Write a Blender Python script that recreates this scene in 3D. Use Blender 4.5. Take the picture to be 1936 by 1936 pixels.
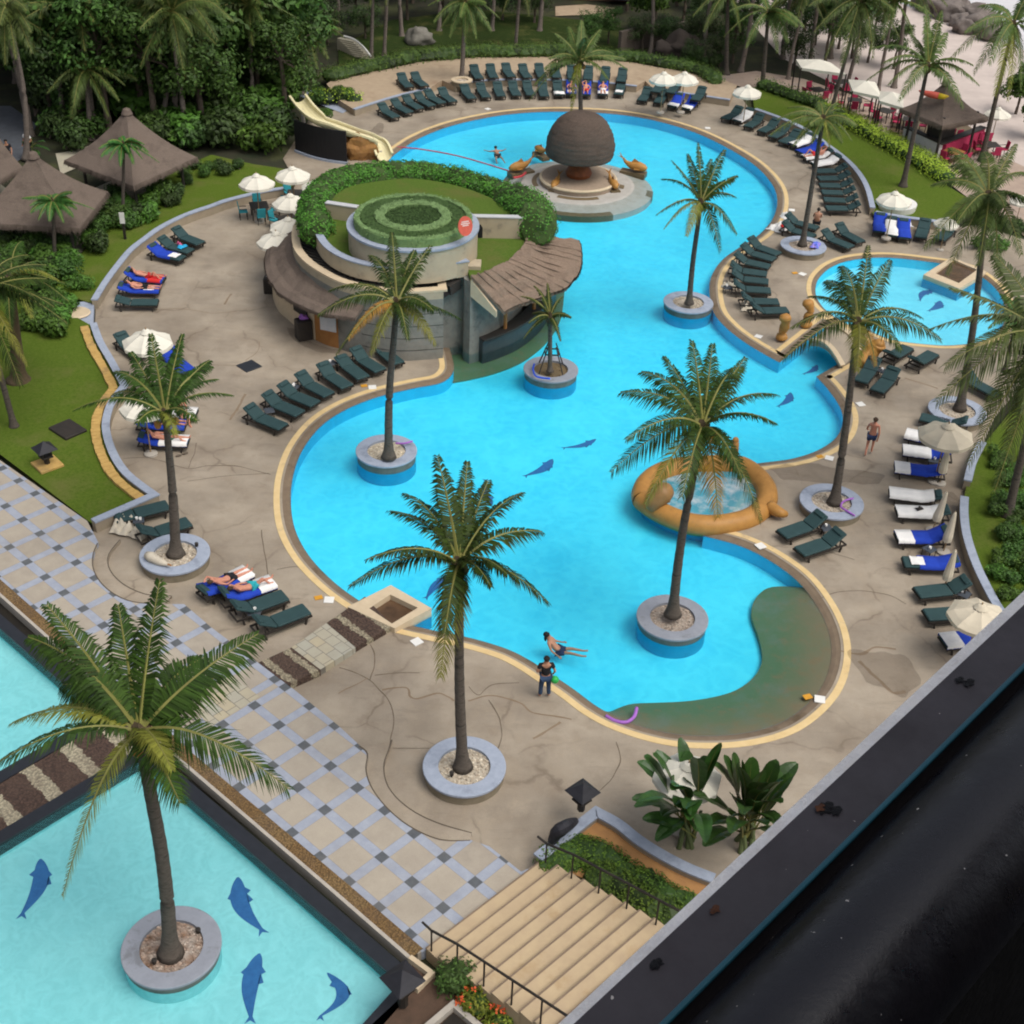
import bpy, bmesh, math, random
from mathutils import Vector, Matrix, noise
from mathutils.geometry import tessellate_polygon
random.seed(7)
for o in list(bpy.data.objects): bpy.data.objects.remove(o)
S = bpy.context.scene
C = S.collection
PI = math.pi
R = random.random
U = random.uniform
def V(x, y, z=0): return Vector((x, y, z))

# ------------------------------------------------------------------ camera
H, F, PT, RL = 29.3, 2520.0, math.radians(34.87), math.radians(2.4)
cp, sp, cr, sr = math.cos(PT), math.sin(PT), math.cos(RL), math.sin(RL)
right = V(1, 0, 0); upv = V(0, sp, cp); fwd = V(0, cp, -sp)
r2 = right*cr + upv*sr; u2 = -right*sr + upv*cr
cam = bpy.data.cameras.new('camera'); co = bpy.data.objects.new('camera', cam); C.objects.link(co)
M = Matrix((r2, u2, -fwd)).transposed().to_4x4(); M.translation = V(0, 0, H)
co.matrix_world = M
cam.sensor_width = 36; cam.lens = 36*F/1936; cam.clip_start = 0.05; cam.clip_end = 3000
S.camera = co
# ------------------------------------------------------------------ light
w = bpy.data.worlds.new("World"); S.world = w; w.use_nodes = True
wn = w.node_tree; sky = wn.nodes.new('ShaderNodeTexSky'); sky.sky_type = 'NISHITA'; sky.sun_disc = False
SEL, SAZ = math.radians(60), math.radians(125)      # elevation, azimuth clockwise from +y
sky.sun_elevation = SEL; sky.sun_rotation = SAZ; sky.air_density = 1.0; sky.dust_density = 6.0; sky.ozone_density = 1.5
bg = wn.nodes['Background']; bg.inputs[1].default_value = 0.12
hs0 = wn.nodes.new('ShaderNodeHueSaturation'); hs0.inputs['Saturation'].default_value = .45      # thin cloud greys the sky
wn.links.new(sky.outputs[0], hs0.inputs['Color']); wn.links.new(hs0.outputs[0], bg.inputs[0])
sl = bpy.data.lights.new('sun', 'SUN'); sl.energy = 1.3; sl.angle = math.radians(40); sl.color = (1, .96, .9)
so = bpy.data.objects.new('sun', sl); C.objects.link(so)
sd = V(math.sin(SAZ)*math.cos(SEL), math.cos(SAZ)*math.cos(SEL), math.sin(SEL))
so.rotation_euler = sd.to_track_quat('Z', 'Y').to_euler()
S.view_settings.view_transform = 'Standard'; S.view_settings.look = 'None'; S.view_settings.gamma = 1
S.view_settings.exposure = 0.28
S.render.engine = 'CYCLES'
S.cycles.max_bounces = 8; S.cycles.filter_width = 2.0; S.cycles.transparent_max_bounces = 12

# ------------------------------------------------------------------ survey helpers
def ray(u, v):
    du, dv = u-968, v-968
    a = du*cr + dv*sr; b = -du*sr + dv*cr
    return V(a/F, cp - sp*b/F, -sp - cp*b/F)
def at(u, v, z=0.0):
    d = ray(u, v); t = (z-H)/d.z
    return V(d.x*t, d.y*t, z)
def above(base, px):
    """point on the vertical over base (a Vector) whose height matches the sight line px"""
    d = ray(*px); t = (base.x*d.x + base.y*d.y)/(d.x*d.x + d.y*d.y)
    return V(d.x*t, d.y*t, H + d.z*t)
def T2(k, ox, oy): return lambda x, y: (ox + k*x, oy + k*y)
Z1 = T2(.3313, 0, 0); ZB = T2(.3313, 560, 0); ZC = T2(.4224, 1120, 0); ZD = T2(.3313, 0, 400)
ZE = T2(.3416, 480, 280); ZF = T2(.3313, 1296, 380); ZG = T2(.3313, 1296, 760); ZH = T2(.3313, 0, 860)
ZI = T2(.3416, 640, 1000); ZJ = T2(.3313, 0, 1400); ZK = T2(.3416, 640, 1400); ZL = T2(.381, 1200, 1200)
ZM = T2(.1553, 700, 1780); ZN = T2(.1553, 940, 190); ZO = T2(.1449, 1440, 560); ZP = T2(.1656, 1180, 810)
def pts(f, lst, z=0.0): return [at(*(f(*p) if f else p), z) for p in lst]

def catmull(P, n=6, closed=False, corners=()):
    out = []; N = len(P); rng = N if closed else N-1
    for i in range(rng):
        p1, p2 = P[i], P[(i+1) % N]
        p0 = P[i-1] if (closed or i > 0) and i not in corners else p1
        p3 = P[(i+2) % N] if (closed or i+2 < N) and ((i+1) % N) not in corners else p2
        for k in range(n):
            t = k/n
            out.append(0.5*((2*p1) + (p2-p0)*t + (2*p0-5*p1+4*p2-p3)*t*t + (3*p1-p0-3*p2+p3)*t**3))
    if not closed: out.append(P[-1].copy())
    return out
def area(P): return .5*sum(P[i].x*P[(i+1) % len(P)].y - P[(i+1) % len(P)].x*P[i].y for i in range(len(P)))
def offset(P, d, closed=True):
    """offset to the right of travel (outward for a ccw loop)"""
    out = []; N = len(P)
    for i in range(N):
        a = P[i-1] if (closed or i > 0) else P[i]; b = P[(i+1) % N] if (closed or i < N-1) else P[i]
        e1 = (P[i]-a); e2 = (b-P[i]); e1.z = e2.z = 0
        if e1.length < 1e-6: e1 = e2
        if e2.length < 1e-6: e2 = e1
        e1 = e1.normalized(); e2 = e2.normalized()
        n1 = V(e1.y, -e1.x); n2 = V(e2.y, -e2.x); n = n1+n2
        if n.length < 1e-3: n = n1
        n.normalize(); k = max(.5, n.dot(n1))
        out.append(P[i] + n*d/k)
    return out
def resample(P, n):
    L = [0]
    for a, b in zip(P, P[1:]): L.append(L[-1]+(b-a).length)
    out = []; j = 0
    for k in range(n):
        s = L[-1]*k/(n-1)
        while j < len(P)-2 and L[j+1] < s: j += 1
        f = (s-L[j])/max(1e-9, L[j+1]-L[j]); out.append(P[j].lerp(P[j+1], min(1, f)))
    return out
def atz(P, z): return [V(p.x, p.y, z) for p in P]
def inside(p, P):
    c = False; j = len(P)-1
    for i in range(len(P)):
        if (P[i].y > p.y) != (P[j].y > p.y) and p.x < (P[j].x-P[i].x)*(p.y-P[i].y)/(P[j].y-P[i].y)+P[i].x: c = not c
        j = i
    return c

# ------------------------------------------------------------------ mesh builder
class MB:
    def __init__(s): s.v = []; s.f = []; s.m = []
    def add(s, vs, fs, mi=0):
        b = len(s.v); s.v += [tuple(v) for v in vs]
        for f in fs: s.f.append([b+i for i in f]); s.m.append(mi)
        return s
    def box(s, c, d, rz=0, mi=0, rx=0, ry=0):
        Mx = Matrix.Translation(c) @ Matrix.Rotation(rz, 4, 'Z') @ Matrix.Rotation(ry, 4, 'Y') @ Matrix.Rotation(rx, 4, 'X')
        vs = [Mx @ V(x*d[0]/2, y*d[1]/2, z*d[2]/2) for x in (-1, 1) for y in (-1, 1) for z in (-1, 1)]
        return s.add(vs, [(0, 1, 3, 2), (4, 6, 7, 5), (0, 4, 5, 1), (2, 3, 7, 6), (0, 2, 6, 4), (1, 5, 7, 3)], mi)
    def beam(s, a, b, wd, hd=None, mi=0, upd=V(0, 0, 1)):
        hd = hd or wd; t = (b-a).normalized(); sd = t.cross(upd)
        if sd.length < 1e-3: sd = V(1, 0, 0)
        sd.normalize(); u = sd.cross(t)
        vs = [p + sd*x*wd/2 + u*y*hd/2 for p in (a, b) for x in (-1, 1) for y in (-1, 1)]
        return s.add(vs, [(0, 1, 3, 2), (4, 6, 7, 5), (0, 4, 5, 1), (2, 3, 7, 6), (0, 2, 6, 4), (1, 5, 7, 3)], mi)
    def tube(s, P, r, n=8, mi=0, caps=True):
        rs = r if isinstance(r, (list, tuple)) else [r]*len(P)
        vs = []; N = len(P)
        for i, p in enumerate(P):
            t = (P[min(i+1, N-1)]-P[max(i-1, 0)]); t = t.normalized() if t.length > 0 else V(0, 0, 1)
            a = t.cross(V(0, 0, 1));
            if a.length < .05: a = t.cross(V(0, 1, 0))
            a.normalize(); b = a.cross(t)
            for k in range(n):
                q = 2*PI*k/n; vs.append(p + a*math.cos(q)*rs[i] + b*math.sin(q)*rs[i])
        fs = [(i*n+k, i*n+(k+1) % n, (i+1)*n+(k+1) % n, (i+1)*n+k) for i in range(N-1) for k in range(n)]
        if caps: fs += [tuple(range(n))[::-1], tuple((N-1)*n+k for k in range(n))]
        return s.add(vs, fs, mi)
    def lathe(s, prof, c=V(0, 0, 0), n=24, mi=0, a0=0, a1=2*PI, sx=1, sy=1):
        full = abs(a1-a0-2*PI) < 1e-6; K = n if full else n+1
        vs = [c + V(r*math.cos(a0+(a1-a0)*k/n)*sx, r*math.sin(a0+(a1-a0)*k/n)*sy, z) for r, z in prof for k in range(K)]
        fs = []
        for i in range(len(prof)-1):
            for k in range(n):
                k2 = (k+1) % K
                fs.append((i*K+k, i*K+k2, (i+1)*K+k2, (i+1)*K+k))
        return s.add(vs, fs, mi)
    def sheet(s, loops, z=None, mi=0):
        L = [[(p if z is None else V(p.x, p.y, z)) for p in lp] for lp in loops]
        fl = [p for lp in L for p in lp]
        tris = tessellate_polygon([[V(p.x, p.y, 0) for p in lp] for lp in L])
        fs = []
        for t in tris:
            a, b, c = fl[t[0]], fl[t[1]], fl[t[2]]
            if (b-a).cross(c-a).z < 0: t = (t[0], t[2], t[1])
            fs.append(t)
        return s.add(fl, fs, mi)
    def ribbon(s, A, B, mi=0, closed=False):
        n = len(A); rng = n if closed else n-1
        return s.add(list(A)+list(B), [(i, (i+1) % n, n+(i+1) % n, n+i) for i in range(rng)], mi)
    def prism(s, P, z0, z1, mi=0, mi_top=None, bottom=False):
        n = len(P); P = P if area(P) > 0 else P[::-1]
        s.sheet([P], z1, mi if mi_top is None else mi_top)
        s.ribbon(atz(P, z0), atz(P, z1), mi, True)
        return s
    def wall(s, P, wd, z0, z1, mi=0, closed=False):
        A = offset(P, wd/2, closed); B = offset(P, -wd/2, closed)
        s.ribbon(atz(A, z0), atz(A, z1), mi, closed); s.ribbon(atz(B, z1), atz(B, z0), mi, closed)
        s.ribbon(atz(A, z1), atz(B, z1), mi, closed); s.ribbon(atz(B, z0), atz(A, z0), mi, closed)
        if not closed:
            for i in (0, -1):
                s.add([V(A[i].x, A[i].y, z0), V(B[i].x, B[i].y, z0), V(B[i].x, B[i].y, z1), V(A[i].x, A[i].y, z1)], [(0, 1, 2, 3)], mi)
        return s
    def leaf(s, c, n, l, wd, mi=0):
        a = n.cross(V(U(-1, 1), U(-1, 1), U(-1, 1)))
        if a.length < 1e-4: a = V(1, 0, 0)
        a.normalize(); b = n.cross(a).normalized()
        return s.add([c - a*l*.5, c + b*wd*.5, c + a*l*.5 + n*l*.08, c - b*wd*.5], [(0, 1, 2, 3)], mi)
    def blob(s, c, rad, seed=0, amp=.15, sub=2, mi=0, fr=1.0):
        bm = bmesh.new(); bmesh.ops.create_icosphere(bm, subdivisions=sub, radius=1)
        vs = []
        for v in bm.verts:
            k = 1 + amp*noise.noise(v.co*1.7*fr + V(seed*3.1, seed, 0))*2
            vs.append(V(v.co.x*rad[0]*k, v.co.y*rad[1]*k, v.co.z*rad[2]*k)+c)
        fs = [tuple(v.index for v in f.verts) for f in bm.faces]; bm.free()
        return s.add(vs, fs, mi)
    def mesh(s, name, mats, smooth=False):
        me = bpy.data.meshes.new(name); me.from_pydata(s.v, [], s.f)
        for m in (mats if isinstance(mats, (list, tuple)) else [mats]): me.materials.append(m)
        me.polygons.foreach_set('material_index', s.m)
        if smooth: me.polygons.foreach_set('use_smooth', [True]*len(me.polygons))
        me.update(); return me
    def obj(s, name, mats, parent=None, smooth=False, loc=None):
        return link(name, s.mesh(name, mats, smooth), parent, loc)
def link(name, me, parent=None, loc=None, rz=0):
    o = bpy.data.objects.new(name, me); C.objects.link(o)
    if parent: o.parent = parent
    if loc is not None: o.location = loc
    if rz: o.rotation_euler.z = rz
    return o
def tag(o, label=None, cat=None, group=None, kind=None):
    if label: o['label'] = label
    if cat: o['category'] = cat
    if group: o['group'] = group
    if kind: o['kind'] = kind
    return o
def thing(name, label, cat, loc=(0, 0, 0), rz=0, group=None):
    o = bpy.data.objects.new(name, None); C.objects.link(o); o.empty_display_size = .2
    o.location = loc; o.rotation_euler.z = rz
    return tag(o, label, cat, group)
def kids(o): return [c for c in bpy.data.objects if c.parent == o]
KID = {}
def copy_tree(root, loc, rz=0, label=None, scale=None, group=None):
    def cp_(o, par):
        c = o.copy(); C.objects.link(c); c.parent = par
        if o.name not in KID: KID[o.name] = [k for k in bpy.data.objects if k.parent == o]
        for k in KID[o.name]: cp_(k, c)
        return c
    r = cp_(root, None); r.location = loc; r.rotation_euler.z = rz
    if scale: r.scale = scale if isinstance(scale, (tuple, list)) else (scale,)*3
    if label: r['label'] = label
    if group: r['group'] = group
    return r
ORD = ['first', 'second', 'third', 'fourth', 'fifth', 'sixth', 'seventh', 'eighth', 'ninth', 'tenth', 'eleventh', 'twelfth']

# ------------------------------------------------------------------ materials
def nm(name):
    m = bpy.data.materials.new(name); m.use_nodes = True
    return m, m.node_tree.nodes, m.node_tree.links, m.node_tree.nodes['Principled BSDF']
def mat(name, col, rough=.8, col2=None, sc=4, col3=None, sc3=None, amt3=.5, bump=0, bsc=None, spec=.3, metal=0, world=False, stretch=None, isl=0, trans=0, emit=None):
    m, n, l, b = nm(name)
    b.inputs['Roughness'].default_value = rough; b.inputs['Specular IOR Level'].default_value = spec; b.inputs['Metallic'].default_value = metal
    if world: src = n.new('ShaderNodeNewGeometry').outputs['Position']
    else: src = n.new('ShaderNodeTexCoord').outputs['Object']
    if stretch:
        mp = n.new('ShaderNodeMapping'); mp.inputs['Scale'].default_value = stretch; l.new(src, mp.inputs[0]); src = mp.outputs[0]
    def nz(scale, det=5, rg=.6):
        t = n.new('ShaderNodeTexNoise'); t.inputs['Scale'].default_value = scale; t.inputs['Detail'].default_value = det; t.inputs['Roughness'].default_value = rg
        l.new(src, t.inputs['Vector']); return t.outputs[0]
    def mixc(f, a, bb):
        x = n.new('ShaderNodeMix'); x.data_type = 'RGBA'
        for s_, v_ in ((0, f), (6, a), (7, bb)):
            if hasattr(v_, 'links'): l.new(v_, x.inputs[s_])
            else: x.inputs[s_].default_value = v_ if s_ == 0 else (*v_, 1)
        return x.outputs[2]
    def ramp(s_, lo, hi):
        r_ = n.new('ShaderNodeMapRange'); r_.inputs[1].default_value = lo; r_.inputs[2].default_value = hi; l.new(s_, r_.inputs[0]); return r_.outputs[0]
    c = col
    c = mixc(ramp(nz(sc), .3, .7), col, col2 if col2 else tuple(x*.8 for x in col))
    if col3: c = mixc(ramp(nz(sc3 or sc*.2, 6, .65), amt3, amt3+.12), c, col3)
    if isl:
        g = n.new('ShaderNodeNewGeometry'); oi = n.new('ShaderNodeObjectInfo')
        hs = n.new('ShaderNodeHueSaturation'); l.new(c, hs.inputs['Color'])
        mr = n.new('ShaderNodeMapRange'); l.new(g.outputs['Random Per Island'], mr.inputs[0]); mr.inputs[3].default_value = 1-isl; mr.inputs[4].default_value = 1+isl
        m2 = n.new('ShaderNodeMapRange'); l.new(oi.outputs['Random'], m2.inputs[0]); m2.inputs[3].default_value = .8; m2.inputs[4].default_value = 1.2
        mu = n.new('ShaderNodeMath'); mu.operation = 'MULTIPLY'; l.new(mr.outputs[0], mu.inputs[0]); l.new(m2.outputs[0], mu.inputs[1])
        l.new(mu.outputs[0], hs.inputs['Value'])
        m3 = n.new('ShaderNodeMapRange'); l.new(oi.outputs['Random'], m3.inputs[0]); m3.inputs[3].default_value = .485; m3.inputs[4].default_value = .515; l.new(m3.outputs[0], hs.inputs['Hue'])
        c = hs.outputs[0]
    l.new(c, b.inputs['Base Color'])
    if bump:
        bp = n.new('ShaderNodeBump'); bp.inputs['Strength'].default_value = bump; bp.inputs['Distance'].default_value = .05
        l.new(nz(bsc or sc*6), bp.inputs['Height']); l.new(bp.outputs[0], b.inputs['Normal'])
    if trans:
        tr = n.new('ShaderNodeBsdfTranslucent'); l.new(c, tr.inputs[0]); ms = n.new('ShaderNodeMixShader'); ms.inputs[0].default_value = trans
        l.new(b.outputs[0], ms.inputs[1]); l.new(tr.outputs[0], ms.inputs[2]); l.new(ms.outputs[0], n['Material Output'].inputs[0])
    return m
def wpos(n, l, ang=0, off=(0, 0)):
    """world xy turned by ang, returned as separate x and y sockets"""
    g = n.new('ShaderNodeNewGeometry'); mp = n.new('ShaderNodeMapping'); mp.vector_type = 'TEXTURE'
    mp.inputs['Location'].default_value = (off[0], off[1], 0); mp.inputs['Rotation'].default_value = (0, 0, ang)
    l.new(g.outputs['Position'], mp.inputs[0]); sx = n.new('ShaderNodeSeparateXYZ'); l.new(mp.outputs[0], sx.inputs[0])
    return sx.outputs[0], sx.outputs[1], mp.outputs[0]
def mth(n, l, op, a, b=None):
    x = n.new('ShaderNodeMath'); x.operation = op
    for i, v_ in enumerate((a, b)):
        if v_ is None: continue
        if hasattr(v_, 'links'): l.new(v_, x.inputs[i])
        else: x.inputs[i].default_value = v_
    return x.outputs[0]
def mixn(n, l, f, a, b):
    x = n.new('ShaderNodeMix'); x.data_type = 'RGBA'
    for s_, v_ in ((0, f), (6, a), (7, b)):
        if hasattr(v_, 'links'): l.new(v_, x.inputs[s_])
        else: x.inputs[s_].default_value = v_ if s_ == 0 else (*v_, 1)
    return x.outputs[2]
def noi(n, l, src, sc, det=5, rg=.6):
    t = n.new('ShaderNodeTexNoise'); t.inputs['Scale'].default_value = sc; t.inputs['Detail'].default_value = det; t.inputs['Roughness'].default_value = rg
    if src: l.new(src, t.inputs['Vector'])
    return t.outputs[0]
def rmp(n, l, s_, lo, hi, a=0, b=1):
    r_ = n.new('ShaderNodeMapRange'); r_.inputs[1].default_value = lo; r_.inputs[2].default_value = hi; r_.inputs[3].default_value = a; r_.inputs[4].default_value = b
    l.new(s_, r_.inputs[0]); return r_.outputs[0]

def mat_deck(name, base, dark, stain):
    m, n, l, b = nm(name); x, y, p = wpos(n, l)
    c = mixn(n, l, rmp(n, l, noi(n, l, p, .35, 6, .65), .35, .68), base, dark)
    c = mixn(n, l, rmp(n, l, noi(n, l, p, 1.6, 6, .7), .5, .72, 0, .6), c, stain)
    c = mixn(n, l, rmp(n, l, noi(n, l, p, .8, 7, .75), .52, .7, 0, .6), c, (.46, .39, .29))
    sc_ = n.new('ShaderNodeMapping'); sc_.inputs['Scale'].default_value = (.5, 2.4, 1); sc_.inputs['Rotation'].default_value = (0, 0, .5); l.new(p, sc_.inputs[0])
    c = mixn(n, l, rmp(n, l, noi(n, l, sc_.outputs[0], 1.1, 7, .75), .54, .72, 0, .5), c, tuple(k*.8 for k in dark))
    c = mixn(n, l, rmp(n, l, noi(n, l, p, .12, 4, .6), .52, .66, 0, .45), c, tuple(k*.62 for k in stain))
    c = mixn(n, l, rmp(n, l, noi(n, l, p, 45, 3, .7), .35, .7, 0, .34), c, (.12, .1, .09))
    # cracks: warped large cells, thin dark joints
    wv = n.new('ShaderNodeVectorMath'); wv.operation = 'MULTIPLY_ADD'
    nt = n.new('ShaderNodeTexNoise'); nt.inputs['Scale'].default_value = .35; nt.inputs['Detail'].default_value = 6; l.new(p, nt.inputs['Vector'])
    l.new(nt.outputs['Color'], wv.inputs[0]); wv.inputs[1].default_value = (3.2, 3.2, 0); l.new(p, wv.inputs[2])
    vo = n.new('ShaderNodeTexVoronoi'); vo.feature = 'DISTANCE_TO_EDGE'; vo.inputs['Scale'].default_value = .22; l.new(wv.outputs[0], vo.inputs['Vector'])
    br = rmp(n, l, noi(n, l, p, .5, 3), .42, .6)
    cr_ = mth(n, l, 'MULTIPLY', rmp(n, l, vo.outputs['Distance'], 0, .016, .6, 0), br)
    c = mixn(n, l, cr_, c, (.10, .078, .06))
    hl = mth(n, l, 'MULTIPLY', rmp(n, l, vo.outputs['Distance'], 0, .09, .3, 0), br)
    c = mixn(n, l, hl, c, stain)
    l.new(c, b.inputs['Base Color']); b.inputs['Specular IOR Level'].default_value = .35
    l.new(rmp(n, l, noi(n, l, p, .3, 4), .4, .65, .75, .38), b.inputs['Roughness'])
    bp = n.new('ShaderNodeBump'); bp.inputs['Strength'].default_value = .25; bp.inputs['Distance'].default_value = .02
    l.new(noi(n, l, p, 25, 4), bp.inputs['Height']); l.new(bp.outputs[0], b.inputs['Normal'])
    return m
def mat_grass(name, a, b_, c_=(.16, .15, .05)):
    m, n, l, b = nm(name); x, y, p = wpos(n, l)
    c = mixn(n, l, rmp(n, l, noi(n, l, p, 8, 6, .75), .35, .65), a, b_)
    c = mixn(n, l, rmp(n, l, noi(n, l, p, .5, 5, .7), .5, .75, 0, .7), c, c_)
    c = mixn(n, l, rmp(n, l, noi(n, l, p, 40, 3, .7), .4, .7, 0, .5), c, tuple(k*.45 for k in a))
    l.new(c, b.inputs['Base Color']); b.inputs['Roughness'].default_value = .9; b.inputs['Specular IOR Level'].default_value = .1
    bp = n.new('ShaderNodeBump'); bp.inputs['Strength'].default_value = .7; bp.inputs['Distance'].default_value = .06
    l.new(noi(n, l, p, 22, 5, .8), bp.inputs['Height']); l.new(bp.outputs[0], b.inputs['Normal'])
    return m
def mat_water(name, tint, bsc=1.6, strength=.9):
    m, n, l, b = nm(name); x, y, p = wpos(n, l)
    bp = n.new('ShaderNodeBump'); bp.inputs['Strength'].default_value = strength; bp.inputs['Distance'].default_value = .05
    hh = mth(n, l, 'ADD', noi(n, l, p, bsc, 5, .6), mth(n, l, 'MULTIPLY', noi(n, l, p, bsc*5, 4, .6), .35)); l.new(hh, bp.inputs['Height'])
    fr = n.new('ShaderNodeFresnel'); fr.inputs['IOR'].default_value = 1.33; l.new(bp.outputs[0], fr.inputs['Normal'])
    tr = n.new('ShaderNodeBsdfTransparent'); tr.inputs[0].default_value = (*tint, 1)
    gl = n.new('ShaderNodeBsdfGlossy'); gl.inputs['Roughness'].default_value = .06; l.new(bp.outputs[0], gl.inputs['Normal'])
    ms = n.new('ShaderNodeMixShader'); l.new(fr.outputs[0], ms.inputs[0]); l.new(tr.outputs[0], ms.inputs[1]); l.new(gl.outputs[0], ms.inputs[2])
    l.new(ms.outputs[0], n['Material Output'].inputs[0]); return m
def mat_poolfloor(name, a, b_, vs=3.2, amt=.3):
    m, n, l, b = nm(name); x, y, p = wpos(n, l)
    c = mixn(n, l, rmp(n, l, noi(n, l, p, .35, 4, .6), .35, .65), a, b_)
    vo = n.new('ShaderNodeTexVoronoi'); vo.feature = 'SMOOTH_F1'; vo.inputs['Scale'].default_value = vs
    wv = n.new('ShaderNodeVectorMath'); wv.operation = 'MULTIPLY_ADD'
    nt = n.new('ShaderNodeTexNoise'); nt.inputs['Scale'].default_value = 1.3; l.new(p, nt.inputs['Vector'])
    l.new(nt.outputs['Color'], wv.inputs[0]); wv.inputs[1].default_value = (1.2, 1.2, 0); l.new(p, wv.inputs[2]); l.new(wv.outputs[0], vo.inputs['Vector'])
    c = mixn(n, l, rmp(n, l, vo.outputs['Distance'], .2, .75, 0, amt), c, tuple(min(1, k*1.25+.04) for k in a))  # brighter warped cells: caustic light painted into the floor colour
    c = mixn(n, l, rmp(n, l, noi(n, l, p, 18, 3, .6), .35, .7, 0, .18), c, tuple(k*.75 for k in a))
    l.new(c, b.inputs['Base Color']); b.inputs['Roughness'].default_value = .6; b.inputs['Specular IOR Level'].default_value = .2
    return m
# ================================================================== MATERIALS
A_ANG = math.radians(-42.2)
DA = V(math.cos(A_ANG), math.sin(A_ANG)); DB = V(-DA.y, DA.x)
O_T = at(667.3, 1574.9, .3); SPC = 1.214
def mat_tiles():
    m, n, l, b = nm('terrace_tiles'); x, y, p = wpos(n, l, A_ANG, (O_T.x, O_T.y))
    # the part beyond the stone path is laid half a tile off
    sh = mth(n, l, 'MULTIPLY', mth(n, l, 'LESS_THAN', x, -6.4), .43*SPC)
    x = mth(n, l, 'ADD', x, sh)
    def dist(s_):
        q = mth(n, l, 'DIVIDE', s_, SPC); q = mth(n, l, 'ADD', q, 50.5); q = mth(n, l, 'FRACT', q); q = mth(n, l, 'SUBTRACT', q, .5)
        return mth(n, l, 'ABSOLUTE', q)          # 0 on the lattice line
    dx, dy = dist(x), dist(y)
    bx, by = mth(n, l, 'LESS_THAN', dx, .125), mth(n, l, 'LESS_THAN', dy, .125)
    band = mth(n, l, 'MAXIMUM', bx, by); sq = mth(n, l, 'MULTIPLY', bx, by)
    # one tone per slab
    fl = n.new('ShaderNodeCombineXYZ')
    l.new(mth(n, l, 'FLOOR', mth(n, l, 'DIVIDE', x, SPC)), fl.inputs[0]); l.new(mth(n, l, 'FLOOR', mth(n, l, 'DIVIDE', y, SPC)), fl.inputs[1])
    wn_ = n.new('ShaderNodeTexWhiteNoise'); l.new(fl.outputs[0], wn_.inputs[0])
    be = mixn(n, l, rmp(n, l, wn_.outputs[0], 0, 1), (.385, .335, .265), (.31, .268, .215))
    be = mixn(n, l, rmp(n, l, noi(n, l, p, 2.5, 5), .35, .65, 0, .5), be, (.42, .37, .29))
    gr = mixn(n, l, rmp(n, l, noi(n, l, p, 3, 5), .3, .7), (.27, .30, .37), (.34, .37, .43))
    dk = mixn(n, l, rmp(n, l, noi(n, l, p, 5, 4), .3, .7), (.065, .075, .085), (.10, .11, .12))
    c = mixn(n, l, sq, mixn(n, l, band, be, gr), dk)
    ed = mth(n, l, 'MINIMUM', mth(n, l, 'ABSOLUTE', mth(n, l, 'SUBTRACT', dx, .125)), mth(n, l, 'ABSOLUTE', mth(n, l, 'SUBTRACT', dy, .125)))
    c = mixn(n, l, rmp(n, l, ed, 0, .008, .55, 0), c, (.12, .11, .10))
    c = mixn(n, l, rmp(n, l, noi(n, l, p, .5, 5, .7), .5, .7, 0, .25), c, (.2, .17, .13))
    c = mixn(n, l, rmp(n, l, noi(n, l, p, 45, 2), .3, .7, 0, .15), c, (.1, .09, .08))
    l.new(c, b.inputs['Base Color']); b.inputs['Roughness'].default_value = .7
    return m
def mat_stripes(name, a, c2, ang, off, period, duty, gsc=14):
    m, n, l, b = nm(name); x, y, p = wpos(n, l, ang, off)
    x = mth(n, l, 'ADD', x, mth(n, l, 'MULTIPLY', mth(n, l, 'SUBTRACT', noi(n, l, p, 6, 4), .5), .35))
    q = mth(n, l, 'FRACT', mth(n, l, 'ADD', mth(n, l, 'DIVIDE', x, period), 40.0))
    st = mth(n, l, 'LESS_THAN', q, duty)
    vo = n.new('ShaderNodeTexVoronoi'); vo.inputs['Scale'].default_value = gsc; l.new(p, vo.inputs['Vector'])
    ds = rmp(n, l, vo.outputs['Distance'], 0, .7, 0, 1)
    c = mixn(n, l, st, mixn(n, l, ds, a, tuple(k*.4 for k in a)), mixn(n, l, ds, c2, tuple(k*.45 for k in c2)))
    c = mixn(n, l, rmp(n, l, noi(n, l, p, 2, 4), .45, .7, 0, .4), c, (.10, .065, .045))
    l.new(c, b.inputs['Base Color']); b.inputs['Roughness'].default_value = .9
    bp = n.new('ShaderNodeBump'); bp.inputs['Distance'].default_value = .06; bp.inputs['Strength'].default_value = .8
    l.new(vo.outputs['Distance'], bp.inputs['Height']); bp.invert = True; l.new(bp.outputs[0], b.inputs['Normal'])
    return m
def mat_beach():     # algae-stained aggregate of the shallow pool margin, browner where it is barely covered
    m, n, l, b = nm('shallow_margin'); x, y, p = wpos(n, l)
    g = n.new('ShaderNodeNewGeometry'); s = n.new('ShaderNodeSeparateXYZ'); l.new(g.outputs['Position'], s.inputs[0])
    z = mth(n, l, 'ADD', s.outputs[2], mth(n, l, 'MULTIPLY', mth(n, l, 'SUBTRACT', noi(n, l, p, 1.1, 6, .7), .5), .28))
    c = mixn(n, l, rmp(n, l, z, -.36, -.08), (.075, .145, .07), (.19, .155, .09))
    c = mixn(n, l, rmp(n, l, noi(n, l, p, 2.2, 6, .7), .52, .68, 0, .45), c, (.20, .12, .055))
    c = mixn(n, l, rmp(n, l, noi(n, l, p, .9, 4, .6), .5, .7, 0, .5), c, (.13, .18, .15))
    l.new(c, b.inputs['Base Color']); b.inputs['Roughness'].default_value = .7; return m
m_deck = mat_deck('deck_concrete', (.40, .34, .258), (.25, .207, .155), (.20, .15, .10))
m_soil = mat('soil', (.035, .03, .018), .95, (.02, .028, .012), sc=.8, col3=(.05, .055, .02), sc3=.3, amt3=.5, world=True, bump=.5)
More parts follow.
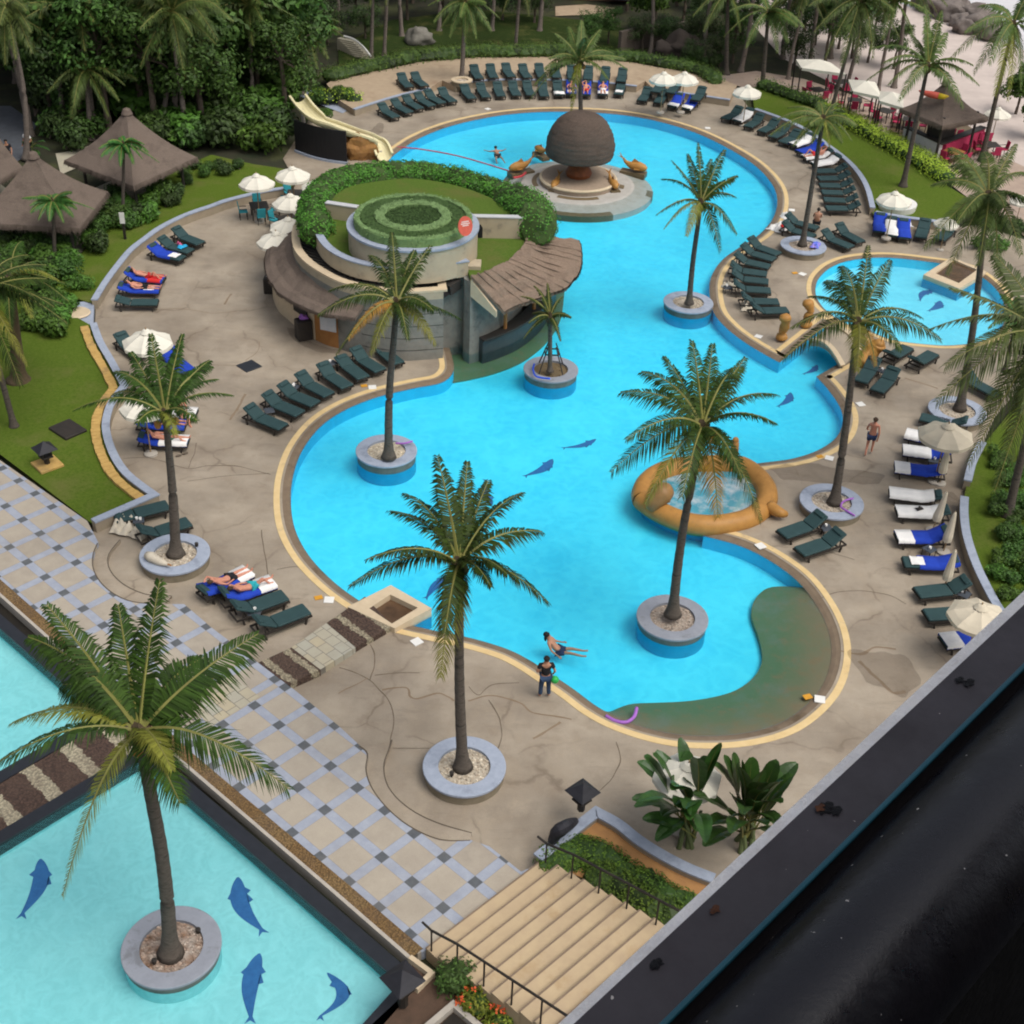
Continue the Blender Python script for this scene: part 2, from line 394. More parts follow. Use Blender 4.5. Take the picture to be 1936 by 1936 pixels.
m_lawn = mat_grass('lawn', (.075, .125, .012), (.115, .165, .022))
m_turf = mat_grass('terrace_turf', (.075, .13, .018), (.11, .17, .03), (.16, .13, .05))
m_sand = mat('sand', (.56, .48, .43), .9, (.46, .39, .35), sc=.7, world=True, bump=.2)
m_gravelwalk = mat('upper_terrace_paving', (.40, .31, .21), .85, (.33, .25, .17), sc=2, world=True, bump=.2, col3=(.28, .2, .13), amt3=.55)
m_cream = mat('cream_stone', (.66, .50, .26), .6, (.58, .42, .20), sc=2.5, world=True, bump=.1, col3=(.42, .32, .2), sc3=1.2, amt3=.6)
m_rim = mat('brown_pebble_rim', (.20, .15, .10), .55, (.15, .11, .075), sc=3, world=True, bump=.2, col3=(.10, .07, .04), amt3=.58)
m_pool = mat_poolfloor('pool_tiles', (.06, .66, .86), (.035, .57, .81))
m_poolwall = mat('pool_wall_tiles', (.025, .52, .77), .5, (.02, .46, .70), sc=2, world=True)
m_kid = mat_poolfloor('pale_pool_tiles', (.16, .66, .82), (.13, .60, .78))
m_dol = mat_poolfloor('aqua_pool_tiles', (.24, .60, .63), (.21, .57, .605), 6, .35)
m_subm = mat('submerged_shade_blue', (.012, .33, .54), .5, (.01, .28, .47), sc=2, world=True)  # deeper blue paints in the shadow and reflection below the water line
m_water = mat_water('water_surface', (.93, .99, 1.0))
m_waterk = mat_water('water_surface_pale', (.97, 1, 1), 2.2, .7)
m_cope = mat('bluegrey_coping', (.33, .37, .45), .7, (.27, .31, .38), sc=5, world=True, bump=.1, col3=(.22, .25, .31), sc3=1.5, amt3=.55)
m_wallface = mat('beige_wall_render', (.33, .28, .20), .85, (.27, .22, .16), sc=2, world=True)
m_gold = mat('golden_sandstone', (.52, .34, .11), .8, (.42, .26, .08), sc=3, world=True, bump=.3, col3=(.3, .2, .08), amt3=.55)
m_orange = mat('orange_soil', (.42, .22, .08), .9, (.33, .17, .07), sc=3, world=True, bump=.3)
m_tiles = mat_tiles()
m_step = mat('step_stone', (.47, .36, .22), .75, (.40, .30, .19), sc=1.8, world=True, bump=.08, col3=(.38, .27, .15), sc3=.8, amt3=.56)
m_granite = mat('black_granite', (.011, .013, .017), .4, (.018, .02, .026), sc=4, world=True, spec=.5)
m_dark = mat('dark_gutter', (.012, .010, .008), .7, (.02, .016, .01), sc=3, world=True)
m_goldgrav = mat_stripes('gold_gravel', (.29, .18, .07), (.24, .14, .05), A_ANG, (0, 0), 3, .5, 16)
m_edge = mat('grey_edge_stone', (.42, .38, .32), .8, (.34, .31, .27), sc=3, world=True)
# ================================================================== OUTLINES
def loop(f, L, z, n=6, corners=()):
    P = pts(f, L, z); P = catmull(P, n, True, corners)
    return P if area(P) > 0 else P[::-1]
WZ, FZ = -.06, -.66
POOLPX = [(735, 300), (757, 283), (790, 262), (835, 243), (885, 229), (950, 217), (1020, 211), (1100, 211), (1180, 217), (1250, 230), (1320, 252), (1385, 284), (1430, 314),
 (1460, 347), (1470, 377), (1463, 410), (1438, 441), (1400, 466), (1366, 491), (1346, 521), (1342, 552), (1350, 590), (1375, 620), (1410, 647), (1448, 670), (1474, 684),
 (1560, 615), (1640, 655), (1572, 695), (1544, 711), (1566, 735), (1589, 769), (1594, 797), (1582, 826), (1548, 850), (1500, 866), (1450, 873), (1410, 878),
 (1380, 940), (1330, 1012), (1352, 1017), (1400, 1031), (1450, 1055), (1505, 1094), (1542, 1140), (1566, 1190), (1572, 1240), (1557, 1292), (1520, 1336), (1470, 1368), (1400, 1386), (1320, 1390),
 (1250, 1382), (1180, 1361), (1130, 1336), (1085, 1303), (1045, 1276), (1000, 1247), (960, 1227), (910, 1211), (865, 1200), (815, 1190), (740, 1170), (668, 1128), (621, 1091), (582, 1048),
 (557, 1000), (549, 950), (553, 900), (571, 850), (606, 805), (652, 774), (712, 750), (782, 733), (835, 722), (857, 700), (853, 668), (838, 620), (800, 520), (762, 440), (738, 370)]
ci = {POOLPX.index(p) for p in [(1474, 684), (1560, 615), (1640, 655), (1544, 711), (1410, 878), (1330, 1012), (853, 668), (735, 300)]}
pool = loop(None, POOLPX, WZ, 5, ci)
KIDPX = [ZF(*p) for p in [(745, 470), (775, 420), (830, 375), (920, 340), (1050, 322), (1200, 322), (1400, 345), (1560, 370), (1680, 420), (1790, 520), (1830, 640), (1790, 740), (1680, 800), (1500, 822), (1330, 812), (1180, 790), (1060, 745), (960, 715), (870, 670), (790, 610), (745, 540)]]
kid = loop(None, KIDPX, WZ, 5)
DZ = .25
dp1 = pts(None, [(270, 1436), (756, 1861), (640, 1990), (200, 2300), (-500, 2050), (-330, 1800), (0, 1599)], DZ)
dp2 = pts(None, [(-200, 1015), (185, 1353), (0, 1461), (-160, 1560), (-500, 1400)], DZ)
if area(dp1) < 0: dp1 = dp1[::-1]
if area(dp2) < 0: dp2 = dp2[::-1]
# ================================================================== GROUND
g = MB(); big = [V(-600, -300), V(600, -300), V(600, 900), V(-600, 900)]
poolhole = offset(pool, .30); kidhole = offset(kid, .28)
g.sheet([big, poolhole[::-1], kidhole[::-1], offset(dp1, .1)[::-1], offset(dp2, .1)[::-1]], -.05)
tag(g.obj('ground', m_soil), 'dark planted soil under the garden trees and shrubs', 'ground', kind='structure')

W1 = catmull(pts(None, [(176, 984), (291, 934), (239, 894), (212, 852), (200, 808), (205, 774), (216, 752), (235, 728), (212, 685), (189, 645), (176, 610)], .5), 5, False, {1, 7})
W2 = catmull(pts(None, [(178, 566), (199, 532), (225, 497), (248, 470), (275, 449), (298, 432), (331, 414), (364, 400), (400, 388), (431, 377), (497, 361), (549, 353)], .5), 5)
T1 = catmull(pts(None, [(669, 206), (745, 182), (812, 166)], .45), 5)
T1b = catmull(pts(None, [(860, 162), (891, 154), (945, 150), (1007, 150), (1080, 151), (1140, 155), (1204, 162)], .45), 5)
T2w = catmull(pts(None, [(1234, 166), (1306, 177), (1340, 182), (1380, 188)], .45), 5)
R1 = catmull(pts(None, [(1428, 205), (1465, 218), (1500, 232), (1535, 251), (1563, 272), (1590, 292), (1612, 312), (1630, 335), (1642, 360), (1650, 392)], .5), 5)
R2 = catmull(pts(None, [(1656, 400), (1700, 408), (1775, 418)], .5), 4)
R3 = catmull(pts(None, [(1858, 835), (1840, 870), (1830, 908)], .5), 5)
R4 = catmull(pts(None, [(1824, 938), (1823, 970), (1828, 1010), (1843, 1058), (1862, 1100), (1890, 1150), (1930, 1200)], .5), 5)
# deck outline (counter-clockwise or not, fixed by sheet)
dk_l = atz(W1, 0) + atz(W2, 0)
deck_px = pts(None, [(560, 345), (535, 300), (560, 262), (585, 225), (640, 206)], 0) + pts(None, [(640, 150), (720, 132), (800, 116), (900, 112), (1000, 108), (1100, 112), (1200, 120), (1300, 140), (1390, 168)], 0) \
  + atz(R1, 0) + atz(R2, 0) + pts(None, [(1850, 425), (1990, 470), (2100, 560), (2100, 700), (1930, 730), (1880, 790)], 0) + atz(R3, 0) + atz(R4, 0) + pts(None, [(2000, 1290), (1700, 1700), (1330, 1800), (900, 1800), (300, 1250), (150, 1000)], 0)
deck = dk_l + deck_px
g = MB(); g.sheet([deck, poolhole[::-1], kidhole[::-1]], 0)
tag(g.obj('pool_deck', m_deck), 'weathered beige concrete deck with cracks around the pools', 'deck', kind='structure')

# pool rims: cream band on the deck, brown pebble band dipping to the water
def rim(name, P, w1, w2, lab):
    a = offset(P, w1); b = offset(P, w1+w2)
    g = MB(); g.ribbon(atz(b, .014), atz(a, .014), 0, True); g.ribbon(atz(a, .014), atz(a, -.03), 0, True); g.ribbon(atz(b, .014), atz(b, -.03), 0, True)
    tag(g.obj('pool_edge', m_cream), lab, 'pool edge', kind='structure')
    g = MB(); g.ribbon(atz(offset(P, w1-.005), -.004), atz(offset(P, w1*.35), -.035), 0, True); g.ribbon(atz(offset(P, w1*.35), -.035), atz(offset(P, -.02), WZ-.03), 0, True)
    tag(g.obj('pool_margin', m_rim), 'brown pebble band sloping into the ' + lab.split(' of the ')[1], 'pool margin', kind='structure')
rim('main', pool, .40, .24, 'cream stone edge band of the large winding pool')
rim('kid', kid, .22, .24, 'cream stone edge band of the small round pool')
def basin(P, fz, wz, mf, mw, mwat, name, holes=()):
    g = MB(); g.sheet([P], fz); tag(g.obj('pool_floor', mf), f'painted floor of the {name}', 'pool floor', kind='structure')
    g = MB(); g.ribbon(atz(P, fz), atz(P, wz-.02), 0, True); tag(g.obj('pool_wall', mw), f'tiled side wall of the {name}', 'pool wall', kind='structure')
    g = MB(); g.sheet([offset(P, .01)], wz); tag(g.obj('water', mwat), f'clear water in the {name}', 'water', kind='structure')
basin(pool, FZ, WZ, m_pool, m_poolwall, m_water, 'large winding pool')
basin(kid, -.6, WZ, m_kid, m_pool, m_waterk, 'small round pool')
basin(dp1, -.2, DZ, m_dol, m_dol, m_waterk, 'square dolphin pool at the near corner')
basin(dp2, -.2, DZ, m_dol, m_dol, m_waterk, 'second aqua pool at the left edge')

# construction joints and stains of the deck, each with its own course
m_jl = mat('dark_deck_joint', (.10, .078, .055), .9, (.15, .115, .08), sc=2, world=True); m_js = mat('brown_deck_streak', (.20, .145, .095), .85, (.25, .19, .13), sc=1.5, world=True)
def joint(f, L, wd, m, z=.005):
    P = catmull(pts(f, L, 0), 6); P = [p + V(noise.noise(p*1.3)*.06, noise.noise(p*1.3+V(9, 0, 0))*.06) for p in P]
    k = len(P); A = []; B = []
    A = offset(P, wd/2, False); B = offset(P, -wd/2, False)
    A = [p+(a-p)*(.5+.9*abs(noise.noise(p*2.1))) for p, a in zip(P, A)]; B = [p+(b-p)*(.5+.9*abs(noise.noise(p*2.1+V(3, 0, 0)))) for p, b in zip(P, B)]
    g = MB(); g.ribbon(atz(A, z), atz(B, z)); tag(g.obj('deck_joint', m), 'thin dark joint or streak running across the concrete deck', 'joint', kind='structure')
for f, L, wd, m, z in [(ZI, [(0, 770), (90, 795), (175, 840), (255, 920), (295, 1010), (302, 1110), (285, 1215)], .045, m_jl, .005), (ZI, [(170, 838), (195, 770), (195, 690), (178, 640)], .045, m_jl, .0062), (ZI, [(200, 812), (330, 796), (450, 795)], .04, m_jl, .0074), (ZI, [(720, 870), (780, 920), (850, 865), (1000, 850)], .04, m_jl, .005),
    (ZI, [(245, 890), (370, 878), (400, 930), (450, 945), (540, 908), (600, 925), (640, 955)], .09, m_js, .009), (ZI, [(715, 950), (850, 925), (1000, 962), (1060, 1010), (1130, 1025), (1290, 1055)], .09, m_js, .0062), (ZI, [(1230, 1070), (1080, 1160)], .12, m_js, .0086), (ZI, [(830, 950), (885, 1040), (905, 1120), (890, 1190), (870, 1240)], .04, m_jl, .011), (ZI, [(300, 1215), (500, 1215)], .03, m_jl, .0122), (ZI, [(0, 915), (160, 825)], .05, m_js, .0134),
    (ZI, [(1540, 1180), (1560, 1290), (1500, 1400), (1400, 1480)], .035, m_jl, .005), (ZD, [(700, 1410), (820, 1405), (940, 1428), (1070, 1470), (1200, 1452), (1360, 1455), (1540, 1500)], .045, m_jl, .005), (ZD, [(1120, 1320), (1110, 1380), (1070, 1465)], .035, m_jl, .0062), (ZD, [(1400, 1040), (1360, 1120), (1310, 1190)], .16, m_js, .005), (ZD, [(880, 560), (1050, 555), (1220, 580), (1350, 570)], .06, m_js, .005), (ZD, [(1150, 870), (1350, 880)], .05, m_js, .0062), (ZD, [(1480, 740), (1470, 800), (1400, 850)], .05, m_js, .0074),
    (ZD, [(1280, 530), (1320, 470)], .14, m_js, .005), (ZH, [(1070, 1330-1200+20), (1300, 120), (1530, 105)], .04, m_jl, .005), (ZH, [(1490, 430), (1505, 520), (1520, 640), (1560, 800), (1640, 870)], .05, m_jl, .0062), (ZH, [(1580, 655), (1700, 640), (1780, 690)], .04, m_jl, .0074), (ZG, [(760, 1125), (870, 1085), (1000, 1080), (1150, 1100), (1260, 1150)], .04, m_jl, .005), (ZG, [(650, 700), (780, 830), (960, 900)], .04, m_jl, .0062), (ZG, [(880, 1420), (1000, 1440), (1090, 1400), (1200, 1410)], .12, m_js, .005), (ZG, [(990, 1480), (1100, 1580), (1180, 1660), (1260, 1650)], .16, m_js, .0062), (ZF, [(1250, 1010), (1440, 1070)], .14, m_js, .005)]:
    joint(f, L, wd, m, z)
m_damp = mat('damp_patch', (.13, .095, .065), .3, (.17, .125, .085), sc=1.2, world=True, spec=.5); m_damp.node_tree.nodes['Principled BSDF'].inputs['Alpha'].default_value = .24
for f, L, z in [(ZG, [(930, 1420), (1080, 1430), (1240, 1450), (1330, 1560), (1250, 1680), (1100, 1640), (1000, 1540)], .016), (ZG, [(480, 380), (700, 350), (900, 380), (1100, 400), (1100, 470), (880, 460), (600, 450)], .016), (ZG, [(1480, 540), (1560, 560), (1640, 900), (1600, 960), (1520, 800)], .016), (ZB, [(380, 770), (450, 720), (480, 700), (500, 740), (430, 800), (400, 800)], .016),
    (ZE, [(180, 1000), (260, 1090), (380, 1130), (560, 1150), (560, 1120), (380, 1100), (240, 1020)], .016)]:
    P = catmull(pts(f, L, 0), 6, True); P = [p + V(noise.noise(p*1.7)*.25, noise.noise(p*1.7+V(5, 0, 0))*.25) for p in P]
    g = MB(); g.sheet([P if area(P) > 0 else P[::-1]], z); tag(g.obj('damp_patch', m_damp), 'damp darker patch on the concrete deck', 'stain', kind='structure')
# shallow stained margins
def shelf(inner, outer, zi, zo, name, lab):
    A = resample(inner, 60); B = resample(outer, 60); g = MB(); rows = []
    for k in range(7): rows.append([V(*(A[i].lerp(B[i], k/6).xy), zi+(zo-zi)*k/6) for i in range(60)])
    for a, b in zip(rows, rows[1:]): g.ribbon(a, b)
    g.ribbon(rows[0], atz(rows[0], FZ))
    return tag(g.obj(name, mat_beach_), lab, 'pool margin', kind='structure')
mat_beach_ = mat_beach()
inn = catmull(pts(None, [(1512, 1108), (1482, 1106), (1450, 1110), (1427, 1132), (1421, 1162), (1434, 1200), (1442, 1240), (1430, 1272), (1400, 1298), (1360, 1313), (1300, 1323), (1240, 1326), (1190, 1329), (1150, 1345)], -.4), 5)
i0 = min(range(len(pool)), key=lambda i: (pool[i]-at(1516, 1104, WZ)).length); i1 = min(range(len(pool)), key=lambda i: (pool[i]-at(1138, 1341, WZ)).length)
seg = []; i = i0; st = -1 if (pool[(i0-1) % len(pool)]-at(1545, 1145, WZ)).length < (pool[(i0+1) % len(pool)]-at(1545, 1145, WZ)).length else 1
while i != i1: seg.append(pool[i]); i = (i+st) % len(pool)
seg.append(pool[i1])
shelf(inn, seg, -.46, WZ-.03, 'pool_margin', 'green and brown stained shallow beach at the near end of the pool')
inn2 = catmull(pts(ZE, [(1101, 1285), (1200, 1268), (1330, 1235), (1460, 1185), (1560, 1120), (1640, 1040), (1700, 930), (1720, 780)], -.5), 4)
out2 = catmull(pts(ZE, [(1085, 1180), (1080, 1120), (1080, 1060), (1150, 1000), (1250, 930), (1330, 860), (1400, 780), (1480, 700)], -.3), 4)
shelf(inn2, out2, -.6, -.45, 'pool_margin', 'dark green shallow shelf in front of the pool bar')

# lawns
lw = MB(); lw.sheet([atz(offset(W1, -.1, False) if False else W1, 0) + pts(None, [(60, 560), (-200, 560), (-300, 760), (-60, 850), (0, 868)], 0)], .28)
tag(lw.obj('lawn', m_lawn), 'clipped lawn sloping beside the curved blue-grey wall', 'lawn', kind='structure')
lw = MB(); lw.sheet([atz(W2, 0) + pts(None, [(560, 330), (480, 318), (400, 300), (330, 330), (200, 430), (100, 560)], 0)], .25)
tag(lw.obj('lawn', m_lawn), 'small lawn between the thatched huts and the curved wall', 'lawn', kind='structure')
lw = MB(); lw.sheet([atz(R1, 0) + atz(R2, 0) + pts(None, [(1860, 400), (1790, 358), (1740, 320), (1680, 285), (1610, 245), (1545, 208), (1470, 180), (1420, 170)], 0)], .22)
tag(lw.obj('lawn', m_lawn), 'bright green lawn between the right-hand wall and the clipped hedge', 'lawn', kind='structure')
lw = MB(); lw.sheet([atz(R3, 0) + atz(R4, 0) + pts(None, [(2250, 1300), (2300, 900), (2100, 760), (1930, 760)], 0)], .22)
tag(lw.obj('lawn', m_lawn), 'lawn behind the low wall at the right edge', 'lawn', kind='structure')
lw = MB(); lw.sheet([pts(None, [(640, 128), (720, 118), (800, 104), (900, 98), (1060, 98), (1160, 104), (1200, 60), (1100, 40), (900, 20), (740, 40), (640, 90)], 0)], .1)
tag(lw.obj('lawn', mat_grass('shade_lawn', (.022, .04, .008), (.035, .055, .012))), 'shaded lawn under the far palms behind the upper terrace', 'lawn', kind='structure')  # tree shade is put into this darker grass colour
# beach, promenade
bm_ = MB(); bm_.sheet([pts(None, [(1330, -60), (1480, 110), (1560, 150), (1700, 215), (1800, 330), (1860, 400), (2080, 480), (2600, 400), (2600, -150), (1700, -150)], 0)], -.02)
tag(bm_.obj('beach', m_sand), 'pale pinkish beach sand behind the bar', 'beach', kind='structure')
pm = MB(); pm.sheet([pts(None, [(1350, 145), (1430, 135), (1520, 150), (1640, 190), (1750, 235), (1880, 290), (1990, 340), (2060, 470), (1990, 480), (1870, 405), (1800, 352), (1740, 312), (1680, 278), (1610, 240), (1545, 205), (1470, 172), (1400, 165)], 0)], .03)
tag(pm.obj('promenade', mat('promenade_paving', (.40, .31, .24), .8, (.33, .25, .2), sc=1.5, world=True, col3=(.25, .22, .2), amt3=.55)), 'paved beach promenade with tables behind the hedge', 'path', kind='structure')
# surf line and sea
se = MB(); se.sheet([pts(None, [(1640, -20), (1760, 30), (1850, 60), (2000, 120), (2700, 200), (3500, -300), (1500, -330)], 0)], .0)
tag(se.obj('sea', mat('pale_sea', (.62, .60, .60), .25, (.7, .68, .68), sc=.6, world=True, bump=.3, spec=.5)), 'pale milky sea at the top right corner', 'sea', kind='structure')

# upper terrace behind the retaining wall
ut = MB(); ut.prism(atz(T1, 0) + pts(None, [(836, 163)], 0) + atz(T1b, 0) + pts(None, [(1219, 164)], 0) + atz(T2w, 0) + pts(None, [(1392, 172), (1330, 148), (1240, 130), (1150, 118), (1060, 108), (980, 106), (890, 110), (800, 113), (720, 130), (650, 148), (618, 170), (640, 200)], 0), 0, .42)
tag(ut.obj('upper_terrace', m_gravelwalk), 'sandy paved upper terrace with a second row of loungers', 'terrace', kind='structure')

def lowwall(P, lab, h=.5, wd=.32, name='low_wall'):
    t = thing(name, lab, 'wall')
    g = MB(); g.wall(P, wd*.8, -.03, h-.06); g.obj('wall_face', m_wallface, t)
    g = MB(); g.wall(P, wd, h-.06, h); g.obj('coping', m_cope, t)
    return t
lowwall(W1, 'curved low wall with blue-grey coping beside the left lawn')
lowwall(W2, 'long curved low wall with blue-grey coping below the thatched huts')
lowwall(T1, 'low retaining wall behind the left row of far loungers', .46, .25)
lowwall(T1b, 'low retaining wall between the two rows of loungers beyond the domed island', .46, .25)
lowwall(T2w, 'low retaining wall under the pair of far umbrellas', .46, .25)
lowwall(R1, 'curved low wall between the row of loungers and the right-hand lawn')
lowwall(R2, 'straight low wall behind the loungers above the small pool')
lowwall(R3, 'short low wall beside the beige umbrella at the right edge')
lowwall(R4, 'curved low wall behind the blue and white towelled loungers')
# golden blocks on the lawn side of W1
t = thing('stone_border', 'border of golden sandstone blocks set in the lawn beside the curved wall', 'border')
ob = offset(W1[5:], -.42, False)
if not (ob[20].x < W1[25].x): ob = offset(W1[5:], .42, False)
RS = resample(ob, 58)
for i in range(len(RS)-1):
    a, b = RS[i], RS[i+1]; c = (a+b)/2; d = b-a
    if d.length < .1: continue
    g = MB(); g.box(V(0, 0, 0), (d.length*.93, .36+U(-.04, .04), .13), math.atan2(d.y, d.x)+U(-.05, .05))
    g.obj('sandstone_block', m_gold, t, loc=(c.x, c.y, .34))

# ================================================================== TERRACE with tiles
TZ = .3
arcL = catmull(pts(None, [(186, 1026), (177, 1048), (177, 1073), (190, 1099), (216, 1122), (252, 1137), (305, 1142)], TZ), 4)
arcR = catmull(pts(None, [(681, 1410), (696, 1424), (693, 1454), (703, 1487), (730, 1524), (773, 1560), (831, 1586), (889, 1588)], TZ), 4)
terr = pts(None, [(-340, 640), (0, 870), (165, 985)], TZ) + arcL + pts(None, [(348, 1142), (398, 1185), (500, 1262), (560, 1307), (640, 1372)], TZ) + arcR + pts(None, [(925, 1600), (985, 1648), (1028, 1630), (814, 1793), (790, 1803), (770, 1790), (330, 1420), (83, 1188), (0, 1118), (-340, 830)], TZ)
hole_ok = MB(); hole_ok.prism(terr, -.02, TZ)
tag(hole_ok.obj('terrace', m_tiles), 'terrace of beige slabs in a blue-grey lattice with dark square insets', 'terrace', kind='structure')
m_riser_shade = mat('riser_shade_line', (.10, .08, .06), .9)  # dark lines painted along the curved steps for their shaded risers
def arcstep(A, B, lab):
    A = resample(A, 40); B = resample(B, 40)
    g = MB(); g.ribbon(atz(A, .15), atz(B, .15)); g.ribbon(atz(B, .15), atz(B, -.02))
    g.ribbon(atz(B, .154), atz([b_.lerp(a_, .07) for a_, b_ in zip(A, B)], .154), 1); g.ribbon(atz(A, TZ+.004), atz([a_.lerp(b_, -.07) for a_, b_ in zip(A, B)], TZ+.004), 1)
    tag(g.obj('step', [m_deck, m_riser_shade]), lab, 'step', kind='structure')
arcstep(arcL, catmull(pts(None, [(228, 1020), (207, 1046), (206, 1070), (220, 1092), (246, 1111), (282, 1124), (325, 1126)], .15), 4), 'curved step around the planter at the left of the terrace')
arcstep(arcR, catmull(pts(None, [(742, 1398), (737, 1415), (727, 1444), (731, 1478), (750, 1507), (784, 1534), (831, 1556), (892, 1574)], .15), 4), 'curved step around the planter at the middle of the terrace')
# slab and gravel path across the terrace (runs along DB)
m_slab = mat('pale_stone_slabs', (.40, .36, .27), .8, (.34, .32, .25), sc=2, world=True)
def slabmat():
    m, n, l, b = nm('pale_flagstones'); x, y, p = wpos(n, l, A_ANG, (O_T.x, O_T.y))
    bt = n.new('ShaderNodeTexBrick'); l.new(p, bt.inputs['Vector']); bt.inputs['Scale'].default_value = 1.0
    bt.inputs['Color1'].default_value = (.42, .36, .24, 1); bt.inputs['Color2'].default_value = (.36, .35, .29, 1); bt.inputs['Mortar'].default_value = (.14, .13, .11, 1)
    bt.inputs['Brick Width'].default_value = .46; bt.inputs['Row Height'].default_value = .4; bt.inputs['Mortar Size'].default_value = .012; bt.offset = .3
    c = mixn(n, l, rmp(n, l, noi(n, l, p, 3, 5), .4, .7, 0, .4), bt.outputs[0], (.3, .27, .2))
    l.new(c, b.inputs['Base Color']); return m
m_flag = slabmat()
PATHW = {}
def quadsheet(name, px, z, m, lab, cat, bottom=-.02):
    g = MB(); g.prism(pts(None, px, z), bottom, z); return tag(g.obj(name, m), lab, cat, kind='structure')
quadsheet('path', [(348, 1322), (438, 1276), (491, 1317), (398, 1374)], TZ+.012, m_flag, 'pale flagstone panel at the near end of the path', 'path')
quadsheet('path', [(551, 1224), (617, 1178), (672, 1224), (606, 1266)], TZ-.06, m_flag, 'pale flagstone panel next to the pool edge', 'path')
pa = at(441, 1274, TZ); pb = at(510, 1240, TZ)
m_str1 = mat_stripes('striped_gravel', (.11, .065, .045), (.46, .40, .27), math.atan2(DB.y, DB.x), (at(495, 1250, TZ).x, at(495, 1250, TZ).y), (.80), .3)
quadsheet('gravel_bed', [(440, 1275), (551, 1224), (606, 1266), (491, 1317)], TZ-.03, m_str1, 'brown gravel bed with pale pebble stripes across the path', 'gravel bed')
quadsheet('gravel_bed', [(617, 1178), (690, 1128), (742, 1183), (672, 1224)], TZ-.09, m_str1, 'brown gravel bed with pale pebble stripes beside the square basin', 'gravel bed')
quadsheet('gravel_bed', [(-260, 1607), (262, 1319), (345, 1375), (262, 1430), (-150, 1668)], TZ-.02, mat_stripes('striped_gravel_wide', (.105, .06, .042), (.52, .46, .32), math.atan2(DB.y, DB.x), (at(80, 1500, TZ).x, at(80, 1500, TZ).y), 1.28, .34),
          'brown gravel strip with pale pebble stripes between the two aqua pools', 'gravel bed')
# square basins
def basinbox(out, inn_, z, wz, lab, mw):
    t = thing('square_basin', lab, 'basin'); O = pts(None, out, z); I = pts(None, inn_, z)
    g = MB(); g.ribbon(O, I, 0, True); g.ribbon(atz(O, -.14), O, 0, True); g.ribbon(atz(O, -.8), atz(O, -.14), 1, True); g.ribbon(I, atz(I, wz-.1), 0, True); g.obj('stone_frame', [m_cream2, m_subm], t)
    g = MB(); g.sheet([I], wz); g.obj('still_water', mw, t)
    return t
m_cream2 = mat('pale_cream_frame', (.58, .47, .32), .7, (.5, .4, .27), sc=3, world=True)
m_murk = mat('murky_water', (.06, .035, .02), .12, (.12, .07, .04), sc=1.5, world=True, spec=.6, bump=.08)
basinbox([(657, 1147), (739, 1106), (816, 1150), (746, 1188)], [(698, 1150), (738, 1124), (790, 1149), (741, 1179)], .22, .0, 'square basin of brown water framed in cream stone at the pool edge', m_murk)
basinbox([ZF(*p) for p in [(1358, 420), (1520, 318), (1720, 405), (1562, 500)]], [ZF(*p) for p in [(1425, 412), (1530, 335), (1665, 392), (1560, 468)]], .1, .0, 'square basin of brown water jutting into the small round pool', m_murk)

# dolphin pool kerbs, gutter, gold gravel
def kerb(P, wd, z0, z1, m, lab, name='pool_kerb'):
    g = MB(); A = P; B = offset(P, wd)
    g.ribbon(atz(B, z1), atz(A, z1), 0, True); g.ribbon(atz(A, z1), atz(A, z0), 0, True); g.ribbon(atz(B, z0), atz(B, z1), 0, True)
    return tag(g.obj(name, m), lab, 'kerb', kind='structure')
kerb(dp1, .42, -.1, TZ+.02, m_granite, 'black granite kerb around the near dolphin pool')
kerb(dp2, .42, -.1, TZ+.021, m_granite, 'black granite kerb around the pool at the left edge')
def strip(px1, px2, z, name, m, lab, cat):
    g = MB(); g.ribbon(pts(None, px1, z), pts(None, px2, z)); return tag(g.obj(name, m), lab, cat, kind='structure')
strip([(-200, 1003), (280, 1413), (420, 1525), (790, 1838)], [(-200, 960), (345, 1432), (440, 1512), (800, 1822)], .0, 'gutter', m_dark, 'deep dark gutter between the black kerb and the terrace', 'gutter')
ge = MB(); P = pts(None, [(0, 1126), (83, 1200), (338, 1437), (636, 1692), (776, 1814)], TZ); d0 = P[0]-P[1]; P = [P[0]+d0.normalized()*9] + P
ge.wall(P, .1, -.1, TZ+.06); tag(ge.obj('kerb', m_edge), 'thin grey stone edging of the gold gravel strip', 'kerb', kind='structure')
A = offset(P, .06, False); B = offset(P, .44, False)
if (A[2]-at(60, 1210, TZ)).length < (P[2]-at(60, 1210, TZ)).length: A = offset(P, -.06, False); B = offset(P, -.44, False)
ge = MB(); ge.ribbon(atz(A, TZ+.03), atz(B, TZ+.03)); ge.ribbon(atz(B, TZ+.03), atz(B, 0)); tag(ge.obj('gravel_strip', m_goldgrav), 'narrow strip of golden gravel along the terrace edge', 'gravel', kind='structure')

m_nose_shade = mat('nosing_shade', (.17, .125, .085), .8, (.22, .16, .11), sc=3, world=True)  # dark strip paints the shadow line at each tread edge
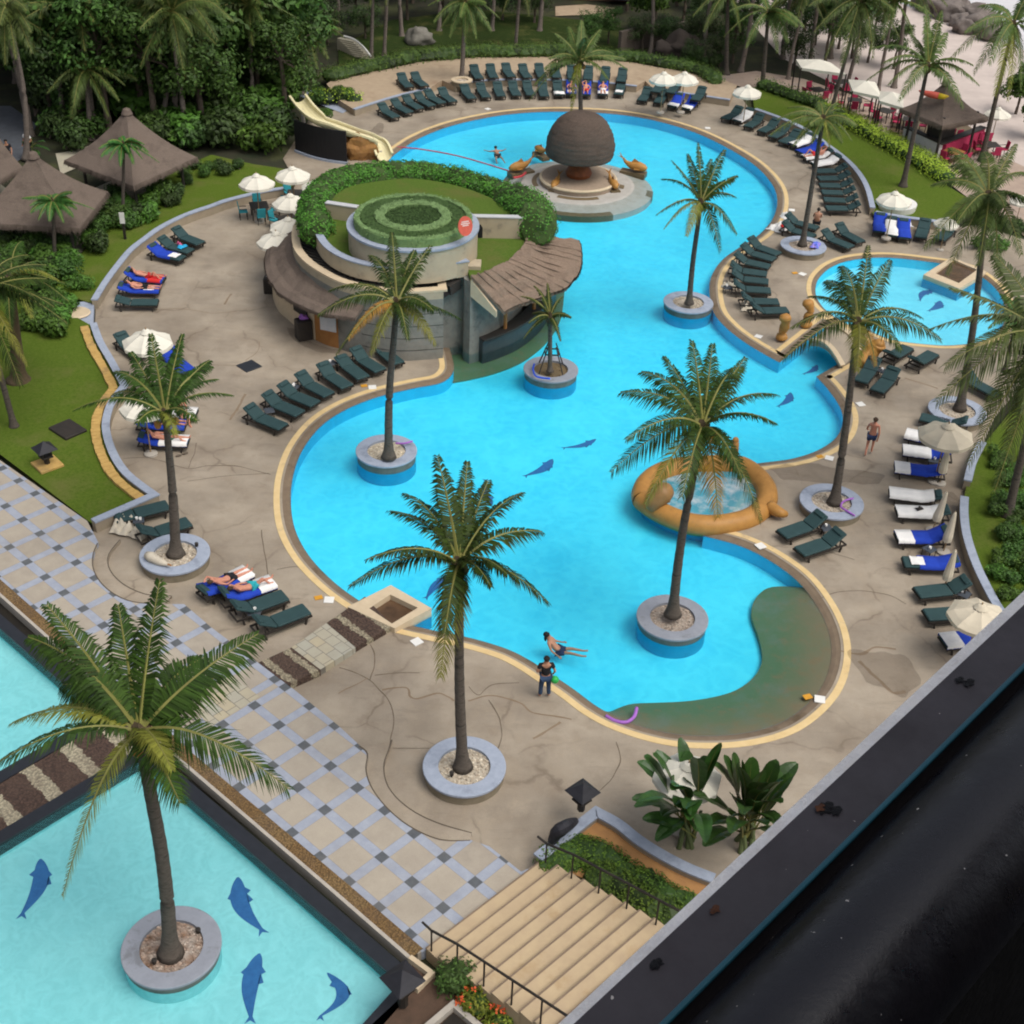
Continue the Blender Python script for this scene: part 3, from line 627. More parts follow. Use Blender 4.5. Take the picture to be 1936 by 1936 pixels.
# ================================================================== STAIRS (rise towards the camera)
s0 = at(814, 1793, TZ); s1 = at(1029, 1629, TZ); sd_ = (s1-s0); width = sd_.length; sx_ = sd_.normalized(); perp = V(sx_.y, -sx_.x)
e8 = at(1245, 1735, TZ+.13*8); depth = abs((e8-s1).dot(perp))/8
if perp.y > 0: perp = -perp
st = thing('stone_staircase', 'wide flight of sandy stone steps at the terrace end', 'stairs', group=None)
for k in range(13):
    a = s0 + perp*depth*k - sx_*.15; b = s1 + perp*depth*k; z = TZ + .13*(k+1)
    g = MB(); p4 = [a, b, b+perp*(depth+.03), a+perp*(depth+.03)]
    g.prism(p4, -.02, z-.03); q4 = [a-perp*.035, b+sx_*.03-perp*.035, b+sx_*.03+perp*(depth-.036), a+perp*(depth-.036)]; g.prism(q4, z-.03, z)
    g.obj('step', m_step, st)
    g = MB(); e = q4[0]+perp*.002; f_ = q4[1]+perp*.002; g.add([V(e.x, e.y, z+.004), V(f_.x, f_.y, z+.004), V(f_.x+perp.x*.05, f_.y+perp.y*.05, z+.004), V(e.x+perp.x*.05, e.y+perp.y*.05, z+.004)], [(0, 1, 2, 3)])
    g.obj('nosing_shade', m_nose_shade, st)
print('stairs depth', depth, 'width', width)
# ================================================================== POOL BAR BUILDING
def mat_thatch(name, a, b_, sc=14):
    m, n, l, b = nm(name); tc = n.new('ShaderNodeTexCoord')
    mp = n.new('ShaderNodeMapping'); mp.inputs['Scale'].default_value = (1, 1, 2.2); l.new(tc.outputs['Object'], mp.inputs[0]); p = mp.outputs[0]
    c = mixn(n, l, rmp(n, l, noi(n, l, p, sc, 6, .8), .3, .7), a, b_)
    c = mixn(n, l, rmp(n, l, noi(n, l, p, .9, 5, .7), .5, .7, 0, .5), c, tuple(k*.6 for k in b_))
    l.new(c, b.inputs['Base Color']); b.inputs['Roughness'].default_value = .95; b.inputs['Specular IOR Level'].default_value = .1
    bp = n.new('ShaderNodeBump'); bp.inputs['Strength'].default_value = .9; bp.inputs['Distance'].default_value = .05
    l.new(noi(n, l, p, sc*1.5, 5, .8), bp.inputs['Height']); l.new(bp.outputs[0], b.inputs['Normal']); return m
m_thatch = mat_thatch('grey_brown_thatch', (.20, .155, .125), (.12, .095, .078))
m_thatch2 = mat_thatch('brown_palm_thatch', (.29, .215, .16), (.17, .125, .095), 9)
m_stone = mat('grey_stone_blocks', (.23, .22, .19), .85, (.17, .17, .15), sc=3, world=True, bump=.3, col3=(.12, .12, .11), sc3=1.2, amt3=.55)
m_render = mat('cream_render', (.44, .37, .26), .85, (.37, .31, .22), sc=1.5, world=True, col3=(.25, .22, .17), sc3=1.5, amt3=.58)
m_cope2 = mat('pale_coping', (.50, .50, .50), .7, (.42, .43, .45), sc=3, world=True)
m_black = mat('dark_interior', (.012, .012, .014), .6)  # black stands in for shade in voids and openings; also draws wall joints
m_slat = mat('dark_slats', (.03, .027, .024), .6, (.045, .04, .035), sc=5, world=True)
m_wood = mat('orange_wood', (.38, .18, .055), .6, (.30, .13, .04), sc=3, world=True)
m_white = mat('white_paint', (.75, .74, .70), .6, (.66, .65, .61), sc=3, world=True)
bar = thing('pool_bar', 'round pool bar with stepped grass roof, thatch eaves and leafy hedge crown', 'building')
zL = 4.2
par = catmull(pts(ZE, [(385, 365), (352, 415), (356, 470), (392, 535), (455, 588), (545, 628), (645, 652), (765, 665), (900, 660), (1040, 648), (1160, 632)], zL), 4)
hed = catmull(pts(ZE, [(352, 400), (322, 340), (335, 270), (400, 190), (520, 135), (680, 112), (850, 108), (1000, 120), (1150, 150), (1300, 195), (1430, 255), (1520, 315), (1552, 372)], 4.7), 4)
rin = catmull(pts(ZE, [(1505, 480), (1492, 545), (1405, 625), (1300, 678), (1200, 708)], 3.9), 4)
foot = hed + rin + [at(*ZE(1165, 690), 3.9)] + [p + V(0, .12) for p in par[::-1]]
body = MB(); body.prism(foot, -1.1, 3.6); body.obj('wall', m_stone, bar)
# front lawn behind the parapet
cD = at(*ZE(878, 385), 5.3)
cD = V(-5.05, 57.2, 0)
g = MB(); g.prism(par + pts(ZE, [(1040, 548), (1000, 480), (700, 420), (480, 330), (400, 318)], zL-.12), 3.61, zL-.12); g.obj('front_turf', m_turf, bar)
g = MB(); pr = [p.copy() for p in par] + [at(*ZE(1040, 550), zL)]
g.wall(pr, .3, 3.55, zL+.06); g.obj('parapet', m_render, bar)
g = MB(); g.wall(pr, .36, zL+.06, zL+.12); g.obj('coping', m_cope, bar)
# wall of the stairwell below the parapet reaches the ground right of the stairs
# right-hand lower lawn
g = MB(); g.prism(pts(ZE, [(1170, 640), (1150, 560), (1190, 400), (1495, 470)], 3.8) + rin[:1] + rin, 3.61, 3.78); g.obj('side_turf', m_turf, bar)
# back lawn inside the hedge
hin = catmull(pts(ZE, [(430, 300), (450, 262), (540, 210), (700, 182), (850, 168), (1000, 182), (1150, 215), (1280, 262), (1385, 315), (1440, 368)], 4.5), 4)
g = MB(); g.prism(hin + pts(ZE, [(1210, 380), (1000, 330), (700, 330), (560, 330)], 4.5), 3.61, 4.5); g.obj('rear_turf', m_turf, bar)
# cross walls
def cwall(a, b, z0, z1, wd=.28):
    g = MB(); g.wall([a, b], wd, z0, z1-.05); g.obj('parapet', m_render, bar)
    g = MB(); g.wall([a, b], wd+.06, z1-.05, z1); g.obj('coping', m_cope2, bar)
cwall(at(*ZE(1195, 372), 4.85), at(*ZE(1490, 378), 4.85), 3.6, 4.85)
cwall(at(*ZE(400, 296), 4.85), at(*ZE(575, 322), 4.85), 3.6, 4.85)
# two arched niches in the right cross wall
for zx in (1245, 1415):
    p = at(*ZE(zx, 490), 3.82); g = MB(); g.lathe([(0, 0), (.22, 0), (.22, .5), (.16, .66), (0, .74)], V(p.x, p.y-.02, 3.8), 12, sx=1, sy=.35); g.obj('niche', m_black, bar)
# drum with hedge rings
g = MB(); g.lathe([(2.95, 3.6), (2.95, 5.1)], cD, 64); g.obj('drum_wall', m_render, bar, smooth=True)
g = MB(); g.lathe([(3.02, 5.1), (3.02, 5.2), (2.68, 5.2), (2.68, 5.1)], cD, 64); g.obj('coping', m_cope, bar)
def hedgering(r0, r1, z0, z1, m, n=260, seed=1):
    g = MB(); prof = [(r1, z0), (r1, z1-.06), (r1-.06, z1), (r0+.03, z1), (r0, z1-.03), (r0, z0)]
    K = 96; vs = []
    for k in range(K):
        a = 2*PI*k/K
        for r, z in prof:
            q = noise.noise(V(math.cos(a)*r*3, math.sin(a)*r*3, z*3+seed))
            vs.append(cD + V((r+q*.07)*math.cos(a), (r+q*.07)*math.sin(a), z+q*.05))
    P_ = len(prof)
    g.add(vs, [(k*P_+i, ((k+1) % K)*P_+i, ((k+1) % K)*P_+(i+1), k*P_+i+1) for k in range(K) for i in range(P_-1)])
    for i in range(n*6):
        a = U(0, 2*PI); r = math.sqrt(U(r0*r0, r1*r1)); z = z1 if R() < .6 else U(z0, z1)
        if z != z1: r = r1
        g.leaf(cD+V(r*math.cos(a), r*math.sin(a), z+U(-.01, .04)), V(U(-.6, .6), U(-.6, .6), 1).normalized(), U(.06, .11), U(.05, .08))
    return g.obj('hedge_ring', m, bar)
m_hd = mat('dark_clipped_hedge', (.045, .085, .02), .85, (.03, .06, .015), sc=9, isl=.35)
m_hl = mat('pale_variegated_hedge', (.16, .25, .10), .85, (.12, .2, .07), sc=9, isl=.3)
hedgering(2.42, 2.68, 5.12, 5.62, m_hl, 200, 1)
hedgering(1.75, 2.42, 5.12, 5.56, m_hd, 300, 2)
hedgering(1.28, 1.75, 5.12, 5.66, m_hl, 200, 3)
g = MB(); g.lathe([(1.3, 5.5), (0, 5.52)], cD, 40)
for i in range(1500):
    a = U(0, 2*PI); r = 1.28*math.sqrt(R()); g.leaf(cD+V(r*math.cos(a), r*math.sin(a), 5.55+U(0, .05)), V(U(-.6, .6), U(-.6, .6), 1).normalized(), .09, .06)
g.obj('hedge_ring', m_hd, bar)
# stairwell louvres and outer wall
sw = catmull(pts(ZE, [(305, 385), (252, 420), (232, 480), (243, 560), (293, 625), (372, 682), (480, 738), (600, 770), (720, 790), (850, 797), (1045, 785)], 3.35), 4)
g = MB(); g.wall(sw, .34, -.5, 3.0); g.obj('stair_wall', m_stone, bar)
g = MB(); g.wall(sw, .35, 3.0, 3.35); g.obj('stair_parapet', m_render, bar)
g = MB(); g.wall(sw + [at(*ZE(1030, 715), 3.35)], .38, 3.35, 3.45); g.obj('coping', m_cream2, bar)
RA = resample(sw, 60); RB = resample(par, 60)
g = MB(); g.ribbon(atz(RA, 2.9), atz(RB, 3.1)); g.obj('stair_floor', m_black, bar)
g = MB()
for i in range(0, 60):
    if i % 2 == 0:
        a, b = RA[i], RB[i]
        if i < 26: g.beam(V(a.x, a.y, 3.2), V(b.x, b.y, 3.36), .13, .06)
        else:
            m_ = a.lerp(b, .5); g.beam(V(m_.x, m_.y, 3.1), V(b.x, b.y, 3.2), .22, .45)
g.obj('louvre', m_slat, bar)
# left thatched skirt
def skirt(inn_, out_, zi, zo, m, name, nk=40, rows=6, sag=.12, seed=0, th=.16):
    A = resample(inn_, nk); B = resample(out_, nk); g = MB(); rr = []
    for k in range(rows+1):
        t = k/rows; row = []
        for i in range(nk):
            p = A[i].lerp(B[i], t); q = noise.noise(V(p.x*1.3, p.y*1.3, seed))
            row.append(V(p.x, p.y, zi+(zo-zi)*t - sag*math.sin(PI*t) + q*.13 + (.07 if k % 2 else 0) + U(-.03, .03)))
        rr.append(row)
    for a, b in zip(rr, rr[1:]): g.ribbon(a, b)
    low = [V(p.x, p.y, p.z-th+U(-.05, .02)) for p in rr[-1]]; g.ribbon(rr[-1], low); g.ribbon(low, [V(p.x, p.y, p.z-th) for p in rr[0]])
    for e in (0, -1): g.add([rr[0][e], rr[-1][e], low[e], rr[0][e]-V(0, 0, th)], [(0, 1, 2, 3)])
    # loose straw at the eave
    for i in range(nk*14):
        k = U(0, nk-1.01); j = int(k); p = rr[-1][j].lerp(rr[-1][j+1], k-j); d = (B[j]-A[j]).normalized(); d.z = 0
        s_ = V(-d.y, d.x)*U(.02, .05); q = p + d*U(.02, .14) - V(0, 0, U(.08, .24)); p = p + V(0, 0, .01)
        g.add([p-s_, p+s_, q], [(0, 1, 2)])
    return g.obj(name, m, bar)
tin = catmull(pts(ZE, [(235, 460), (222, 500), (232, 565), (280, 635), (360, 695), (470, 752), (590, 785), (660, 800)], 2.95), 4)
tout = catmull(pts(ZE, [(175, 478), (100, 520), (62, 600), (72, 700), (125, 785), (210, 845), (320, 895), (430, 925), (560, 945)], 2.15), 4)
skirt(tin, tout, 3.0, 2.15, m_thatch, 'thatched_skirt', seed=3)
rout = catmull(pts(ZE, [(1800, 512), (1812, 560), (1812, 640), (1790, 700), (1725, 770), (1620, 815), (1500, 855), (1385, 905)], 2.4), 4)
skirt(rin, rout, 3.95, 2.4, m_thatch2, 'thatched_roof', nk=46, seed=9, sag=.05)
g = MB()   # ridges of overlapping palm sheaves on the right roof
A = resample(rin, 16); B = resample(rout, 16)
for i in range(1, 15):
    P = [V(*(A[i].lerp(B[i], t/8).xy), 3.97+(2.42-3.97)*t/8 + U(0, .05)) for t in range(9)]
    g.tube([p-V(0, 0, .03) for p in P], [U(.015, .05) for _ in P], 5)
g.obj('thatch_ridge', m_thatch2, bar)
# gable board, post, dark bar underneath
pb_ = above(at(*ZE(1190, 1090)), ZE(1175, 705))
px0 = at(*ZE(1195, 1090))
g = MB(); g.box(V(px0.x-.05, px0.y+.45, 1.75), (.95, .8, 4.4)); g.obj('pier', m_render, bar)
a = at(*ZE(1200, 725), 3.75); b = at(*ZE(1340, 905), 2.4)
g = MB(); g.add([a, b, b-V(0, 0, .3), a-V(0, 0, .85), a+V(.05, .12, 0), b+V(.05, .12, 0), b+V(.05, .12, -.3), a+V(.05, .12, -.85)], [(0, 1, 2, 3), (4, 7, 6, 5), (0, 4, 5, 1), (1, 5, 6, 2), (2, 6, 7, 3), (3, 7, 4, 0)]); g.obj('gable_board', m_cream2, bar)
cnt = catmull(pts(ZE, [(1250, 1060), (1340, 1030), (1440, 985), (1530, 920), (1600, 840), (1650, 740)], .6), 4)
g = MB(); g.wall(cnt, .5, -.9, .62); g.obj('counter_front', mat('dark_tile_front', (.035, .045, .05), .4, (.05, .06, .06), sc=3), bar)
g = MB(); g.wall(cnt, .7, .62, .72); g.obj('counter_top', m_slat, bar)
ins = offset(cnt, 1.6, False)
if (ins[8]-cD).length > (cnt[8]-cD).length: ins = offset(cnt, -1.6, False)
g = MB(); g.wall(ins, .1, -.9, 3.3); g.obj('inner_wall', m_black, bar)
for i in (6, 13, 19):
    g = MB(); p = cnt[i]; g.tube([V(p.x, p.y, .7), V(p.x, p.y, 3.0)], .09, 10); g.obj('post', m_wood, bar)
# ground-level kiosk wall under the left skirt
kw = catmull(pts(ZE, [(120, 830), (150, 900), (200, 945), (270, 1005), (352, 1058)], 0), 4)
g = MB(); g.wall(kw, .25, 0, 2.25); g.obj('kiosk_wall', m_cream2, bar)
g = MB(); k_ = offset(kw, .02, False); g.wall([kw[10].lerp(kw[11], .5)+V(-.1, -.13), kw[14]+V(-.1, -.13)], .06, .9, 1.9); g.obj('kiosk_opening', m_black, bar)
kw2 = catmull(pts(ZE, [(352, 1058), (430, 1092), (520, 1108), (620, 1108), (720, 1090), (800, 1062)], 0), 4)
g = MB(); g.wall(kw2, .22, 0, 2.1); g.obj('timber_front', m_wood, bar)
g = MB(); a = at(*ZE(372, 1000), .9); b = at(*ZE(458, 1018), .9); g.wall([a+V(0, -.14), b+V(0, -.14)], .05, .95, 1.65); g.obj('notice_board', m_cope2, bar)
gs = sw[28:]
g = MB()
for z in (.5, 1.1, 1.7, 2.3): g.wall(gs, .352, z, z+.025)
g.obj('joint_line', m_black, bar)
# ivy hedge spilling over the rim
m_ivy = mat('glossy_hedge_leaves', (.085, .24, .022), .6, (.045, .15, .013), sc=2, isl=.45, trans=.15, spec=.4)
g = MB()
HP = resample(hed, 60)
for i, p in enumerate(HP):
    q = noise.noise(V(i*.3, 0, 0))*.12
    k = 1 + (.45 if i > 50 else 0) + q
    g.blob(V(p.x, p.y, 4.25), (.75*k, .75*k, .72*k), i, .16, 2)
core = g.obj('hedge_core', m_hd, bar)
g = MB()
for i, p in enumerate(HP):
    k = 1 + (.45 if i > 50 else 0) + noise.noise(V(i*.3, 0, 0))*.12
    for j in range(720):
        d = V(U(-1, 1), U(-1, 1), U(-.75, 1)).normalized(); r = .8*k*(1+noise.noise(d*2.2+V(i, 0, 0))*.22)
        g.leaf(V(p.x, p.y, 4.25)+V(d.x*r, d.y*r, d.z*r*.97), (d+V(U(-.7, .7), U(-.7, .7), U(-.3, .9))).normalized(), U(.08, .14), U(.06, .10))
g.obj('hedge', m_ivy, bar)
# trailing part at the right end of the hedge
g = MB()
for z, s_ in ((3.6, .55), (2.9, .4), (2.4, .3)):
    p = at(*ZE(1500, 440), 3.6)
    for j in range(300):
        d = V(U(-1, 1), U(-1, 1), U(-1, 1)).normalized(); g.leaf(V(p.x, p.y, z)+d*s_, d, .16, .11)
g.obj('hedge', m_ivy, bar)
# red oval sign with white lettering on the drum
def text_mesh(body_, size, ext=.004):
    cu = bpy.data.curves.new('lettering', 'FONT'); cu.body = body_; cu.size = size; cu.extrude = ext; cu.align_x = 'CENTER'; cu.align_y = 'CENTER'
    o = bpy.data.objects.new('tmp_text', cu); C.objects.link(o)
    dg = bpy.context.evaluated_depsgraph_get(); me = bpy.data.meshes.new_from_object(o.evaluated_get(dg)); bpy.data.objects.remove(o); me.materials.clear(); return me
sg = above(V(cD.x+2.2, cD.y-2.15, 0), ZE(1170, 432))
sgn = thing('oval_sign', 'red oval sign with white lettering leaning on the round roof wall', 'sign', loc=(sg.x, sg.y, sg.z))
m_red = mat('red_sign_paint', (.66, .12, .08), .5)
g = MB(); n_ = 28; ps = [V(.52*math.cos(2*PI*k/n_), 0, .66*math.sin(2*PI*k/n_)) for k in range(n_)]
g.add([p+V(0, -.03, 0) for p in ps]+[p+V(0, .03, 0) for p in ps], [tuple(range(n_)), tuple(range(2*n_-1, n_-1, -1))]+[(k, (k+1) % n_, n_+(k+1) % n_, n_+k) for k in range(n_)])
g.obj('sign_board', m_red, sgn)
g = MB()
for zz, ww in ((.30, .50), (.17, .62), (.05, .42)):   # illegible short lines of lettering in the photograph
    x = -ww/2
    while x < ww/2:
        wl = U(.03, .06); g.box(V(x+wl/2, -.034, zz+U(-.005, .005)), (wl, .006, .075)); x += wl+.02
g.obj('lettering', m_white, sgn)
sgn.scale = (.66,)*3; sgn.rotation_euler = (math.radians(-12), 0, math.radians(28))

# ================================================================== DOMED ISLAND
isl_c = at(*ZN(990, 900), .5)
isl = thing('island_bar', 'round island with a tall dark thatched dome over a stone table ring', 'island', loc=(isl_c.x, isl_c.y, 0))
m_pale = mat('pale_submerged_stone', (.42, .40, .37), .7, (.34, .32, .28), sc=2, world=True)
m_tan = mat('tan_pebble_wash', (.34, .26, .19), .8, (.27, .21, .15), sc=5, world=True, bump=.2)
m_mud = mat('brown_wet_stone', (.16, .115, .06), .5, (.12, .09, .05), sc=3, world=True)
m_goldp = mat('golden_orange_paint', (.44, .22, .055), .5, (.34, .165, .04), sc=3, col3=(.3, .16, .05), sc3=4, amt3=.58)
g = MB(); g.lathe([(4.5, -1.0), (4.5, -.32), (3.2, -.02), (2.0, .0), (0, .0)], V(0, 0, 0), 56); g.obj('wet_apron', m_pale, isl)
g = MB()
for a0, a1 in ((-118, -64), (150, 200), (-15, -2)):
    P = [V(4.52*math.cos(math.radians(a)), 4.52*math.sin(math.radians(a)), 0) for a in [a0+(a1-a0)*k/12 for k in range(13)]]
    Q = [V(p.x*.55, p.y*.55, 0) for p in P]; g.ribbon(atz(P, -.3), atz(Q, .035)); g.ribbon(atz(P, -1), atz(P, -.3))
g.obj('brown_apron', m_mud, isl)
g = MB(); g.lathe([(2.25, -.1), (2.3, .28), (2.2, .36), (2.0, .38), (1.0, .42), (0, .42)], V(0, 0, 0), 56); g.obj('stone_table', m_tan, isl, smooth=False)
g = MB(); g.lathe([(2.31, .22), (2.34, .3), (2.28, .37), (2.2, .365)], V(0, 0, 0), 56); g.obj('table_edge', m_cream2, isl)
m_rust = mat('rusty_red_seats', (.28, .09, .03), .6, (.16, .05, .02), sc=4)
g = MB(); g.lathe([(.7, .42), (.8, .65), (.62, 1.0), (.35, 1.4)], V(0, 0, 0), 24); g.obj('seat_ring', m_rust, isl)
g = MB(); g.tube([V(0, 0, .4), V(0, 0, 3.8)], .22, 12); g.obj('column', m_rust, isl)
topz = above(isl_c, ZN(1010, 140)).z
print('dome top', topz)
rD = 2.02; z0 = 1.55; prof = []
zc0 = topz-2.15
for k in range(41):
    a = math.radians(-13+103*k/40); prof.append((rD*max(0, math.cos(a))**.85, zc0 + (2.15 if a > 0 else 1.8)*math.sin(a)))
z0 = prof[0][1]; prof[-1] = (0.0, topz); prof = [(prof[0][0]-.2, z0-.03)] + prof
g = MB(); K = 56
for i_, (r, z) in enumerate(prof): pass
vs = []
for i_ring, (r, z) in enumerate(prof):
    for k in range(K):
        a = 2*PI*k/K; q = 1+noise.noise(V(math.cos(a)*3, math.sin(a)*3, z*2))*.025+noise.noise(V(math.cos(a)*14, math.sin(a)*14, z*9))*.02+(.012 if i_ring % 3 == 0 else 0); vs.append(V(r*q*math.cos(a), r*q*math.sin(a), z))
g.add(vs, [(i*K+k, i*K+(k+1) % K, (i+1)*K+(k+1) % K, (i+1)*K+k) for i in range(len(prof)-1) for k in range(K)])
m_dome = mat_thatch('dark_dome_thatch', (.135, .10, .078), (.075, .058, .048), 8)
g.obj('thatched_dome', m_dome, isl, smooth=True)
g = MB(); g.lathe([(rD*.72, z0-.03), (.3, z0+.9)], V(0, 0, 0), 40); g.obj('dome_ceiling', m_slat, isl)
# fish fountains on the island
def fish(px, ang, lab, sc=1.0):
    p = at(*px, .15); f_ = thing('fish_sculpture', lab, 'sculpture', loc=(p.x, p.y, 0), rz=ang, group='golden fish sculptures around the island'); f_.scale = (sc*.84,)*3
    g = MB(); g.box(V(0, 0, -.05), (1.5, .62, .3)); g.obj('plinth', m_mud, f_)
    P = [V(x, 0, z) for x, z in ((-.78, .34), (-.62, .38), (-.35, .42), (0, .42), (.3, .46), (.52, .58), (.68, .78))]
    g = MB(); g.tube(P, [.10, .20, .27, .25, .17, .10, .05], 10); g.obj('body', m_goldp, f_, smooth=True)
    g = MB(); g.add([V(.62, 0, .7), V(.92, .22, .95), (.78, 0, .84), V(.92, -.22, .95), V(.66, 0, .74)], [(0, 1, 2), (0, 2, 3), (0, 3, 2), (0, 2, 1)]); g.add([V(.6, .015, .7), V(1.0, .26, 1.0), V(.85, .03, .86)], [(0, 1, 2)]); g.add([V(.6, -.015, .7), V(1.0, -.26, 1.0), V(.85, -.03, .86)], [(0, 1, 2)]); g.obj('tail_fin', m_goldp, f_)
    g = MB(); g.add([V(-.35, .02, .66), V(.15, .02, .64), V(.0, 0, .86), V(-.35, -.02, .66), V(.15, -.02, .64)], [(0, 1, 2), (3, 2, 4), (0, 2, 3), (1, 4, 2)]); g.obj('dorsal_fin', m_goldp, f_)
    for s_ in (1, -1): g = MB(); g.box(V(-.25, s_*.3, .34), (.3, .16, .03), s_*.4); g.obj('side_fin', m_goldp, f_)
def azf(a, b): A_, B_ = at(*a, .3), at(*b, .3); return math.atan2((B_-A_).y, (B_-A_).x)
fish(ZN(290, 850), azf(ZN(160, 850), ZN(440, 800)), 'golden fish sculpture with red slide toy at the left of the island', 1.25)
fish(ZN(715, 1040), azf(ZN(660, 1120), ZN(790, 960)), 'golden fish sculpture at the front left of the stone ring', 1.05)
fish(ZN(1400, 1040), azf(ZN(1470, 1120), ZN(1310, 950)), 'golden fish sculpture at the front right of the stone ring', 1.1)
fish(ZN(1660, 850), azf(ZN(1800, 850), ZN(1500, 800)), 'golden fish sculpture at the far right of the island', 1.25)
fish(ZN(535, 640), azf(ZN(480, 620), ZN(600, 690)), 'golden fish sculpture half hidden left of the dome', 1.0)

# ================================================================== JACUZZI
jc = at(*ZP(950, 760), .2); 
JO = [ZP(*p) for p in [(130, 800), (160, 640), (300, 500), (480, 430), (700, 385), (950, 375), (1200, 375), (1380, 400), (1560, 510), (1680, 660), (1710, 800), (1640, 950), (1480, 1060), (1250, 1125), (1000, 1150), (760, 1130), (560, 1070), (380, 990), (230, 900)]]
jp = catmull([at(u, v, .15) for u, v in JO], 5, True)
jac = thing('whirlpool', 'whirlpool tub ringed by a thick golden coiled serpent', 'whirlpool')
jpo = jp if area(jp) > 0 else jp[::-1]; jpo = offset(jpo, -.26); jpo = atz(jpo, .12)
g = MB(); n_ = 10; PP = jpo + jpo[:1]; rr_ = .42
g.tube(PP, rr_, 12, caps=False); g.obj('serpent_body', m_goldp, jac, smooth=True)
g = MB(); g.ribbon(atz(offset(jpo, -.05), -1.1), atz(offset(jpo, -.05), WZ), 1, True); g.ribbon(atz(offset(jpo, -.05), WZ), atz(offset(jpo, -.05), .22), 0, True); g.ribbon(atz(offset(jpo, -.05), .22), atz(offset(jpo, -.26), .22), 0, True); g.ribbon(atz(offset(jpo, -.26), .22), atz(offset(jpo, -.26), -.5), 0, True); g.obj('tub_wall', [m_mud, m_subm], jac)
g = MB(); g.sheet([offset(jpo, -.26)], -.5); g.obj('tub_floor', mat('greyblue_tub_tiles', (.10, .36, .46), .5, (.16, .42, .5), sc=1.2, world=True, col3=(.22, .2, .16), sc3=1.0, amt3=.55), jac)
def mat_foam():
    m, n, l, b = nm('foaming_water'); x, y, p = wpos(n, l)
    c = mixn(n, l, rmp(n, l, noi(n, l, p, 1.0, 6, .65), .46, .62), (.08, .40, .52), (.62, .72, .76)); l.new(c, b.inputs['Base Color'])
    b.inputs['Roughness'].default_value = .15; b.inputs['Alpha'].default_value = .6; return m
g = MB(); g.sheet([offset(jpo, -.24)], .08); g.obj('foaming_water', mat_foam(), jac)
def neck(pxs, zs, rs, lab=None):
    P = catmull([at(*ZP(*p), z) for p, z in zip(pxs, zs)], 4); r = [rs[min(len(rs)-1, int(i/(len(P)-1)*(len(rs)-1)))]*(1-(i/(len(P)-1)*(len(rs)-1)) % 1) + rs[min(len(rs)-1, int(i/(len(P)-1)*(len(rs)-1))+1)]*((i/(len(P)-1)*(len(rs)-1)) % 1) for i in range(len(P))]
    g = MB(); g.tube(P, r, 12); return g
neck([(310, 900), (350, 840), (430, 745), (510, 700)], [.35, .6, .85, .9], [.26, .32, .46, .30]).obj('serpent_head', mat('brown_bronze', (.27, .15, .055), .5, (.2, .11, .04), sc=3), jac, smooth=True)
neck([(1250, 420), (1255, 300), (1270, 160), (1275, 120)], [.3, .6, 1.0, 1.2], [.22, .17, .16, .10]).obj('serpent_neck', m_goldp, jac, smooth=True)
neck([(1660, 900), (1780, 960), (1850, 980)], [.3, .35, .25], [.28, .2, .12]).obj('serpent_tail', m_goldp, jac, smooth=True)

# ================================================================== BRIDGE
m_bridge = mat('bridge_concrete', (.33, .28, .21), .8, (.27, .23, .18), sc=2, world=True, col3=(.38, .33, .24), amt3=.5)
br = thing('footbridge', 'low arched footbridge over the channel between the two pools', 'bridge')
bA0, bA1 = at(*ZO(640, 560), .2), at(*ZO(1060, 900), .2); bB0, bB1 = at(*ZO(860, 400), .2), at(*ZO(1300, 700), .2)
fr, fb = [], []
for k in range(15):
    t = k/14; z = .12 + .42*math.sin(PI*t)
    a = bA0.lerp(bA1, t); b = bB0.lerp(bB1, t); fr.append(V(a.x, a.y, z)); fb.append(V(b.x, b.y, z))
g = MB(); g.ribbon(fr, fb); lo = [V(p.x, p.y, p.z-.28 if .1 < i/14 < .9 else -.1) for i, p in enumerate(fr)]; lo2 = [V(p.x, p.y, l_.z) for p, l_ in zip(fb, lo)]
g.ribbon(lo, fr); g.ribbon(fb, lo2); g.ribbon(lo2, lo); g.obj('deck_slab', m_bridge, br)
for F_ in (fr, fb):
    g = MB(); P = [p+V(0, 0, .05) for p in F_]
    for a, b in zip(P, P[1:]): g.beam(a, b, .26, .1)
    g.obj('kerb', m_cream2, br)
g = MB(); g.sheet([[at(*ZO(*p), -.06) for p in [(860, 420), (960, 470), (1200, 560), (1300, 640), (1350, 560), (1100, 430)]]], .02)
# serpent finials by the bridge
def finial(pxs, zs, lab, rs=(.26, .2, .24, .2)):
    b = at(*ZO(*pxs[0]), 0); t = thing('serpent_sculpture', lab, 'sculpture', loc=(b.x, b.y, 0), group='golden serpent sculptures by the bridge')
    P = []
    for p, z in zip(pxs, zs): q = at(*ZO(*p), z); P.append(q-b)
    P = catmull(P, 4); g = MB(); g.tube(P, [rs[min(3, int(4*i/len(P)))]*(1+.12*math.sin(i*1.3)) for i in range(len(P))], 10); g.obj('serpent_coil', m_goldp, t, smooth=True)
    g = MB(); q = P[-1]; g.blob(q, (.30, .26, .24), 5, .1, 2); g.obj('serpent_head', m_goldp, t, smooth=True)
finial([(260, 560), (270, 470), (310, 370), (310, 290)], [.1, .45, .9, 1.25], 'upright golden serpent sculpture at the left side of the bridge')
finial([(580, 380), (590, 310), (640, 200), (610, 100)], [.1, .4, .85, 1.2], 'tall golden serpent sculpture between bridge and green loungers', (.28, .22, .2, .22))
finial([(1270, 900), (1380, 760), (1480, 690), (1530, 620)], [.1, .3, .5, .8], 'bulky orange serpent sculpture at the right end of the bridge', (.3, .34, .36, .34))

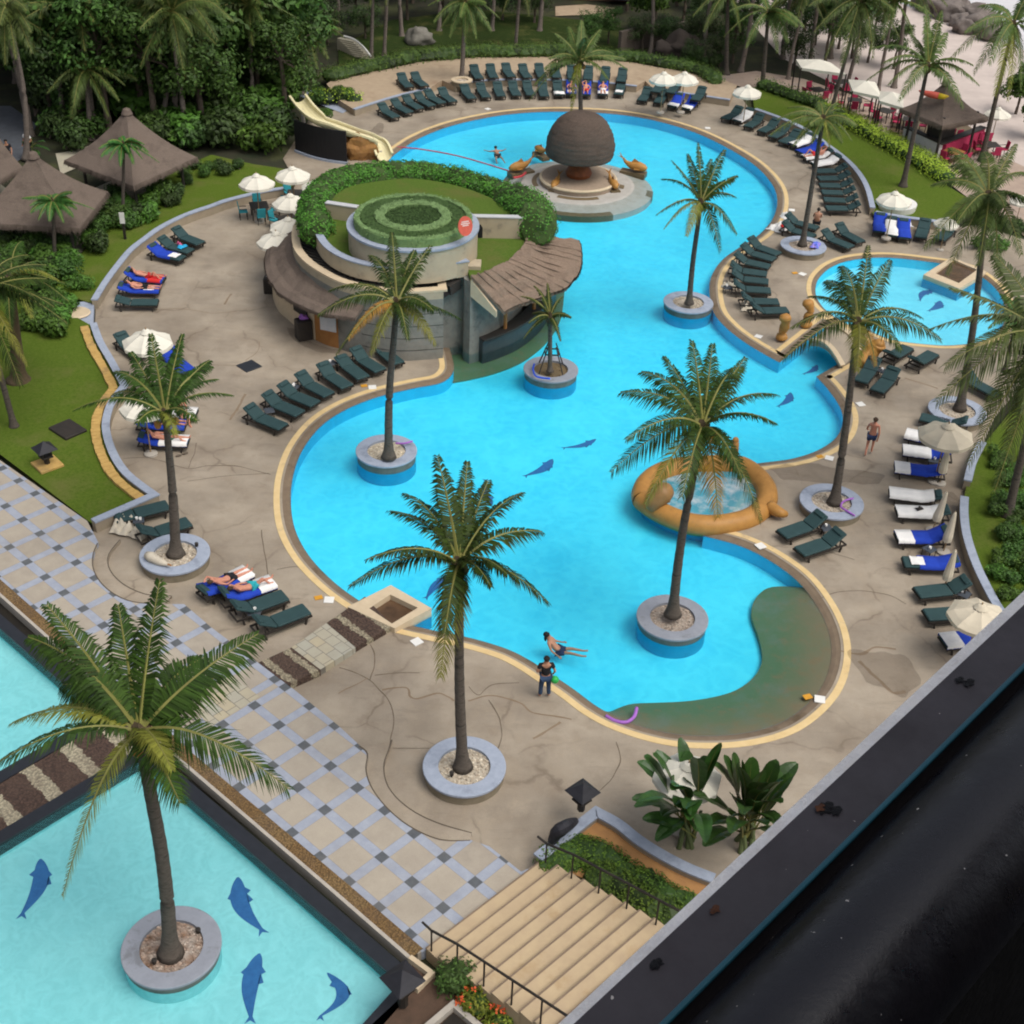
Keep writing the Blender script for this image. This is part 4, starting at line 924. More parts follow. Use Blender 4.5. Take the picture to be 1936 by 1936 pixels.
# ================================================================== SLIDE AND CURVED SCREEN
m_slide = mat('cream_slide_paint', (.66, .60, .36), .4, (.6, .54, .32), sc=2, world=True)
sl_ = thing('water_slide', 'long cream water slide curving down into the large pool', 'slide')
SP = catmull([at(*ZB(*p), z) for p, z in [((10, 575), 2.6), ((60, 640), 2.4), ((130, 700), 2.1), ((220, 735), 1.75), ((330, 775), 1.35), ((450, 815), .9), ((480, 850), .55), ((505, 910), .12)]], 5)
g = MB(); rows = []
for i, p in enumerate(SP):
    t = (SP[min(i+1, len(SP)-1)]-SP[max(0, i-1)]); t.z = 0; t.normalize(); s_ = V(t.y, -t.x, 0); rows.append([p+s_*(.50*math.cos(a))+V(0, 0, .42*(1-math.sin(a))-.1) for a in [PI*k/8 for k in range(9)]])
for a, b in zip(rows, rows[1:]): g.ribbon(a, b); g.ribbon([q-V(0, 0, .05) for q in b], [q-V(0, 0, .05) for q in a])
for side in (0, -1):
    for a, b in zip(rows, rows[1:]): g.beam(a[side], b[side], .14, .12)
g.obj('chute', m_slide, sl_)
for i in (3, 12, 22, 30):
    p = SP[i]; g = MB(); g.tube([V(p.x, p.y, -.02), V(p.x, p.y, p.z-.1)], .12, 8); g.obj('support', m_edge, sl_)
scr = thing('curved_screen', 'black curved screen wall beside the cream water slide', 'screen')
cs = catmull(pts(ZB, [(0, 860), (80, 890), (180, 915), (290, 930)], .05), 4)
hs = above(at(*ZB(290, 930), 0), ZB(285, 745)).z
g = MB(); g.wall(cs, .12, .0, hs); g.obj('panel', mat('black_panel', (.012, .012, .014), .6), scr)
g = MB(); g.wall(offset(cs, 0, False), .3, 0, .14); g.obj('base', m_cope, scr)
rk = at(*ZB(360, 900), 0)
rock = thing('orange_rock', 'orange artificial rock between the black screen and the slide', 'rock', loc=(rk.x, rk.y, 0))
g = MB(); g.blob(V(0, 0, .5), (1.0, .7, .95), 3, .25, 3); g.blob(V(.6, .2, .3), (.7, .6, .6), 8, .25, 2); g.obj('rock_mass', mat('orange_rock', (.33, .17, .05), .85, (.22, .11, .04), sc=2.5, bump=.5), rock)

# ================================================================== THATCHED HUTS
def hut(apex, cs_, ez, lab, name='thatched_hut', base=None, m=m_thatch):
    """cs_: pixel corners of the eave at height ez; apex px over their centre"""
    E_ = [at(*c, ez) for c in cs_]; ctr = sum(E_, V(0, 0, 0))/len(E_)
    ap = above(V(ctr.x, ctr.y, 0), apex); A_ = V(ctr.x, ctr.y, ap.z)
    A_ = A_ + V(ap.x-ctr.x, ap.y-ctr.y, 0)*.6
    t = thing(name, lab, 'hut', loc=(ctr.x, ctr.y, 0)); o = V(ctr.x, ctr.y, 0)
    g = MB(); n_ = len(E_)
    for i in range(n_):
        a, b = E_[i]-o, E_[(i+1) % n_]-o; ap_ = A_-o; rows = []
        for k in range(9):
            tt = k/8; row = []
            for j in range(13):
                s_ = j/12; p = (ap_.lerp(a, tt)).lerp(ap_.lerp(b, tt), s_); q = noise.noise(V(p.x*1.5, p.y*1.5, p.z*1.5+i))
                sg_ = -.28*math.sin(PI*tt)
                row.append(p+V(0, 0, sg_+(q*.07 if 0 < j < 12 else 0)))
            rows.append(row)
        for r0, r1 in zip(rows, rows[1:]): g.ribbon(r0, r1)
        low = [p-V(0, 0, .22+U(0, .1)) for p in rows[-1]]; g.ribbon(rows[-1], low); g.ribbon(low, [p-V(0, 0, .25) for p in rows[2]])
        for k in range(240):
            s_ = R(); p = a.lerp(b, s_)+V(0, 0, .02); d = V(p.x, p.y).normalized(); sd2 = (b-a).normalized()*U(.02, .05); q = p+d*U(.02, .16)-V(0, 0, U(.2, .42)); g.add([p-sd2, p+sd2, q], [(0, 1, 2)])
    g.obj('thatched_roof', m, t)
    g = MB(); g.lathe([(.32, A_.z-.22), (.2, A_.z+.05), (0, A_.z+.14)], V(A_.x-o.x, A_.y-o.y, 0), 10); g.obj('roof_cap', m, t)
    for i in range(n_):
        p = (E_[i]-o)*.74; g = MB(); g.tube([V(p.x, p.y, 0), V(p.x, p.y, ez+.3)], .09, 8); g.obj('post', m_slat, t)
    g = MB(); g.prism([(e-o)*.78 for e in E_], 0, .12); g.obj('floor', m_slab, t)
    return t, ctr, E_
h1, c1, e1 = hut((238, 208), [(122, 303), (252, 352), (372, 297), (262, 248)], 2.0, 'thatched hut with a square pyramid roof beside the small lawn')
h2, c2, e2 = hut((62, 290), [(-62, 420), (150, 432), (204, 362), (20, 350)], 2.0, 'thatched hut nearest the left edge with a brown pyramid roof')
h3, c3, e3 = hut((-30, 200), [(-110, 330), (-20, 350), (42, 315), (-40, 255)], 2.0, 'corner of a thatched roof cut by the left edge of the picture')
# ================================================================== PALMS
m_frond = mat('palm_leaflets', (.042, .074, .010), .6, (.018, .040, .006), sc=1.2, isl=.45, trans=.14, spec=.18)
m_frondY = mat('yellowing_leaflets', (.20, .19, .03), .6, (.13, .15, .02), sc=1.5, isl=.3, trans=.2)
m_frondO = mat('orange_dry_leaflets', (.40, .22, .03), .7, (.3, .18, .03), sc=1.5, isl=.3, trans=.2)
m_frondD = mat('dark_palm_leaflets', (.085, .12, .025), .6, (.05, .082, .016), sc=1.2, isl=.35, trans=.12, spec=.3)
m_rachis = mat('frond_stalk', (.20, .20, .05), .6, (.15, .14, .04), sc=2)
m_trunk = mat('palm_trunk', (.12, .10, .08), .9, (.07, .058, .048), sc=6, bump=.5, stretch=(1, 1, 3), col3=(.045, .04, .033), sc3=3, amt3=.55)
m_trunkL = mat('pale_palm_trunk', (.20, .165, .14), .9, (.14, .115, .095), sc=6, bump=.5, stretch=(1, 1, 3), col3=(.09, .075, .06), sc3=3, amt3=.55)
m_fibre = mat('crown_fibre', (.10, .07, .04), .95, (.06, .045, .025), sc=8)
m_nut = mat('orange_coconut', (.45, .22, .05), .5, (.38, .17, .04), sc=5)
WIND = V(.35, .1, 0)
def frond(g, c, tip, n=46, lw=.055, ll=.85, lift=.38, droop=.5, mi=0, rise=None):
    n = int(n*1.1); ll *= .76; droop *= 1.7
    d = tip-c; L = d.length; hz = V(d.x, d.y, 0)
    p1 = c + d*.38 + V(0, 0, L*lift); pr = None
    def B(t): return c*(1-t)**2 + p1*2*t*(1-t) + tip*t*t
    P = [B(k/12) for k in range(13)]
    g.tube(P, [.045*(1-k/13)+.008 for k in range(13)], 4, 3)
    side_ref = hz.cross(V(0, 0, 1)); side_ref = side_ref.normalized() if side_ref.length > .05 else V(1, 0, 0)
    tw = U(-.6, .6)
    for k in range(n):
        t = .10 + .90*(k+R()*.5)/n; p = B(t); tn = (B(min(1, t+.02))-B(t-.02)).normalized()
        s_ = (side_ref - tn*side_ref.dot(tn)).normalized(); up_ = s_.cross(tn)
        if up_.z < 0: up_ = -up_
        prof = math.sin(PI*min(1, (t*.86+.10)))**.55
        for sg in (-1, 1):
            if R() < .04: continue
            l = ll*prof*U(.82, 1.1)*(.6+.4*(1-abs(t-.45))); fwd_ = .45+.75*t*t
            dr = (s_*sg*.95 + tn*fwd_ + up_*(.28+tw*sg) + V(U(-.1, .1), U(-.1, .1), U(-.08, .08))).normalized()
            g1 = V(0, 0, -1)*l*droop
            a = p; b = p + dr*l*.45 + g1*.12; e = p + dr*l*.84 + g1*.62*U(.7, 1.2)
            w_ = tn*(lw*.5)
            g.add([a-w_*.6, a+w_*.6, b+w_, b-w_, e], [(0, 1, 2, 3), (3, 2, 4)], mi)
    return g
MATS_P = [m_frond, m_frondY, m_frondO, m_rachis]
def trunk_mesh(P, r0, r1, bulge=1.9):
    P = catmull(P, 8); N = len(P); g = MB(); rs = []
    for i in range(N):
        t = i/(N-1); r = r0+(r1-r0)*t; r *= 1+(bulge-1)*max(0, 1-t*7)**2; r *= 1+.05*(i % 2); rs.append(r)
    g.tube(P, rs, 12); return g
def palm(base_px, crown_px, tips, lab, bz=0.0, Lf=2.9, r0=.17, r1=.10, n=46, lw=.055, extra=6, name='coconut_palm', bend=.0, mt=None, group=None, nuts=0, mats=None, yel=(), org=(), base=None, ll=.85, hz=None, thin=()):
    b = base if base is not None else at(*base_px, bz); c = above(b, crown_px) if hz is None else V(hz[0], hz[1], hz[2])
    t = thing(name, lab, 'palm tree', loc=b, group=group); rel = c-b
    mid = rel*.5 + V(bend, 0, 0)
    trunk_mesh([V(0, 0, -.05), mid*.5+V(bend*.3, 0, 0), mid, rel*.78+V(bend*.4, 0, 0), rel], r0, r1).obj('trunk', mt or m_trunk, t, smooth=True)
    g = MB(); vd = ray(*crown_px).normalized()
    zc = (c-V(0, 0, H)).dot(fwd)
    for i, tp in enumerate(tips):
        d0 = ray(*tp); k = zc/d0.dot(fwd); q = V(0, 0, H)+d0*k - c     # in the crown's own plane
        dep = math.sqrt(max(0, Lf*Lf - q.length_squared))
        # tips drawn above the crown reach away, tips below reach towards the viewer; heights stay natural
        hdir = V(vd.x, vd.y, 0).normalized(); sgn = 1 if tp[1] < crown_px[1]-10 else -1
        k2 = sgn*dep*.55
        T_ = q + vd*k2
        frond(g, rel*1.0, rel+T_, n, lw*(.7 if i in thin else 1), ll*Lf/2.9*(.62 if i in thin else U(.85, 1.1)), lift=(.12 if T_.z > 1.2 else .34)+.04*R(), droop=.55, mi=1 if i in yel else (2 if i in org else 0))
    for i in range(extra):
        a = U(0, 2*PI); el = U(-.35, .9); l = Lf*U(.75, .98); T_ = V(math.cos(a)*l*math.cos(el), math.sin(a)*l*math.cos(el), l*math.sin(el)-.3) + WIND*.4
        frond(g, rel, rel+T_, n, lw, ll*Lf/2.9, lift=.22, droop=.55)
    g.obj('crown', mats or MATS_P, t)
    g = MB(); g.blob(rel+V(0, 0, -.12), (r1*2.1, r1*2.1, .34), 3, .3, 2)
    for k in range(10):
        a = 2*PI*k/10; g.tube([rel+V(0, 0, -.3), rel+V(math.cos(a)*.22, math.sin(a)*.22, .12)], [.07, .03], 5)
    g.obj('crown_base', m_fibre, t)
    for k in range(nuts):
        a = 2*PI*k/nuts+.5; g = MB(); g.blob(V(0, 0, 0), (.13, .13, .16), k, .08, 2); g.obj('coconut', m_nut, t, loc=rel+V(math.cos(a)*.3, math.sin(a)*.3, -.3), smooth=True)
    return t
palm((322, 1800), (264, 1385), [(303, 1092), (86, 1140), (48, 1200), (222, 1135), (15, 1365), (-12, 1450), (492, 1195), (428, 1275), (545, 1492), (118, 1695), (322, 1452), (110, 1290), (365, 1300), (395, 1235)],
     'large coconut palm rising from the round planter in the near aqua pool', bz=.5, Lf=3.6, n=70, extra=1, nuts=3, yel=(10, 4, 9), thin=(9, 7), bend=.12, r0=.19, r1=.13, ll=1.0)
palm((875, 1448), (868, 1068), [(665, 1107), (733, 962), (762, 928), (826, 858), (884, 868), (925, 903), (990, 927), (1029, 1003), (1031, 1137), (833, 1278), (926, 1108), (700, 1058), (842, 1190), (955, 1085)],
     'straight coconut palm in the planter on the near deck, in front of the pool', bz=.42, Lf=3.2, n=60, extra=0, yel=(9,), bend=-.05)
palm((1272, 1160), (1328, 808), [(1157, 892), (1170, 740), (1255, 670), (1308, 640), (1348, 646), (1412, 672), (1472, 745), (1462, 800), (1440, 985), (1357, 975), (1222, 950), (1188, 830), (1290, 935), (1395, 690), (1210, 700), (1400, 900)],
     'leaning coconut palm in the planter island at the near end of the pool', bz=.45, Lf=3.35, n=58, extra=0, yel=(10,), org=(9,), bend=-.1)
palm((1578, 948), (1622, 612), [(1480, 680), (1528, 559), (1560, 528), (1642, 462), (1684, 489), (1778, 642), (1702, 660), (1590, 500), (1498, 620), (1655, 690), (1620, 700), (1745, 600)],
     'coconut palm in the deck planter between the whirlpool and the row of towels', bz=.42, Lf=3.1, n=50, extra=0, yel=(10,), org=(9,), thin=(9,), bend=.05)
palm((1303, 572), (1325, 385), [(1243, 405), (1250, 338), (1270, 303), (1320, 270), (1370, 283), (1386, 342), (1392, 372), (1392, 442), (1362, 475), (1298, 445), (1256, 432), (1345, 300), (1300, 290)],
     'coconut palm in the planter island in the narrow middle of the pool', bz=.45, Lf=2.6, n=44, lw=.06, extra=1, r0=.14, yel=(9, 10), bend=-.05)
palm((735, 862), (750, 574), [(601, 596), (635, 672), (702, 668), (822, 651), (818, 587), (741, 438), (784, 471), (699, 480), (622, 548), (815, 463), (660, 640), (770, 640)],
     'coconut palm in the planter island at the left of the pool, before the bar', bz=.45, Lf=2.9, n=48, lw=.06, extra=1, yel=(2, 3), org=(10,), thin=(10,), bend=-.1)
palm((332, 1045), (313, 785), [(140, 775), (210, 744), (246, 663), (285, 630), (345, 630), (441, 746), (371, 795), (338, 650), (412, 715), (215, 700), (260, 800), (400, 690), (330, 820)],
     'coconut palm in the deck planter beside the curved wall at the left', bz=.42, Lf=2.9, n=50, lw=.06, extra=1, nuts=2, yel=(12,), r0=.19, bend=.05)
palm((1517, 462), (1556, 226), [(1456, 255), (1490, 203), (1547, 192), (1597, 211), (1620, 237), (1568, 278), (1500, 275), (1610, 265), (1470, 225), (1535, 270), (1585, 195)],
     'thin coconut palm in the planter with the inflatable, right of the pool', bz=.42, Lf=2.1, n=36, lw=.07, extra=2, mats=[m_frondD, m_frondY, m_frondO, m_rachis], yel=(5,), r0=.15)
palm((1815, 772), (1868, 372), [(1747, 470), (1760, 348), (1800, 310), (1859, 285), (1922, 270), (1960, 400), (1930, 480), (1850, 500), (1790, 520), (1810, 420), (1945, 330), (1885, 520)],
     'tall coconut palm in the planter beside the small round pool', bz=.42, Lf=3.2, n=50, lw=.06, extra=3, mats=[m_frondD, m_frondY, m_frondO, m_rachis], bend=.1)
palm((1905, 975), (1985, 640), [(1770, 760), (1757, 622), (1800, 545), (1880, 480), (1850, 800), (1830, 880), (1960, 900), (1790, 690), (1930, 560), (2050, 500), (2100, 700), (1880, 930), (1900, 850), (1935, 780)],
     'big dark coconut palm with sweeping fronds at the right edge', bz=.22, Lf=3.9, n=60, lw=.07, extra=4, mats=[m_frondD, m_frondY, m_frondO, m_rachis], yel=(12,), ll=1.1)
palm((1040, 700), (1040, 600), [(985, 560), (1010, 540), (1035, 535), (1065, 560), (1080, 600), (1000, 610), (1060, 645), (990, 640)],
     'small young palm propped by stakes in the planter island by the bar', bz=.42, Lf=1.5, n=30, lw=.06, extra=2, r0=.10, r1=.09, ll=.7)
palm((1100, 298), (1096, 118), [(1000, 190), (1010, 160), (1040, 110), (1075, 50), (1100, 38), (1135, 55), (1160, 100), (1185, 130), (1080, 210), (1030, 130), (1150, 150)],
     'coconut palm standing just behind the dark dome on the island', bz=-.1, Lf=3.0, n=40, lw=.085, extra=3, mats=[m_frondD, m_frondY, m_frondO, m_rachis], yel=(8,), nuts=2)
palm((1707, 352), (1754, 126), [(1640, 150), (1672, 118), (1720, 60), (1749, 11), (1790, 60), (1838, 122), (1821, 203), (1650, 90), (1700, 190), (1680, 160), (1850, 160), (1780, 20)],
     'coconut palm on the right lawn beside the white table umbrella', bz=.22, Lf=3.3, n=42, lw=.085, extra=2, mats=[m_frondD, m_frondY, m_frondO, m_rachis])
palm((1855, 305), (1916, 46), [(1795, 112), (1825, 60), (1850, 10), (1880, 182), (1930, 170), (1870, 120), (1960, 20), (1980, 130), (1840, 140), (1905, 190)],
     'tall palm beside the beach bar at the top right corner', bz=0, Lf=3.6, n=42, lw=.085, extra=2, mats=[m_frondD, m_frondY, m_frondO, m_rachis], yel=(3, 9))
palm((1563, 240), (1628, 5), [(1540, 60), (1560, 110), (1590, 125), (1650, 110), (1700, 70), (1670, -40), (1600, -50), (1530, 10), (1690, 20), (1620, 120)],
     'slender palm behind the clipped hedge with its crown at the top edge', bz=.05, Lf=3.8, n=42, lw=.085, extra=2, mats=[m_frondD, m_frondY, m_frondO, m_rachis], r0=.13)
palm((1441, 165), (1453, 24), [(1368, 70), (1380, 20), (1430, -30), (1500, -10), (1520, 50), (1490, 80), (1410, 90), (1470, 100)],
     'drooping palm behind the single umbrella at the far right of the pool', bz=.05, Lf=3.0, n=36, lw=.09, extra=4, mats=[m_frondD, m_frondY, m_frondO, m_rachis])
palm((1373, 140), (1376, -10), [(1310, 30), (1330, 60), (1400, 60), (1430, 20), (1350, -60)], 'dark palm trunk right of the boulders with its crown cut by the top edge', bz=.05, Lf=3.0, n=34, lw=.09, extra=4, mats=[m_frondD, m_frondY, m_frondO, m_rachis])
# left side
MD = [m_frondD, m_frondY, m_frondO, m_rachis]
palm((303, 252), (334, 2), [(250, 60), (270, 120), (300, 110), (350, 150), (380, 130), (410, 75), (440, 40), (240, 10), (370, 160), (400, 120), (200, 40), (300, 30)],
     'tall palm behind the front hut with a feathery crown at the top', bz=.1, Lf=4.2, n=46, lw=.09, extra=4, mats=MD, mt=m_trunkL, bend=.1)
palm((50, 300), (16, 15), [(60, 100), (58, 60), (30, 110), (-30, 60), (-20, 110), (10, 120), (-40, 10), (50, 20), (5, -60)],
     'tall palm with a pale leaning trunk beside the leftmost huts', bz=.1, Lf=3.6, n=46, lw=.08, extra=3, mats=MD, mt=m_trunkL, bend=.3)
palm((172, 262), (162, 135), [(90, 175), (110, 150), (140, 200), (135, 225), (205, 220), (225, 190), (235, 160), (200, 120), (130, 110), (170, 90)],
     'short drooping palm just left of the front hut roof', bz=.1, Lf=3.0, n=40, lw=.085, extra=4, mats=MD, mt=m_trunkL)
palm((570, 175), (576, 58), [(515, 40), (530, 20), (560, 5), (600, 10), (640, 40), (620, 110), (600, 130), (545, 95), (500, 70), (650, 70), (520, 100), (590, 140)],
     'bushy palm at the bend of the path above the slide', bz=.1, Lf=3.4, n=40, lw=.09, extra=3, mats=MD, mt=m_trunkL, yel=(7,))
palm((873, 148), (880, 5), [(820, 40), (830, 60), (850, 70), (900, 72), (930, 60), (945, 35), (880, 80), (810, 10), (950, -10)],
     'palm growing at the corner between the two far lounger rows', bz=.4, Lf=2.6, n=38, lw=.09, extra=3, mats=MD, mt=m_trunkL)
palm((702, 112), (706, -60), [(650, -20), (680, -20), (730, -10), (750, -40), (700, 10)], 'left one of two thin pale trunks beyond the garden steps', bz=.1, Lf=3.2, n=30, lw=.09, extra=4, mats=MD, mt=m_trunkL, r0=.14)
palm((726, 108), (735, -70), [(680, -20), (700, -20), (750, -10), (780, -40), (730, 10)], 'right one of two thin pale trunks beyond the garden steps', bz=.1, Lf=3.2, n=30, lw=.09, extra=4, mats=MD, mt=m_trunkL, r0=.14)
palm((974, 95), (985, -40), [(930, 0), (950, 25), (1000, 30), (1030, 0), (960, -80)], 'thin palm on the shaded lawn behind the middle of the upper terrace', bz=.1, Lf=3.0, n=32, lw=.09, extra=4, mats=MD, mt=m_trunkL, r0=.13)
palm((27, 806), (-40, 560), [(128, 612), (60, 560), (90, 500), (50, 690), (0, 720), (-80, 500), (-120, 600), (55, 480), (100, 580), (40, 730)],
     'palm leaning in from the left edge over the lawn', bz=.28, Lf=3.4, n=48, lw=.07, extra=3, mt=m_trunk, r0=.12, yel=(3, 4))
palm((36, 718), (20, 525), [(130, 570), (100, 495), (40, 455), (-30, 500), (60, 600), (20, 620), (-20, 620), (110, 530)],
     'palm with a shaggy skirted trunk in a soil ring on the left lawn', bz=.28, Lf=2.6, n=44, lw=.07, extra=3, mt=m_fibre, r0=.32, yel=(4, 7))
def small_palm(base_px, crown_px, lab, h=None, spread=70, bz=.1):
    cx_, cy_ = crown_px
    tp = [(cx_+spread*math.cos(a)*U(.8, 1), cy_-spread*.55*math.sin(a)*U(.8, 1)+12) for a in [2*PI*k/11 for k in range(11)]]
    palm(base_px, crown_px, tp, lab, bz=bz, Lf=1.9, n=34, lw=.08, extra=3, r0=.10, r1=.07, name='manila_palm', mats=[m_frond2, m_frondY, m_frondO, m_rachis], ll=.75)
m_frond2 = mat('bright_palm_leaflets', (.05, .15, .025), .5, (.035, .11, .018), sc=1.2, isl=.3, trans=.15)
small_palm((232, 420), (234, 275), 'small arching palm in front of the front hut', spread=50)
small_palm((104, 500), (100, 382), 'small arching palm in front of the leftmost hut', spread=52)
small_palm((1900, 700), (1925, 600), 'low dark palm shoots under the big palm at the right edge', spread=60)

# background palms: four crowns reused
def generic_palm(seed, L=3.1):
    random.seed(seed); t = thing('background_palm', 'x', 'palm tree'); h = 6.2+seed*.35
    g = MB(); rel = V(.3*(seed-2), .2, h)
    trunk_mesh([V(0, 0, -.1), rel*.3+V(.1, 0, 0), rel*.65, rel], .15, .09).obj('trunk', m_trunkL, t, smooth=True)
    for i in range(20):
        a = 2*PI*i/20*1.0+U(-.2, .2); el = (-.75, -.1, .35, .85)[i % 4]+U(-.15, .15); l = L*U(.85, 1)
        frond(g, rel, rel+V(math.cos(a)*l*math.cos(el), math.sin(a)*l*math.cos(el), l*math.sin(el)-.2), 26, .11, .85, .24, .6)
    g.obj('crown', MD, t); return t
# ================================================================== SHRUBS AND BROADLEAF TREES
m_lf = [mat('broad_leaves_bright', (.075, .16, .02), .6, (.045, .10, .013), sc=.8, isl=.5, trans=.15),
        mat('broad_leaves_mid', (.058, .118, .02), .6, (.036, .08, .013), sc=.8, isl=.5, trans=.12),
        mat('broad_leaves_dark', (.042, .08, .017), .6, (.028, .055, .012), sc=.8, isl=.5, trans=.1)]
m_bark = mat('bark', (.13, .10, .075), .95, (.08, .065, .05), sc=5, bump=.5)
def tree_proto(seed, h, w_, m, lsz=.26, nl=2600, name='broadleaf_tree'):
    random.seed(seed*13+5); t = thing(name, 'x', 'tree')
    g = MB(); P = catmull([V(0, 0, -.1), V(.1, .05, h*.3), V(U(-.2, .2), 0, h*.62)], 4); g.tube(P, [.2*(1-.4*i/len(P)) for i in range(len(P))], 8)
    cl = []
    for i in range(13):
        a = U(0, 2*PI); r = w_*.62*math.sqrt(R()); z = h*U(.42, .9)*(1-.18*(r/w_)); cl.append((V(r*math.cos(a), r*math.sin(a), z), w_*U(.26, .44)))
        g.tube([P[-2], P[-1].lerp(cl[-1][0], .5), cl[-1][0]], [.09, .05, .02], 5)
    g.obj('trunk', m_bark, t)
    g = MB()
    for c_, r_ in cl:
        for j in range(nl//13):
            d = V(U(-1, 1), U(-1, 1), U(-.8, 1)).normalized(); rr_ = r_*U(.55, 1.08)*(1+noise.noise(d*2+c_)*.35)
            g.leaf(c_+V(d.x*rr_, d.y*rr_, d.z*rr_*.8), (d+V(U(-.8, .8), U(-.8, .8), U(-.1, 1))).normalized(), lsz*U(.7, 1.3), lsz*.5)
    g.obj('crown', m, t); return t
def shrub_proto(seed, m, name='shrub', nl=900, lsz=.17, hz=.85, rx=.8):
    random.seed(seed*7+1); t = thing(name, 'x', 'shrub'); g = MB()
    for k in range(6):
        a = U(0, 2*PI); g.tube([V(0, 0, 0), V(math.cos(a)*rx*.4, math.sin(a)*rx*.4, hz*.6)], [.03, .015], 5)
    g.obj('stem', m_bark, t)
    g = MB(); cl = [(V(U(-.5, .5)*rx, U(-.5, .5)*rx, hz*U(.35, .75)), rx*U(.4, .6)) for _ in range(6)]
    for c_, r_ in cl:
        for j in range(nl//6):
            d = V(U(-1, 1), U(-1, 1), U(-.8, 1)).normalized(); rr_ = r_*U(.6, 1.05)
            g.leaf(c_+d*rr_, (d+V(U(-.8, .8), U(-.8, .8), U(0, 1))).normalized(), lsz*U(.7, 1.3), lsz*.5)
    g.obj('foliage', m, t); return t
def place(proto, used, loc, rz, sc, lab, group):
    if not used.get(proto.name): 
        used[proto.name] = 1; proto.location = loc; proto.rotation_euler.z = rz; proto.scale = (sc,)*3; tag(proto, lab, None, group); return proto
    return copy_tree(proto, loc, rz, lab, sc, group)
USED = {}
gp = [generic_palm(i) for i in (1, 2, 3)]
tp_ = [tree_proto(1, 6.5, 3.0, m_lf[0], .42, 3000), tree_proto(2, 7.5, 3.3, m_lf[1], .30, 3400), tree_proto(3, 6.0, 3.2, m_lf[2], .24, 3400), tree_proto(4, 8.5, 3.4, m_lf[1], .5, 2600)]
sh_ = [shrub_proto(1, m_lf[0]), shrub_proto(2, m_lf[1]), shrub_proto(3, m_lf[2]), shrub_proto(4, m_lf[0], nl=700, lsz=.26)]
random.seed(21)
NEAR_HUT = [c1, c2, c3]
def clear(p, r=2.6): return all((V(p.x, p.y)-V(q.x, q.y)).length > r for q in NEAR_HUT)
jungle = []
tries = 0
while len(jungle) < 90 and tries < 9000:
    tries += 1
    u = U(-60, 560); v = U(-25, 262); 
    if v > 262 - max(0, (u-380))*.15: continue
    p = at(u, v); 
    if not clear(p, 3.6 if v < 300 else 3): continue
    if u < 60 and v > 190: continue                     # the paved spot by the left huts
    if 560 < u: continue
    if any((p-q).length < 2.3 for q in jungle): continue
    jungle.append(p)
def pxof(p):
    q = p-V(0, 0, H); zc_ = q.dot(fwd); return 968+F*q.dot(r2)/zc_, 968-F*q.dot(u2)/zc_
def where(p):
    u, v = pxof(p)
    a = 'near the left edge' if u < 70 else 'behind the gap between the huts' if u < 170 else 'behind the front hut' if u < 290 else 'right of the tall feathery palm' if u < 420 else 'beside the water slide'
    b = 'in the back rows of the dense garden ' if v < 70 else 'in the middle of the dense garden ' if v < 170 else 'in the front of the dense garden '
    return b+a
for i, p in enumerate(jungle):
    k = random.choice((0, 1, 2, 2, 1, 3)); s_ = U(.95, 1.3)
    place(tp_[k], USED, p, U(0, 6.28), s_, ['bright green big-leaved tree ', 'mid green tree ', 'dark fine-leaved tree ', 'tall broad-leaved tree '][k] + where(p), 'trees of the dense garden behind the huts')
for i in range(15):
    u, v = [(30, 60), (95, 40), (150, 20), (215, 70), (260, 130), (390, 110), (440, 60), (480, 130), (110, 110), (60, 160), (350, 180), (520, 30), (410, 5), (180, 160), (-10, 120)][i]
    place(gp[i % 3], USED, at(u, v+95), U(0, 6.28), U(1.0, 1.3), 'slim palm '+where(at(u, v+95)), 'palms among the garden trees')
TU = [(U(-30, 545), U(60, 250)) for _ in range(26)]
for _ in range(26):
    i = _; place(gp[i % 3], USED, at(*TU[_]), U(0, 6.28), U(1.05, 1.4), 'drooping palm '+where(at(TU[_][0], TU[_][1])), 'palms of the thicket')
for i, (u, v) in enumerate([(640, 60), (760, 70), (830, 60), (930, 60), (1020, 60), (1230, 100), (1330, 110), (1400, 135), (1490, 150), (1530, 130), (1600, 165), (1660, 175), (1480, 110), (1570, 110), (1690, 165)]):
    place(gp[(i+1) % 3], USED, at(u, v), U(0, 6.28), U(.95, 1.2), ORD[min(i, 11)]+' palm from the left along the far edge of the garden' if i < 12 else 'palm over the beach awnings', 'palms along the far edge')
for i in range(95):
    u = U(-20, 545); v = U(60, 285); p = at(u, v)
    if not clear(p, 3.4) or (u < 60 and v > 190): continue
    k = random.choice((0, 1, 2, 3)); place(sh_[k], USED, p, U(0, 6.28), U(1.5, 2.6), ['bright low shrub ', 'mid green undergrowth shrub ', 'dark undergrowth shrub ', 'big-leaved undergrowth plant '][k]+where(p), 'undergrowth of the dense garden')
